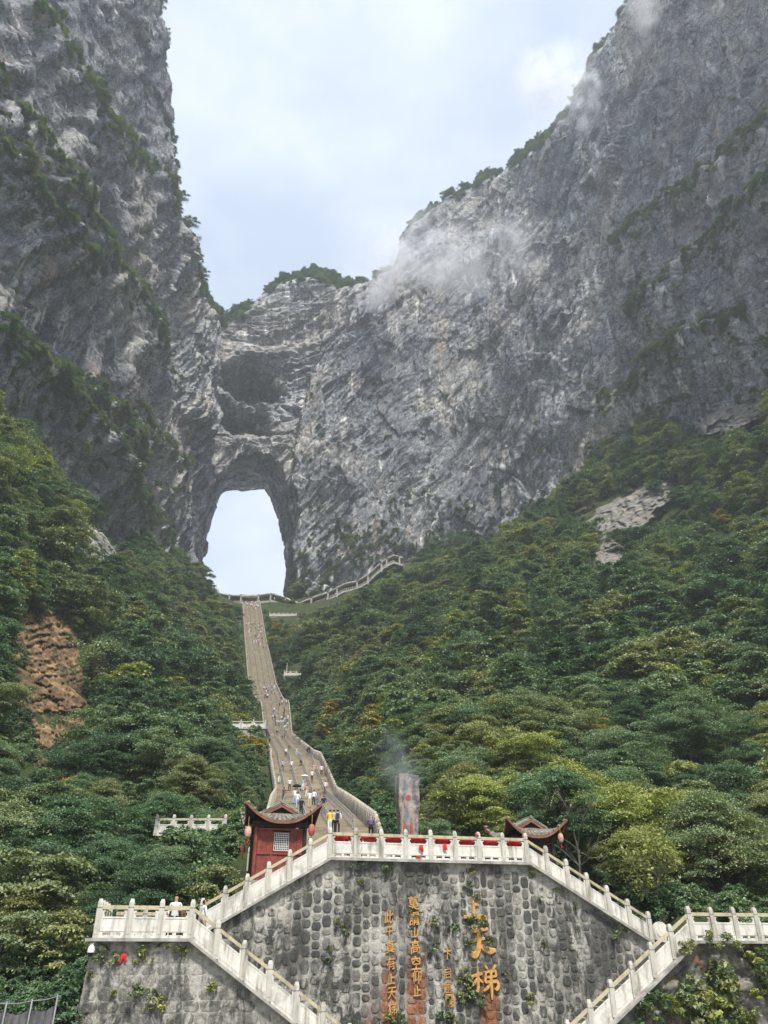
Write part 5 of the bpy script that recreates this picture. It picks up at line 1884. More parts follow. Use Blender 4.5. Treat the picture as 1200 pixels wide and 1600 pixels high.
dd = 0.022 * facets(th * 2.2, hh * 9, 900, 1.2)[0] + 0.015 * fbm2(th * 3, hh * 16, 3, 910)
PX, PY = r * np.cos(th) * pw * prf * cap + dd * np.cos(th), r * np.sin(th) * pw * 0.8 * prf * cap + dd * np.sin(th)
zt_ = hh * H_ + 0 * th + (hh > 0.9) * 0.05 * np.sin(th * 3 + 1)
Vp = OO[None, None] + (a0 + PX)[..., None] * EA + (pc + PY)[..., None] * EC + (z1 - 1.2 + zt_)[..., None] * UPZ
fi = grid_faces(m, n + 1) % 1
idx = np.arange(m * n).reshape(m, n)
fq = np.stack([idx[:-1], np.roll(idx[:-1], -1, 1), np.roll(idx[1:], -1, 1), idx[1:]], -1).reshape(-1, 4)
Vf = np.concatenate([Vp.reshape(-1, 3), [Vp[-1].mean(0) + UPZ * 0.03]])
capf = np.stack([idx[-1], np.roll(idx[-1], -1), np.full(n, m * n), np.full(n, m * n)], -1)
me = bpy.data.meshes.new("shaft")
me.from_pydata([tuple(v) for v in Vf - np.array(pil.location)], [], [tuple(f) for f in fq] + [(int(x), int(y), int(z)) for x, y, z, _ in capf])
me.materials.append(M['pillar'])
me.update()
link("shaft", me, pil)
ae, ze = plane_c(635, 1248, pc)
b = MB()
for k in range(9):
    th_ = k * 2 * math.pi / 9
    b.box(L(ae + 0.12 * math.cos(th_), pc - pw * 0.8 - 0.03, ze + 0.09 * math.sin(th_)), EA * 0.05, EC * 0.03, UPZ * 0.035)
b.box(L(ae, pc - pw * 0.8 - 0.03, ze), EA * 0.05, EC * 0.035, UPZ * 0.03)
b.build("emblem", M['red_cloth'], pil)
# giant incense sticks before it
for k, (px, lab) in enumerate(((632, "tall red incense stick, the left of two below the stone pillar"), (642.5, "tall red incense stick, the right of two below the stone pillar"))):
    cst = 1.6
    a, z = plane_c(px, 1283, cst)
    root = empty("incense_stick", tuple(L(a, cst, ZT - 0.12)), lab, "incense")
    b = MB()
    b.tube([L(a, cst, ZT - 0.12), L(a, cst, z - 0.25), L(a, cst, z)], [0.07, 0.07, 0.035], 8)
    b.build("stick", worn("incense_red", (0.34, 0.075, 0.05), 0.3, 9, 0.8), root)
    b = MB()
    b.tube([L(a, cst, z), L(a + 0.01, cst, z + 0.13)], [0.034, 0.012], 7)
    b.build("ash_tip", M['pillar'], root)
# burner that holds them
bn = empty("incense_burner", tuple(L(plane_c(637, 1310, 1.6)[0], 1.6, ZT - 0.12)), "low stone incense trough behind the middle of the central balustrade", "incense burner")
ab = plane_c(637, 1310, 1.6)[0]
b = MB()
b.box(L(ab, 1.6, ZT + 0.1), EA * 0.5, EC * 0.22, UPZ * 0.22)
b.box(L(ab, 1.6, ZT + 0.36), EA * 0.56, EC * 0.27, UPZ * 0.04)
b.build("trough", M['pillar'], bn)

# ------------------------------------------------------------------ security camera, netting
a0, z0 = plane_c(142, 1487, P1 - 0.3)
sc_ = empty("security_camera", tuple(L(a0, P1 - 0.3, z0)), "white dome security camera at the top left corner of the block wall", "camera")
b = MB()
b.lathe(L(a0, P1 - 0.3, z0 - 0.02), [(0.13, 0), (0.13, 0.10), (0.10, 0.19), (0.05, 0.24)], 14)
b.build("housing", M['white'], sc_)
b = MB()
b.lathe(L(a0, P1 - 0.3, z0 - 0.15), [(0.02, 0), (0.085, 0.04), (0.115, 0.12)], 14)
b.build("dome", M['black'], sc_)
b = MB()
b.tube([L(a0, P1 - 0.3, z0 + 0.2), L(a0 + 0.05, P1 - 0.2, z0 + 0.3), L(a0 + 0.12, P1 + 0.02, z0 + 0.3)], 0.022, 6)
b.build("bracket", M['white'], sc_)

t = NT("shade_netting")
w = t.world()
wv = t.math('MULTIPLY', t.ramp(t.noise(w, 90, 2), [(0.4, 0.0), (0.5, 1.0)]), 1.0)
M['net'] = t.done(t.ramp(t.noise(w, 3, 5), [(0.3, (0.06, 0.062, 0.066)), (0.7, (0.15, 0.15, 0.15))]), 0.9, t.bump(t.noise(w, 14, 3), 0.4, 0.03), 0.1)
fx = [at_Y(px, py, 27.5) for px, py in ((-40, 1578), (8, 1580), (48, 1576), (88, 1569))]
nf = empty("netting_fence", (float(fx[1][0]), 27.5, -4.52), "sagging dark grey netting on thin posts in the lower left corner", "fence")
for p in fx:
    b = MB()
    b.tube([(p[0], 27.5, -4.52), (p[0], 27.5, p[2] + 0.25)], 0.025, 6)
    b.build("post", M['steel'], nf)
b = MB()
for p, q in zip(fx[:-1], fx[1:]):
    b.tube([p + UPZ * 0.2, (p + q) / 2 + UPZ * 0.17, q + UPZ * 0.2], 0.008, 4)
b.build("wire", M['steel'], nf)
for p, q in zip(fx[:-1], fx[1:]):
    k = np.linspace(0, 1, 24)[None]
    h = np.linspace(0, 1, 10)[:, None]
    top = p[2] + (q[2] - p[2]) * k - 0.12 * np.sin(math.pi * k)
    Z_ = -4.52 + (top + 4.52) * h
    X_ = p[0] + (q[0] - p[0]) * k + 0 * h
    Y_ = 27.5 + 0.09 * np.sin(k * 19 + h * 2) * h + 0.05 * np.sin(k * 41) + 0 * h
    V0 = np.stack([X_, Y_, Z_], -1).reshape(-1, 3)
    V1 = V0 + np.array((0, 0.006, 0))
    f0 = grid_faces(10, 24)
    me = mesh_np("netting", np.concatenate([V0, V1]) - np.array(nf.location), np.concatenate([f0, f0[:, ::-1] + len(V0)]), [M['net']], True)
    link("netting", me, nf)

# ------------------------------------------------------------------ the great stairway
def st_mesh():
    b_v, b_f = [], []
    # steps: each a tread and a riser; depth chosen so that a riser is about 0.17 m, three risers merged where they are too far to tell apart
    Y = 47.0
    rows = []
    z = float(st_z(Y))
    while Y < 406:
        rise = 0.24 if Y < 215 else 0.42
        Y2 = Y + 0.05
        while Y2 < 406 and float(st_z(Y2)) - z < rise and Y2 - Y < 2.5: Y2 += 0.05
        rows.append((Y, Y2, z, float(st_z(Y2))))
        Y, z = Y2, float(st_z(Y2))
    V, Fc = [], []
    for (y0, y1, z0, z1) in rows:
        n = len(V)
        l0, r0, l1, r1 = float(st_l(y0)), float(st_r(y0)), float(st_l(y1)), float(st_r(y1))
        V += [(l0, y0, z0), (r0, y0, z0), (l1, y1, z0), (r1, y1, z0), (l1, y1, z1), (r1, y1, z1)]
        Fc += [(n, n + 1, n + 3, n + 2), (n + 2, n + 3, n + 5, n + 4)]
    # cheeks
    n = len(V)
    ys = np.arange(47, 406.1, 3.0)
    for y in ys:
        V += [(float(st_l(y)) - 0.02, y, float(st_z(y))), (float(st_l(y)) - 0.02, y, float(st_z(y)) - 4), (float(st_r(y)) + 0.02, y, float(st_z(y))), (float(st_r(y)) + 0.02, y, float(st_z(y)) - 4)]
    for i in range(len(ys) - 1):
        a = n + 4 * i
        Fc += [(a, a + 4, a + 5, a + 1), (a + 2, a + 3, a + 7, a + 6)]
    me = bpy.data.meshes.new("stone_stairway")
    me.from_pydata(V, [], Fc)
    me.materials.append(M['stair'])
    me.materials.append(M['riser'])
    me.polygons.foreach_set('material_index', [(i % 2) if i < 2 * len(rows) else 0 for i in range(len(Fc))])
    me.update()
    return me


tag(link("stone_stairway", st_mesh()), kind='structure')


def parapet(side, label, Y0, Y1, posts_to, spacing=1.35):
    fx_ = st_l if side < 0 else st_r
    org = np.array((float(fx_(Y0)), Y0, float(st_z(Y0))))
    root = empty("parapet", tuple(org), label, "parapet")
    at_ = lambda y: np.array((float(fx_(y)), y, float(st_z(y))))
    Y = Y0
    b = MB()
    while Y < posts_to:
        p = at_(Y)
        d = at_(Y + 0.3) - at_(Y - 0.3)
        ea = np.array((d[0], d[1], 0)) / math.hypot(d[0], d[1])
        ec = np.array((-ea[1], ea[0], 0))
        pb = MB()
        post(pb, p - UPZ * 0.15, 1.55, 0.13, ea, ec)
        pb.build("post", M['parapet'], root)
        step = spacing / math.sqrt(1 + ((float(st_z(Y + 1)) - float(st_z(Y)))) ** 2)
        q = at_(Y + step)
        pn = MB()
        pn.slab(p, q, -0.2, 0.82, ec, 0.10)
        pn.slab(p, q, 0.92, 1.05, ec, 0.15)
        pn.build("panel", M['parapet'], root)
        Y += step
    ys = np.r_[np.arange(Y, Y1, 2.6), Y1]
    for y0, y1 in zip(ys[:-1], ys[1:]):
        p, q = at_(y0), at_(y1)
        d = q - p
        ec = np.array((-d[1], d[0], 0)) / math.hypot(d[0], d[1])
        b.slab(p, q, -0.2, 1.0, ec, 0.2)
        b.box(p + UPZ * 0.65, np.array((0.16, 0, 0)), np.array((0, 0.16, 0)), UPZ * 0.75)
    if len(ys) > 1:
        o = b.build("far_parapet", M['parapet'], root)
        o['kind'] = 'stuff'
    return root


parapet(1, "grey stone parapet with close posts up the right side of the great stairway", 49, 404, 168)
parapet(-1, "grey stone parapet up the left side of the great stairway, mostly hidden by trees", 49, 404, 168)
LANES = ["first from the left", "second from the left", "second from the right", "first from the right"]
for k, f in enumerate((0.16, 0.38, 0.61, 0.83)):
    ys = np.r_[np.arange(62, 122, 2.0), np.arange(128, 218, 4.0), np.arange(220, 404, 4.0)]
    pts = [np.array((float(st_l(y)) * (1 - f) + float(st_r(y)) * f, y, float(st_z(y)))) for y in ys]
    root = empty("stair_rail", tuple(pts[0]), f"steel handrail dividing the great stairway lengthwise, {LANES[k]}", "handrail")
    b = MB()
    b.tube([p + UPZ * 0.9 for p in pts], 0.035, 5)
    b.tube([p + UPZ * 0.5 for p in pts], 0.03, 4)
    b.build("rail", M['steel'], root)
    b = MB()
    for p in pts:
        b.tube([p - UPZ * 0.1, p + UPZ * 0.9], 0.04, 5)
    o = b.build("rail_post", M['steel'], root)
    o['kind'] = 'stuff'

# ------------------------------------------------------------------ terraces beside the stairway
def terrace(px0, px1, py, Y, nb, hp, label, blabel, depth=5.0, drop=5.0):
    p, q = at_Y(px0, py, Y), at_Y(px1, py, Y)
    q[2] = p[2]
    root = empty("terrace_wall", tuple((p + q) / 2 - UPZ * drop), label, "terrace")
    d = (q - p) / np.linalg.norm(q - p)
    n = np.array((-d[1], d[0], 0))
    b = MB()
    b.box((p + q) / 2 - UPZ * drop / 2 + n * depth / 2, (q - p) / 2 + d * 0.2, n * depth / 2, UPZ * drop / 2)
    b.build("wall", M['block_joint'], root)
    b = MB()
    b.box((p + q) / 2 + UPZ * 0.06 + n * depth / 2, (q - p) / 2 + d * 0.35, n * (depth / 2 + 0.15), UPZ * 0.06)
    b.build("terrace_slab", M['coping'], root)
    balustrade("balustrade", blabel, even(p + n * 0.15 + UPZ * 0.12, q + n * 0.15 + UPZ * 0.12, nb), True, hp)


terrace(357, 414, 1139, 150.5, 3, 1.75, "overgrown terrace wall left of the great stairway at half height", "white balustrade of the small terrace left of the great stairway", 5, 7)
terrace(444, 472, 1056, 276, 3, 1.9, "pale terrace among the trees right of the upper stairway", "white balustrade of the terrace right of the upper stairway, by the flagpole", 4, 5)
terrace(421, 463, 963, 371, 6, 2.0, "grey terrace wall right of the stairway head under the walkway", "white balustrade right of the stairway head", 4, 5.5)
terrace(352, 370, 951, 383, 3, 1.7, "upper terrace wall left of the stairway head", "upper white balustrade left of the stairway head", 4, 4)
terrace(362, 376, 972, 357, 2, 1.6, "lower terrace wall left of the stairway head", "lower white balustrade left of the stairway head", 4, 4)
p = at_Y(447.5, 1056, 276)
fp = empty("flagpole", tuple(p), "thin white pole standing on the pale terrace right of the upper stairway", "pole")
b = MB()
b.tube([p, p + UPZ * 5.0], [0.12, 0.07], 6)
b.build("pole", M['white'], fp)
# pale balustrade of a path half hidden in the trees left of the kiosk
pw_ = at_Y(242, 1306, 62)
qw_ = at_Y(350, 1307, 62)
qw_[2] = pw_[2]
balustrade("balustrade", "pale balustrade half hidden among the trees left of the red kiosk", even(pw_, qw_, 4), True, 1.5)

# ------------------------------------------------------------------ covered walkway under the gate
t = NT("walkway_rock_roof")
w = t.world()
M['wroof'] = t.done(t.ramp(t.noise(w, 0.9, 7, 0.7), [(0.3, (0.17, 0.165, 0.15)), (0.5, (0.34, 0.33, 0.30)), (0.7, (0.52, 0.50, 0.455))]), 0.9, t.bump(t.noise(w, 2.5, 6, 0.7), 0.8, 0.3), 0.2)
top_px = [(331, 925), (358, 931), (378, 931.5), (406, 931), (428, 928.5), (447, 935), (468, 944), (486, 936), (513, 927), (538, 914), (560, 909), (577, 899), (590, 886), (603, 875), (616, 869), (630, 873)]
WY = [407, 407, 407, 407, 407, 406, 405, 404.5, 404, 403, 402, 401, 400, 399.5, 399, 398.5]
wp = [at_Y(x, y, Y) for (x, y), Y in zip(top_px, WY)]
wk = empty("covered_walkway", tuple(wp[6] - UPZ * 5), "stone covered walkway with rocky roof and pillars climbing right along the foot of the cliff", "covered walkway")
for i, (p, q) in enumerate(zip(wp[:-1], wp[1:])):
    n_ = 8
    k = np.linspace(0, 1, n_)[:, None]
    prof = np.array([(-2.6, -1.3), (-2.8, -0.5), (-2.2, -0.05), (0, 0.15), (2.6, 0.0), (2.8, -1.0)])
    if i == 2: prof[:2, 1] -= 0.6
    base = p[None, None] + (q - p)[None, None] * k[..., None]
    V = base + np.zeros((n_, len(prof), 3))
    d = (q - p) / np.linalg.norm((q - p)[:2])
    nh = np.array((-d[1], d[0], 0))
    jit = RNG.normal(size=(n_, len(prof), 3)) * 0.13
    jit[0] = jit[-1] = 0
    V = V + prof[None, :, :1] * nh + prof[None, :, 1:2] * UPZ + jit
    idx = np.arange(n_ * len(prof)).reshape(n_, len(prof))
    fq = np.stack([idx[:-1], np.roll(idx[:-1], -1, 1), np.roll(idx[1:], -1, 1), idx[1:]], -1).reshape(-1, 4)
    me = mesh_np("roof_section", V.reshape(-1, 3) - np.array(wk.location), fq, [M['wroof']])
    link("roof_section", me, wk)
    # deck
    b = MB()
    b.slab(p - UPZ * 4.6, q - UPZ * 4.6, -1.2, 0, nh, 4.6)
    b.build("deck", M['wroof'], wk)
    # back wall of the passage
    b = MB()
    b.slab(p - UPZ * 4.6, q - UPZ * 4.6, 0, 4.0, nh, 0.4, off=2.3)
    b.build("back_wall", M['wroof'], wk)
for px, py in ((378, 931), (405, 931), (424, 929), (447, 935), (467, 944), (487, 935.5), (513, 927), (527, 920), (558, 909.5), (575, 900), (596, 881), (604, 874.5), (624, 871), (341, 928), (360, 931)):
    x, y = np.array([q[0] for q in top_px]), np.array([q[1] for q in top_px])
    pos = at_Y(px, py, float(np.interp(px, x, WY)))
    b = MB()
    f0 = pos + np.array((0, -2.2, -0.4))
    b.tube([f0 - UPZ * 6.0, f0 - UPZ * 3, f0 - UPZ * 0.4, f0], [0.62, 0.55, 0.6, 0.95], 7)
    b.build("pillar", M['wroof'], wk)
for i in range(6, 14):
    p, q = wp[i], wp[i + 1]
    b = MB()
    d = (q - p) / np.linalg.norm((q - p)[:2])
    nh = np.array((-d[1], d[0], 0))
    b.slab(p - UPZ * 4.6, q - UPZ * 4.6, 0.95, 1.15, nh, 0.2, off=-2.2)
    for k in np.linspace(0.05, 0.95, 7):
        m_ = p + (q - p) * k - UPZ * 4.6 - nh * 2.2
        b.box(m_ + UPZ * 0.5, d * 0.14, nh * 0.1, UPZ * 0.5)
    b.build("railing", M['parapet'], wk)
# banks of rough grass either side of the stairway head
for (x0, x1, y0, y1, nm) in ((409, 466, 938, 964, 'r'), (337, 377, 938, 962, 'l')):
    n_, m_ = 30, 14
    k, h = np.linspace(0, 1, n_)[None], np.linspace(0, 1, m_)[:, None]
    P0_, P1_ = at_Y(x0, y1, 394), at_Y(x1, y1, 394)
    T0, T1 = at_Y(x0, y0, 406), at_Y(x1, y0 + (6 if nm == 'r' else 0), 406)
    V = ((P0_ * (1 - k[..., None]) + P1_ * k[..., None]) * (1 - h[..., None]) + (T0 * (1 - k[..., None]) + T1 * k[..., None]) * h[..., None])
    V[..., 2] += 0.5 * fbm2(k * 9 + 0 * h, h * 4 + 0 * k, 3, 77)
    me = mesh_np("grass_bank", V.reshape(-1, 3), grid_faces(m_, n_), [worn("bank_grass", (0.125, 0.115, 0.045), 0.35, 0.6, 0.95, 0.7, (0.07, 0.085, 0.03), 0.4)])
    tag(link("grass_bank", me), kind='structure')

# ------------------------------------------------------------------ people
def body_mesh(pose):
    """one continuous figure grown on a skeleton; faces are then painted as skin, hair, top, trousers and shoes"""
    J = {'pelvis': (0, 0, 0.93), 'belly': (0, 0, 1.08), 'chest': (0, 0.01, 1.28), 'neck': (0, 0.0, 1.45), 'head': (0, 0.0, 1.57), 'crown': (0, 0.01, 1.66)}
    Rr = {'pelvis': (0.155, 0.11), 'belly': (0.135, 0.10), 'chest': (0.17, 0.115), 'neck': (0.055, 0.055), 'head': (0.085, 0.10), 'crown': (0.075, 0.09)}
    E = [('pelvis', 'belly'), ('belly', 'chest'), ('chest', 'neck'), ('neck', 'head'), ('head', 'crown')]
    for s, nm in ((-1, 'l'), (1, 'r')):
        st = pose.get('stride', 0) * s
        lift = pose.get('lift', 0) * (s > 0)
        J['hip' + nm] = (0.09 * s, 0, 0.86)
        J['knee' + nm] = (0.10 * s, 0.10 * st + 0.16 * lift, 0.48 + 0.10 * lift)
        J['ankle' + nm] = (0.10 * s, 0.22 * st + 0.16 * lift, 0.08 + 0.17 * lift)
        J['toe' + nm] = (0.11 * s, 0.22 * st + 0.16 * lift + 0.15, 0.04 + 0.17 * lift)
        Rr['hip' + nm], Rr['knee' + nm], Rr['ankle' + nm], Rr['toe' + nm] = (0.095, 0.10), (0.062, 0.065), (0.045, 0.05), (0.042, 0.035)
        E += [('pelvis', 'hip' + nm), ('hip' + nm, 'knee' + nm), ('knee' + nm, 'ankle' + nm), ('ankle' + nm, 'toe' + nm)]
        J['sh' + nm] = (0.19 * s, 0, 1.39)
        el, ha = pose.get('arm' + nm, ((0.25 * s, -0.08 * st, 1.12), (0.26 * s, 0.04 - 0.12 * st, 0.88)))
        J['el' + nm], J['ha' + nm] = el, ha
        d = np.array(ha) - np.array(el)
        J['fi' + nm] = tuple(np.array(ha) + d / np.linalg.norm(d) * 0.11)
        Rr['sh' + nm], Rr['el' + nm], Rr['ha' + nm], Rr['fi' + nm] = (0.062, 0.062), (0.046, 0.046), (0.034, 0.03), (0.034, 0.018)
        E += [('chest', 'sh' + nm), ('sh' + nm, 'el' + nm), ('el' + nm, 'ha' + nm), ('ha' + nm, 'fi' + nm)]
    if pose.get('sit'):
        for s, nm in ((-1, 'l'), (1, 'r')):
            J['knee' + nm], J['ankle' + nm], J['toe' + nm] = (0.12 * s, -0.40, 0.90), (0.12 * s, -0.42, 0.48), (0.12 * s, -0.56, 0.44)
    names = list(J)
    me = bpy.data.meshes.new("person")
    me.from_pydata([J[k] for k in names], [(names.index(a), names.index(b)) for a, b in E], [])
    ob = bpy.data.objects.new("person", me)
    COL.objects.link(ob)
    sk = ob.modifiers.new("skin", 'SKIN')
    sk.use_smooth_shade = True
    lay = me.skin_vertices[0].data
    for i, k in enumerate(names):
        lay[i].radius = Rr[k]
        lay[i].use_root = (k == 'pelvis')
    ss = ob.modifiers.new("sub", 'SUBSURF')
    ss.levels = ss.render_levels = 1
    dg = bpy.context.evaluated_depsgraph_get()
    out = bpy.data.meshes.new_from_object(ob.evaluated_get(dg))
    COL.objects.unlink(ob)
    bpy.data.objects.remove(ob)
    arms = np.array([J[k] for k in ('hal', 'har', 'fil', 'fir')])
    idx = []
    for p in out.polygons:
        c = np.array(p.center)
        if c[2] > 1.47: i = 1 if (c[2] > 1.63 or c[1] < -0.02) else 0
        elif np.min(np.linalg.norm(arms - c, axis=1)) < 0.15: i = 0
        elif c[2] > 1.43 and abs(c[0]) < 0.07: i = 0
        elif c[2] > 0.93 or (abs(c[0]) > 0.2 and not pose.get('sit')): i = 2
        elif c[2] > 0.09 + (0.17 if pose.get('lift') else 0) * (c[0] > 0): i = 3
        else: i = 4
        if pose.get('sit'):
            i = i if c[2] > 1.0 else (3 if c[2] > 0.52 else 4)
        idx.append(i)
    out.polygons.foreach_set('material_index', idx)
    return out


POSES = [body_mesh({'stride': 0.8, 'lift': 0.0}), body_mesh({'stride': -0.5, 'lift': 1.0}), body_mesh({'stride': 0.1, 'arml': ((-0.27, 0.02, 1.14), (-0.16, 0.22, 1.12))}),
         body_mesh({'stride': 0.2, 'armr': ((0.24, 0.16, 1.22), (0.14, 0.24, 1.40))}), body_mesh({'sit': 1, 'arml': ((-0.24, -0.08, 1.14), (-0.10, -0.26, 1.02)), 'armr': ((0.24, -0.08, 1.14), (0.10, -0.26, 1.02))})]
_cl = {}


def cloth(col):
    if col not in _cl:
        t = NT("cloth")
        _cl[col] = t.done(col, 0.85, None, 0.2)
    return _cl[col]


SKIN, HAIR = (0.42, 0.26, 0.18), (0.014, 0.012, 0.011)
PAL = {'white': (0.62, 0.62, 0.60), 'black': (0.018, 0.018, 0.020), 'grey': (0.20, 0.20, 0.21), 'dark blue': (0.03, 0.04, 0.085), 'beige': (0.42, 0.35, 0.26), 'yellow': (0.62, 0.45, 0.035), 'pink': (0.50, 0.24, 0.22), 'light blue': (0.26, 0.36, 0.50), 'red': (0.42, 0.04, 0.04), 'brown': (0.12, 0.07, 0.045), 'purple': (0.14, 0.08, 0.20)}


def person(loc, rz, pose, top, legs, label, group=None, size=1.0, hat=None, bag=None):
    me = POSES[pose].copy()
    me.name = "person"
    me.materials.clear()
    mi = np.empty(len(me.polygons), np.int32)
    POSES[pose].polygons.foreach_get('material_index', mi)
    for c in (SKIN, HAIR, PAL[top], PAL[legs], PAL['white'] if legs == 'black' else PAL['black']):
        me.materials.append(cloth(c))
    me.polygons.foreach_set('material_index', mi)
    o = link("person", me, None, loc, (0, 0, rz), (size,) * 3)
    tag(o, label, "person", group)
    o['kind'] = 'thing'
    if bag:
        b = MB()
        b.box((0, -0.17, 1.2), (0.13, 0, 0), (0, 0.07, 0), (0, 0, 0.19))
        b.box((0, -0.25, 1.12), (0.10, 0, 0), (0, 0.02, 0), (0, 0, 0.09))
        b2 = b.build("backpack", cloth(PAL[bag]), None)
        b2.location, b2.rotation_euler, b2.scale = loc, (0, 0, rz), (size,) * 3
        tag(b2, f"{bag} backpack worn by the walker at the foot of the great stairway", "backpack")
    if hat:
        b = MB()
        b.lathe((0, 0.01, 1.63), [(0.19, 0), (0.20, 0.015), (0.115, 0.03), (0.105, 0.10), (0.06, 0.125)], 12)
        h = b.build("hat", cloth(PAL[hat]), o)
        h.location = (0, 0, 0)
    return o


def on_stairs(px, py):
    """foot point on the stairway seen at a pixel"""
    r = ray(px, py)
    ts = np.linspace(40, 440, 8000)
    P = r[None] * ts[:, None]
    k = np.argmax(P[:, 2] <= st_z(P[:, 1])) if (P[0, 2] > st_z(P[0, 1])) else np.argmax(P[:, 2] - st_z(P[:, 1]) < 0)
    return P[k], ts[k]


def stair_person(px, py_foot, top, legs, label, rz=0.0, pose=0, group=None, hat=None, bag=None, size=1.0):
    # march up the stairway's own line and take the place whose picture lies nearest
    ys = np.arange(48, 405, 0.1)
    zz = st_z(ys)
    x = (px - 600) / F * (ys * C30 + zz * S30)
    q = project(np.stack([x, ys, zz], -1))
    good = np.abs(q[1] - py_foot)
    i = int(np.argmin(good))
    return person((float(np.clip(x[i], st_l(ys[i]) + 0.4, st_r(ys[i]) - 0.4)), float(ys[i]), float(zz[i])), rz, pose, top, legs, label, group, size, hat, bag)


NEAR = [
    (487, 1222, 'white', 'black', "person in white top and dark trousers left of the pink-topped walker", 0.2, 2, None, None),
    (446, 1182, 'white', 'black', "person in white top walking up at the crest of the lower flight, on the left", 0, 0, None, None),
    (451, 1176, 'brown', 'grey', "person in brown top just right of the white-topped walker at the flight's crest", 0, 1, None, None),
    (463, 1181, 'beige', 'white', "person in beige top and pale trousers at the middle of the crest", 0, 2, None, None),
    (480, 1181, 'black', 'black', "person all in black at the crest of the lower flight, near the right parapet", 0, 0, None, None),
    (488, 1179, 'black', 'dark blue', "person in black top next to the right parapet at the crest of the lower flight", 0.1, 1, None, None),
    (490, 1211, 'pink', 'beige', "person in pink top halfway down the lower flight", 3.0, 0, None, None),
    (502, 1213, 'white', 'black', "person in white shirt and black trousers near the right parapet of the lower flight", 0, 1, None, None),
    (436, 1224, 'grey', 'white', "person in grey top and white trousers by the flight's left parapet", 0, 0, None, None),
    (473, 1236, 'light blue', 'white', "person in light blue holding up a white umbrella on the lower flight", 0, 3, None, None),
    (460, 1256, 'white', 'light blue', "person in white under a black umbrella on the lower flight", 0, 3, None, None),
    (464, 1264, 'white', 'light blue', "person in white shirt and light blue trousers near the kiosk roof", 0.3, 0, None, None),
    (483, 1262, 'white', 'beige', "person in white top and beige skirt just above the kiosk roof", 0, 2, None, None),
    (490, 1259, 'white', 'black', "person in white top and black trousers beside the beige-skirted one", 0, 0, None, None),
    (497, 1258, 'grey', 'grey', "person in grey just above the right eave of the red kiosk", 0, 1, None, None),
    (443, 1253, 'brown', 'black', "dark-clad person by the left parapet above the kiosk roof", 0, 0, None, None),
    (470, 1277, 'black', 'black', "person in black half hidden behind the gable of the red kiosk", 0, 2, None, None),
    (515, 1303, 'yellow', 'white', "person in yellow jacket and white trousers at the foot of the stairway", 0, 2, None, None),
    (521, 1303, 'beige', 'black', "person in beige top between the yellow jacket and the backpack", 0.2, 0, None, None),
    (527, 1303, 'white', 'black', "person in white top with a dark backpack at the foot of the stairway", 0, 0, None, 'dark blue'),
    (421, 1163, 'black', 'black', "person in black standing by the left parapet below the small terrace", 0, 2, None, None),
]
NEAR += [
    (455, 1205, 'white', 'grey', "person in white top alone in the left lane of the lower flight", 0, 1, None, None),
    (470, 1197, 'grey', 'black', "person in grey top in the middle of the lower flight near its crest", 0, 0, None, None),
    (441, 1205, 'light blue', 'dark blue', "person in light blue by the left parapet high on the lower flight", 0, 0, None, None),
    (508, 1240, 'white', 'dark blue', "person in white in the right lane of the lower flight level with the umbrellas", 0, 2, None, None),
    (479, 1247, 'pink', 'white', "person in pink top and white trousers just below the white umbrella", 0, 0, None, None),
    (452, 1236, 'white', 'black', "person in white top just left of the black umbrella", 0, 1, None, None),
    (505, 1272, 'black', 'grey', "person in black top right of the kiosk roof on the lowest steps", 0, 0, None, None),
]
for (px, py, top, legs, lab, rz, ps, hat, bag) in NEAR:
    stair_person(px, py, top, legs, lab, rz, ps, None, hat, bag)
random.seed(21)
for k in range(128):
    u = random.random()
    if k < 24: py, cl = random.uniform(942, 953), 'white'
    elif k < 78: py, cl = random.gauss(992, 12), random.choice(('white', 'white', 'grey', 'pink', 'black'))
    elif k < 78: py, cl = random.uniform(1010, 1070), random.choice(('white', 'grey', 'black', 'beige'))
    else: py, cl = random.uniform(1074, 1155), random.choice(('white', 'white', 'black', 'grey', 'light blue'))
    py = max(py, 943)
    ys = np.arange(128, 405, 0.2)
    q = project(np.stack([(st_l(ys) + st_r(ys)) / 2, ys, st_z(ys)], -1))
    i = int(np.argmin(np.abs(q[1] - py)))
    y = float(ys[i])
    f = random.uniform(0.1, 0.92)
    if y < 330: f = random.uniform(0.35, 0.92)
    x = float(st_l(y)) * (1 - f) + float(st_r(y)) * f
    where = "in the crowd at the stairway's top" if k < 24 else "clustered on the upper stairway" if py < 1012 else "on the steep middle stairway" if py < 1074 else "on the halfway landings"
    legs = random.choice(('black', 'grey', 'dark blue', 'white'))
    person((x, y, float(st_z(y))), random.choice((0, 0, 0, math.pi)), random.choice((0, 1, 2)), cl, legs, f"distant person in {cl} top and {legs} trousers {where}", f"people in {cl} tops and {legs} trousers {where}")

# umbrellas
for (px, py, col, lab) in ((473, 1221, 'white', "open white umbrella on the lower flight"), (460, 1234, 'black', "open black umbrella on the lower flight above the kiosk")):
    pr = next(o for o in COL.objects if o.get('label', '').find(f"{'a white' if col == 'white' else 'a black'} umbrella") > 0)
    base = np.array(pr.location) + np.array((0.14, 0.24, 1.38))
    root = empty("umbrella", tuple(base), lab, "umbrella")
    b = MB()
    n = 8
    prof = [(0.02, 0.82), (0.22, 0.79), (0.42, 0.70), (0.56, 0.56), (0.55, 0.555), (0.41, 0.69), (0.21, 0.78)]
    b.lathe(base, prof, 16)
    b.build("canopy", cloth(PAL[col]), root)
    b = MB()
    b.tube([base - UPZ * 0.1, base + UPZ * 0.86], 0.012, 5)
    b.build("shaft", M['steel'], root)

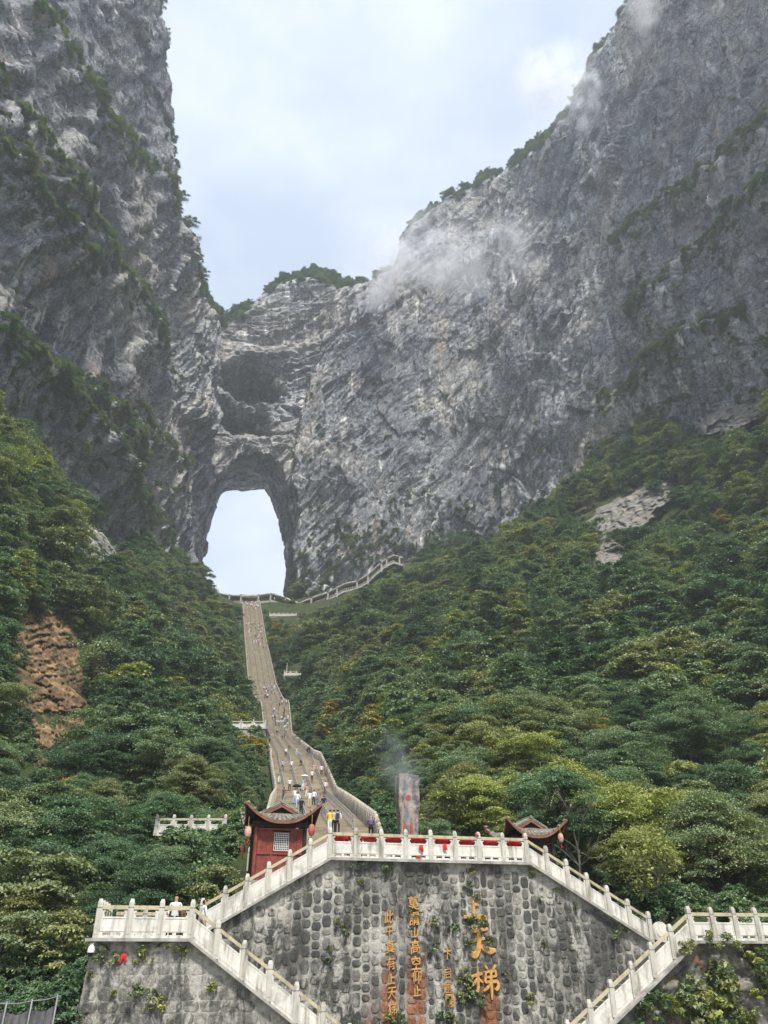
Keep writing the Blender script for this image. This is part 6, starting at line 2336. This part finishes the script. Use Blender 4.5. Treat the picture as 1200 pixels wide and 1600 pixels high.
# people on the terraces, half hidden by the balustrades
def terr_person(px, py_head, c, zf, top, legs, label, pose=2, rz=math.pi, hat=None, size=1.0):
    a, z = plane_c(px, py_head, c)
    p = L(a, c, zf)
    return person(tuple(p), rz + YAW, pose, top, legs, label, None, (z - zf) / 1.72 if not size else size, hat)


terr_person(275, 1413, P1 + 1.2, ZL - 0.12, 'white', 'black', "person in white hat and top behind the left landing's balustrade", hat='white', pose=2)
terr_person(268, 1418, P1 + 1.9, ZL - 0.30, 'black', 'black', "dark-clad person just left of the white hat on the left landing", pose=2, size=0.92)
terr_person(283, 1418, P1 + 1.5, ZL - 0.30, 'brown', 'black', "brown-clad person just right of the white hat on the left landing", pose=0, size=0.92)
terr_person(319, 1414, -0.9, ZL - 0.15, 'white', 'grey', "person in white where the two left flights meet", pose=1, rz=-1.2)
terr_person(548, 1295, 1.3, ZT - 0.45, 'white', 'black', "person in white behind the second post of the central balustrade", pose=0)
terr_person(555, 1294, 1.2, ZT - 0.45, 'black', 'black', "dark-haired person beside the second post of the central balustrade", pose=2)
terr_person(561, 1295, 1.4, ZT - 0.45, 'white', 'dark blue', "person in white just right of the central balustrade's second post", pose=0)
o = stair_person(580, 1304, 'purple', 'black', "person in purple top by the right parapet's foot", math.pi, 4)
o.location.z -= 0.40

# ------------------------------------------------------------------ plants on the walls
FERNS = []
for k in range(3):
    rng = np.random.default_rng(950 + k)
    C, N, pads = crown_points(rng, 0.42, 0.30, 12, 34, 0.0, 0.35, 'dome')
    C = C - np.array((0, 0, 0.2))
    V, Fq = leaf_quads(C, N, 0.055, rng)
    st = []
    for (x, y, z, s) in pads:                                      # stalks from the root to every spray
        st += [(0, -0.008, -0.2), (0, 0.008, -0.2), (x, y + 0.008, z - 0.2), (x, y - 0.008, z - 0.2)]
    Fq = np.concatenate([Fq, np.arange(len(st)).reshape(-1, 4) + len(V)])
    V = np.concatenate([V, np.array(st)])
    FERNS.append(mesh_np("fern", V, Fq, [M['leaf']]))
PLANTS = [(605, 1363, 0.7, .45), (562, 1347, 0.9, .4), (602, 1350, 0.8, .55), (563, 1378, 0.6, .62), (739, 1360, 0.7, .7), (733, 1382, 0.7, .4), (745, 1400, 0.8, .75), (832, 1363, 0.7, .86), (530, 1441, 0.75, .72), (540, 1456, 0.6, .5),
          (677, 1440, 0.7, .78), (676, 1481, 0.8, .4), (710, 1447, 0.8, .45), (738, 1437, 1.2, .66), (752, 1437, 1.0, .6), (732, 1473, 0.8, .5), (765, 1468, 0.8, .62), (725, 1520, 0.9, .72), (728, 1535, 1.0, .62), (735, 1557, 1.1, .5), (748, 1560, 1.0, .4), (722, 1555, 0.9, .66),
          (830, 1558, 0.8, .84), (644, 1425, 0.8, .6), (512, 1500, 0.7, .5), (515, 1480, 0.6, .65), (625, 1590, 1.1, .3), (690, 1585, 1.0, .45), (705, 1590, 0.9, .6), (960, 1458, 0.9, .55), (976, 1451, 0.7, .6), (843, 1405, 0.5, .5), (900, 1415, 0.5, .6), (870, 1390, 0.5, .6), (850, 1475, 0.5, .6), (790, 1520, 0.5, .7), (698, 1560, 0.7, .55), (606, 1587, 0.8, .8)]
FRONT = [(178, 1497, 0.9, .80), (152, 1494, 0.8, .6), (222, 1492, 0.9, .8), (258, 1475, 0.8, .75), (283, 1483, 0.9, .86), (215, 1546, 0.8, .6), (247, 1566, 0.9, .9), (332, 1540, 0.7, .85), (178, 1550, 0.5, .85), (160, 1480, 0.7, .6), (225, 1473, .7, .7), (140, 1522, 0.6, .7), (236, 1552, .9, .55)]


def spot_word(px, py):
    ref = [(741, 1419, "by the large top character"), (750, 1475, "by the large middle character"), (757, 1540, "by the large bottom character"), (645, 1430, "by the upper end of the tall character column"), (650, 1560, "by the lower end of the tall character column"), (607, 1575, "by the foot of the left character column"), (700, 1530, "by the signature"), (530, 1450, "on the carved wall left of the characters"), (590, 1355, "under the left half of the central balustrade"), (740, 1370, "under the right half of the central balustrade"), (850, 1430, "on the carved wall right of the characters"), (950, 1450, "under the right upper flight")]
    return min(ref, key=lambda r: (r[0] - px) ** 2 + (r[1] - py) ** 2)[2]


hue = lambda t_: 'dark green' if t_ < .45 else 'green' if t_ < .6 else 'olive' if t_ < .72 else 'yellow-green' if t_ < .85 else 'bright yellow'
for k, (px, py, s, tn) in enumerate(PLANTS + FRONT):
    front = k >= len(PLANTS)
    c_ = (P1 if front else 0.0) - 0.06
    a, z = plane_c(px, py, c_)
    o = link("wall_fern", FERNS[k % 3], None, tuple(L(a, c_, z)), (random.uniform(-0.2, 0.2), random.uniform(-0.2, 0.2), random.uniform(0, 6)), (s * 1.05, s * 1.05, s * random.uniform(0.9, 1.3)))
    o['tone'] = tn
    sz = 'small' if s < 0.7 else 'large' if s >= 1.0 else 'middling'
    w_ = spot_word(px, py) if not front else ("under the coping of the left landing" if py < 1500 else "low on the block wall of the left landing")
    tag(o, f"{sz} {hue(tn)} fern tuft growing {w_}", "fern", f"{sz} {hue(tn)} fern tufts growing {w_}")
# growth over the right rock wall
rng = np.random.default_rng(990)
for k in range(46):
    px, py = rng.uniform(1010, 1215), rng.uniform(1480, 1605)
    if py < 1473 + (1095 - px) * 0.9 + 25: continue
    if 1060 < px < 1110 and 1490 < py < 1560 and rng.uniform() < 0.5: continue
    a, z = plane_c(px, py, P1 - 0.15)
    s = rng.uniform(0.9, 2.2)
    tn = float(np.clip(0.62 + rng.normal() * 0.14, 0.3, 0.92))
    o = link("wall_fern", FERNS[k % 3], None, tuple(L(a, P1 - 0.15, z)), (rng.uniform(-0.3, 0.3), rng.uniform(-0.3, 0.3), rng.uniform(0, 6)), (s, s, s * rng.uniform(0.8, 1.6)))
    o['tone'] = tn
    side = "near the right edge" if px > 1140 else "in the middle" if px > 1070 else "along the lower flight"
    tag(o, f"{hue(tn)} hanging plant on the rough right wall, {side}", "plant", f"{hue(tn)} hanging plants on the rough right wall, {side}")
# leafy twigs in front of the right landing's corner
for k, (px, py, s, tn) in enumerate(((1075, 1478, 1.5, .72), (1108, 1466, 1.7, .68), (1135, 1468, 1.5, .6), (1150, 1475, 1.2, .7))):
    a, z = plane_c(px, py, P1 - 0.35)
    o = link("trailing_plant", FERNS[k % 3], None, tuple(L(a, P1 - 0.35, z)), (0, 0, k * 1.3), (s, s * 0.6, s))
    o['tone'] = tn
    tag(o, ["pale leafy plant at the bend of the right landing's balustrade", "leafy plant over the first panel of the right landing's balustrade", "leafy plant at the foot of the second right landing post", "leafy plant under the second panel of the right landing"][k], "plant")

# ------------------------------------------------------------------ special trees
def near_tree(name, px, py, Y, kindi, s, tn, label, bare=None):
    p = at_Y(px, py, Y)
    z = float(ground(p[0], Y))
    o = empty(name, (float(p[0]), Y, z - 0.1), label, "tree", rz=random.uniform(0, 6))
    crown, trunk, H, R = TREES[kindi]
    h = max(2.0, p[2] - z)
    k = h / H * s
    o.scale = (k, k, k)
    c = link("crown", crown, o)
    c['tone'] = tn
    link("trunk", trunk, o)
    return o


M['pale_bark'] = worn("pale_bark", (0.23, 0.20, 0.17), 0.3, 3, 0.9, 0.3)


def bare_tree(px0, py0, px1, py1, Y, label, spread=0.5, seed=1, leafy=0.0, tn=.7):
    rng = np.random.default_rng(seed)
    base, top = at_Y(px0, py0, Y), at_Y(px1, py1, Y)
    z = min(float(ground(base[0], Y)), base[2])
    H = top[2] - z
    root = empty("bare_tree" if not leafy else "slender_tree", (float(base[0]), Y, z), label, "tree")
    b = MB()
    dx = top[0] - base[0]
    trunk = [np.array((base[0] + dx * k + rng.normal() * 0.012 * H * (k > 0), Y, z + H * k)) for k in np.linspace(0, 1, 8)]
    b.tube(trunk, [0.018 * H * (1 - 0.88 * k) for k in np.linspace(0, 1, 8)], 6)
    tips = []

    def branch(p, d, ln, r, depth):
        q = p + d * ln * 0.5 + rng.normal(size=3) * ln * 0.05
        e = q + (d + rng.normal(size=3) * 0.18 + np.array((0, 0, 0.10))) * ln * 0.5
        b.tube([p, q, e], [r, r * 0.7, r * 0.3], 4, False)
        tips.append(e)
        if depth:
            for _ in range(3 if depth > 1 else 4):
                f = rng.uniform(0.25, 1.0)
                s_ = p * (1 - f) + e * f
                d2 = d + rng.normal(size=3) * 0.55
                d2 /= np.linalg.norm(d2)
                branch(s_, d2, ln * rng.uniform(0.35, 0.6), r * 0.45, depth - 1)
    for i in range(15):
        k = rng.uniform(0.35, 0.97)
        p = trunk[int(k * 7)]
        th = rng.uniform(0, 6.28)
        d = np.array((math.cos(th), math.sin(th) * 0.8, rng.uniform(0.35, 1.0)))
        d /= np.linalg.norm(d)
        branch(p, d, H * spread * (1.15 - k) * rng.uniform(0.7, 1.2), 0.006 * H, 2)
    b.build("trunk", M['pale_bark'], root)
    if leafy:
        T_ = np.array(tips)
        n = int(leafy)
        C = T_[rng.integers(0, len(T_), n)] + rng.normal(size=(n, 3)) * 0.22
        N = np.array((0, 0, 1.0)) + rng.normal(size=(n, 3)) * 0.5
        N /= np.linalg.norm(N, axis=1, keepdims=True)
        V, Fq = leaf_quads(C - np.array(root.location), N, 0.10, rng)
        c = link("crown", mesh_np("crown", V, Fq, [M['leaf']]), root)
        c['tone'] = tn


bare_tree(868, 1330, 845, 1190, 54, "bare pale-barked tree with fine twigs behind the right kiosk roof", 0.45, 5)
bare_tree(905, 1335, 890, 1250, 50, "small bare tree leaning over the right kiosk's eave", 0.6, 9)
bare_tree(1034, 1450, 1026, 1312, 46, "slender tree with sparse yellowing leaves behind the foot of the right upper flight", 0.55, 14, 2600, .8)
bare_tree(690, 1310, 700, 1210, 58, "slender sparse olive tree right of the smoking stone pillar", 0.4, 23, 3200, .66)
for k, (px0, py0, px1, py1, Y, side) in enumerate(((905, 1120, 900, 1010, 150, 'low on the right slope above the kiosk'), (1100, 1060, 1094, 975, 170, 'on the right slope toward the right edge'), (760, 1040, 764, 975, 205, 'in the middle of the right slope'), (560, 1070, 556, 1015, 235, 'right of the stairway halfway up'), (300, 1190, 304, 1110, 130, 'on the left slope beside the stairway'), (175, 1010, 170, 940, 190, 'on the upper left slope'), (1010, 900, 1016, 842, 260, 'just below the pale outcrop on the right'), (230, 1260, 222, 1190, 85, 'on the left bank above the landing'), (1150, 1230, 1146, 1120, 105, 'at the right edge above the right landing'))):
    bare_tree(px0, py0, px1, py1, Y, f'leafless grey tree among green crowns {side}', 0.5, 40 + k)
near_tree("broadleaf_tree", 650, 1010, 250, 1, 1.0, .86, "bright green tree standing out beside the stairway halfway up the right slope")
near_tree("conifer_tree", 722, 905, 330, 4, 1.0, .06, "dark pointed conifer below the right cliff's foot")
near_tree("broadleaf_tree", 835, 1322, 46, 6, 0.9, .2, "dark leafy bush-like tree right beside the right kiosk")
near_tree("broadleaf_tree", 60, 1330, 46, 1, 1.0, .60, "light green layered tree at the lower left edge")
near_tree("broadleaf_tree", 110, 1420, 41, 3, 1.0, .72, "yellow-green bushy tree against the corner of the left block wall")
near_tree("broadleaf_tree", 15, 1420, 40, 1, 1.0, .55, "spreading green tree above the netting fence in the lower left corner")
near_tree("broadleaf_tree", 230, 1330, 48, 7, 1.0, .40, "leafy green tree above the left landing")
near_tree("broadleaf_tree", 285, 1294, 52, 6, 1.0, .38, "small bushy tree in front of the half hidden pale balustrade")
near_tree("broadleaf_tree", 318, 1300, 55, 3, 1.0, .30, "dark low tree hiding the right part of the pale balustrade in the trees")
near_tree("broadleaf_tree", 340, 1350, 47, 3, 1.0, .66, "light green bush beside the red kiosk on its left")

# bushes that overgrow the wall of the small terrace
for k, (px, py, s) in enumerate(((362, 1160, 1.3), (380, 1162, 1.1), (398, 1163, 1.2), (371, 1180, 1.5), (390, 1185, 1.4), (408, 1182, 1.0), (355, 1150, 1.1))):
    p = at_Y(px, py, 148.5)
    o = link('bush', SHRUBS[k % 3], None, (float(p[0]), 148.5, float(p[2]) - 1.0), (0, 0, k * 1.1), (s, s, s * 1.2))
    o['tone'] = 0.35 + 0.06 * (k % 4)
    tag(o, 'green bush overgrowing the terrace wall left of the great stairway', 'bush', 'bushes on the terrace wall left of the stairway')

# ------------------------------------------------------------------ rockfall scar on the left slope
t = NT("scar_rock")
w = t.world()
c = t.ramp(t.noise(w, 0.30, 7, 0.68), [(0.3, (0.05, 0.033, 0.021)), (0.5, (0.125, 0.082, 0.045)), (0.68, (0.38, 0.255, 0.125))])
c = t.mix(t.ramp(t.noise(w, 0.7, 5), [(0.56, 0.0), (0.7, 0.6)]), c, (0.10, 0.08, 0.065))
M['scar'] = t.done(c, 0.9, t.bump(t.noise(w, 1.6, 6, 0.7), 0.7, 0.3), 0.15)
def rock_patch(name, cx, cy, rx, ry, tilt, mat, depth, seed):
    n_, m_ = 90, 90
    k, h = np.linspace(-1, 1, n_)[None], np.linspace(-1, 1, m_)[:, None]
    ca, sa = math.cos(tilt), math.sin(tilt)
    ux_, vy_ = cx + rx * k * ca - ry * h * sa, cy + rx * k * sa + ry * h * ca
    RR = np.stack([(ux_ - 600) / F, C30 - (800 - vy_) / F * S30, S30 + (800 - vy_) / F * C30], -1)
    dep = np.full(ux_.shape, 60.0)
    for _ in range(1500):
        P_ = RR * dep[..., None]
        dep = np.where(P_[..., 2] > ground(P_[..., 0], P_[..., 1]), dep + 0.25, dep)
    ed = sstep(1.0, 0.6, np.sqrt(k * k + h * h) + 0.25 * vnoise2(k * 3 + seed, h * 3))
    dd = 3.0 * facets(k * rx / 22, h * ry / 14, seed, 1.3)[0] + 1.6 * facets(k * rx / 8, h * ry / 6, seed + 9, 1.4)[0]
    P_ = RR * (dep - (depth + dd) * ed + 2.0 * (1 - ed))[..., None]
    me = mesh_np(name, P_.reshape(-1, 3), grid_faces(m_, n_), [mat])
    tag(link(name, me), kind='structure')


M["outcrop"] = worn("outcrop_rock", (0.17, 0.165, 0.15), 0.55, 0.35, 0.9, 0.8, (0.30, 0.26, 0.19), 0.5)
rock_patch("rock_outcrop", 985, 800, 95, 34, -0.5, M["outcrop"], 9, 1100)
rock_patch("rock_outcrop", 952, 866, 26, 32, -0.3, M['outcrop'], 7, 1130)
rock_patch("rock_outcrop", 1140, 655, 70, 26, -0.35, M['outcrop'], 9, 1160)
rock_patch("rock_outcrop", 150, 840, 55, 40, 0.5, M['rock'], 8, 1190)
n_, m_ = 120, 170
k, h = np.linspace(-1, 1, n_)[None], np.linspace(-1, 1, m_)[:, None]
ux_, vy_ = 76 + 66 * k + 12 * h, 1075 + 165 * h + 0 * k
RR = np.stack([(ux_ - 600) / F, C30 - (800 - vy_) / F * S30, S30 + (800 - vy_) / F * C30], -1)
dep = np.full(ux_.shape, 60.0)
for _ in range(700):
    P_ = RR * dep[..., None]
    dep = np.where(P_[..., 2] > ground(P_[..., 0], P_[..., 1]), dep + 0.25, dep)
dd = 2.4 * facets(ux_ / 40, vy_ / 26, 1000, 0.7)[0] + 1.5 * facets(ux_ / 13, vy_ / 6, 1010, 0.6)[0] + 0.9 * facets(ux_ / 5, vy_ / 3, 1020, 0.7)[0]
ed = sstep(1.0, 0.75, np.sqrt(k * k + h * h))
P_ = RR * (dep - (1.4 + dd) * ed + 1.2 * (1 - ed))[..., None]
me = mesh_np("rockfall_scar", P_.reshape(-1, 3), grid_faces(m_, n_), [M['scar']])
tag(link("rockfall_scar", me), kind='structure')

# ------------------------------------------------------------------ air: haze, mist on the right cliff, incense smoke
def vol_mat(name, col, dens, noise_scale=None, lo=0.45, hi=0.7, shape=None, aniso=0.3):
    m = bpy.data.materials.new(name)
    m.use_nodes = True
    n, l = m.node_tree.nodes, m.node_tree.links
    n.clear()
    o = n.new('ShaderNodeOutputMaterial')
    v = n.new('ShaderNodeVolumePrincipled')
    v.inputs['Color'].default_value = (*col, 1)
    v.inputs['Density'].default_value = dens
    v.inputs['Anisotropy'].default_value = aniso
    if noise_scale:
        tc = n.new('ShaderNodeTexCoord')
        nz = n.new('ShaderNodeTexNoise')
        nz.inputs['Scale'].default_value = noise_scale
        nz.inputs['Detail'].default_value = 6
        nz.inputs['Distortion'].default_value = 0.8
        nz.inputs['Roughness'].default_value = 0.6
        l.new(tc.outputs['Object'], nz.inputs['Vector'])
        rp = n.new('ShaderNodeMapRange')
        rp.inputs[1].default_value, rp.inputs[2].default_value = lo, hi
        rp.inputs[3].default_value, rp.inputs[4].default_value = 0, dens
        l.new(nz.outputs['Fac'], rp.inputs[0])
        # fade to the rim of the body
        ln = n.new('ShaderNodeVectorMath')
        ln.operation = 'LENGTH'
        mp = n.new('ShaderNodeMapping')
        mp.inputs['Scale'].default_value = shape
        l.new(tc.outputs['Object'], mp.inputs['Vector'])
        l.new(mp.outputs['Vector'], ln.inputs[0])
        r2 = n.new('ShaderNodeMapRange')
        r2.interpolation_type = 'SMOOTHSTEP'
        r2.inputs[1].default_value, r2.inputs[2].default_value = 0.25, 1.0
        r2.inputs[3].default_value, r2.inputs[4].default_value = 1, 0
        l.new(ln.outputs['Value'], r2.inputs[0])
        mu = n.new('ShaderNodeMath')
        mu.operation = 'MULTIPLY'
        l.new(rp.outputs[0], mu.inputs[0])
        l.new(r2.outputs[0], mu.inputs[1])
        l.new(mu.outputs[0], v.inputs['Density'])
    l.new(v.outputs[0], o.inputs['Volume'])
    return m


def blob(name, c, r, mat, rot=(0, 0, 0)):
    b = MB()
    n, k = 24, 14
    V, Fc = [], []
    for i in range(k + 1):
        ph = math.pi * i / k
        for j in range(n):
            th = 2 * math.pi * j / n
            V.append((r[0] * math.sin(ph) * math.cos(th), r[1] * math.sin(ph) * math.sin(th), r[2] * math.cos(ph)))
    for i in range(k):
        for j in range(n):
            a, b_ = i * n + j, i * n + (j + 1) % n
            Fc.append((a, a + n, b_ + n, b_))
    b.poly(V, Fc)
    o = link(name, b.mesh(name, mat), None, tuple(c), rot)
    tag(o, kind='stuff')
    return o


b = MB()
b.box((10, 200, 325), (260, 0, 0), (0, 320, 0), (0, 0, 335))
hz = b.build("haze", vol_mat("haze_air", (0.82, 0.88, 0.97), 0.00026, aniso=0.2))
tag(hz, kind='stuff')
for px, py, Y, r, rot, d, sc in ((650, 395, 366, (40, 18, 56), (0, 0.55, 0), 0.17, 0.05), (735, 400, 345, (66, 20, 40), (0, -0.35, 0), 0.09, 0.045), (600, 455, 388, (14, 12, 26), (0, 0.3, 0), 0.30, 0.08), (880, 130, 284, (40, 20, 70), (0, 0.6, 0.5), 0.11, 0.045), (1040, 20, 236, (30, 18, 40), (0, 0.4, 0.5), 0.075, 0.05)):
    c = at_Y(px, py, Y)
    blob("mist", c, r, vol_mat("mist", (0.95, 0.97, 1.0), d, sc, 0.46, 0.78, tuple(1 / x for x in r)), rot)
c = L(plane_c(641, 1270, 1.9)[0], 1.9, plane_c(641, 1268, 1.9)[1])
blob("incense_smoke", c, (0.42, 0.4, 1.5), vol_mat("smoke", (0.80, 0.90, 1.0), 1.3, 1.7, 0.40, 0.62, (1 / 0.42, 1 / 0.4, 1 / 1.5)))
c = L(plane_c(622, 1190, 6)[0], 6, plane_c(622, 1190, 6)[1])
blob("incense_smoke", c, (1.6, 1.4, 2.8), vol_mat("smoke", (0.80, 0.90, 1.0), 0.30, 0.6, 0.40, 0.65, (1 / 1.6, 1 / 1.4, 1 / 2.8)), (0, -0.5, 0))
SC.cycles.volume_step_rate = 2.0
SC.cycles.volume_max_steps = 64
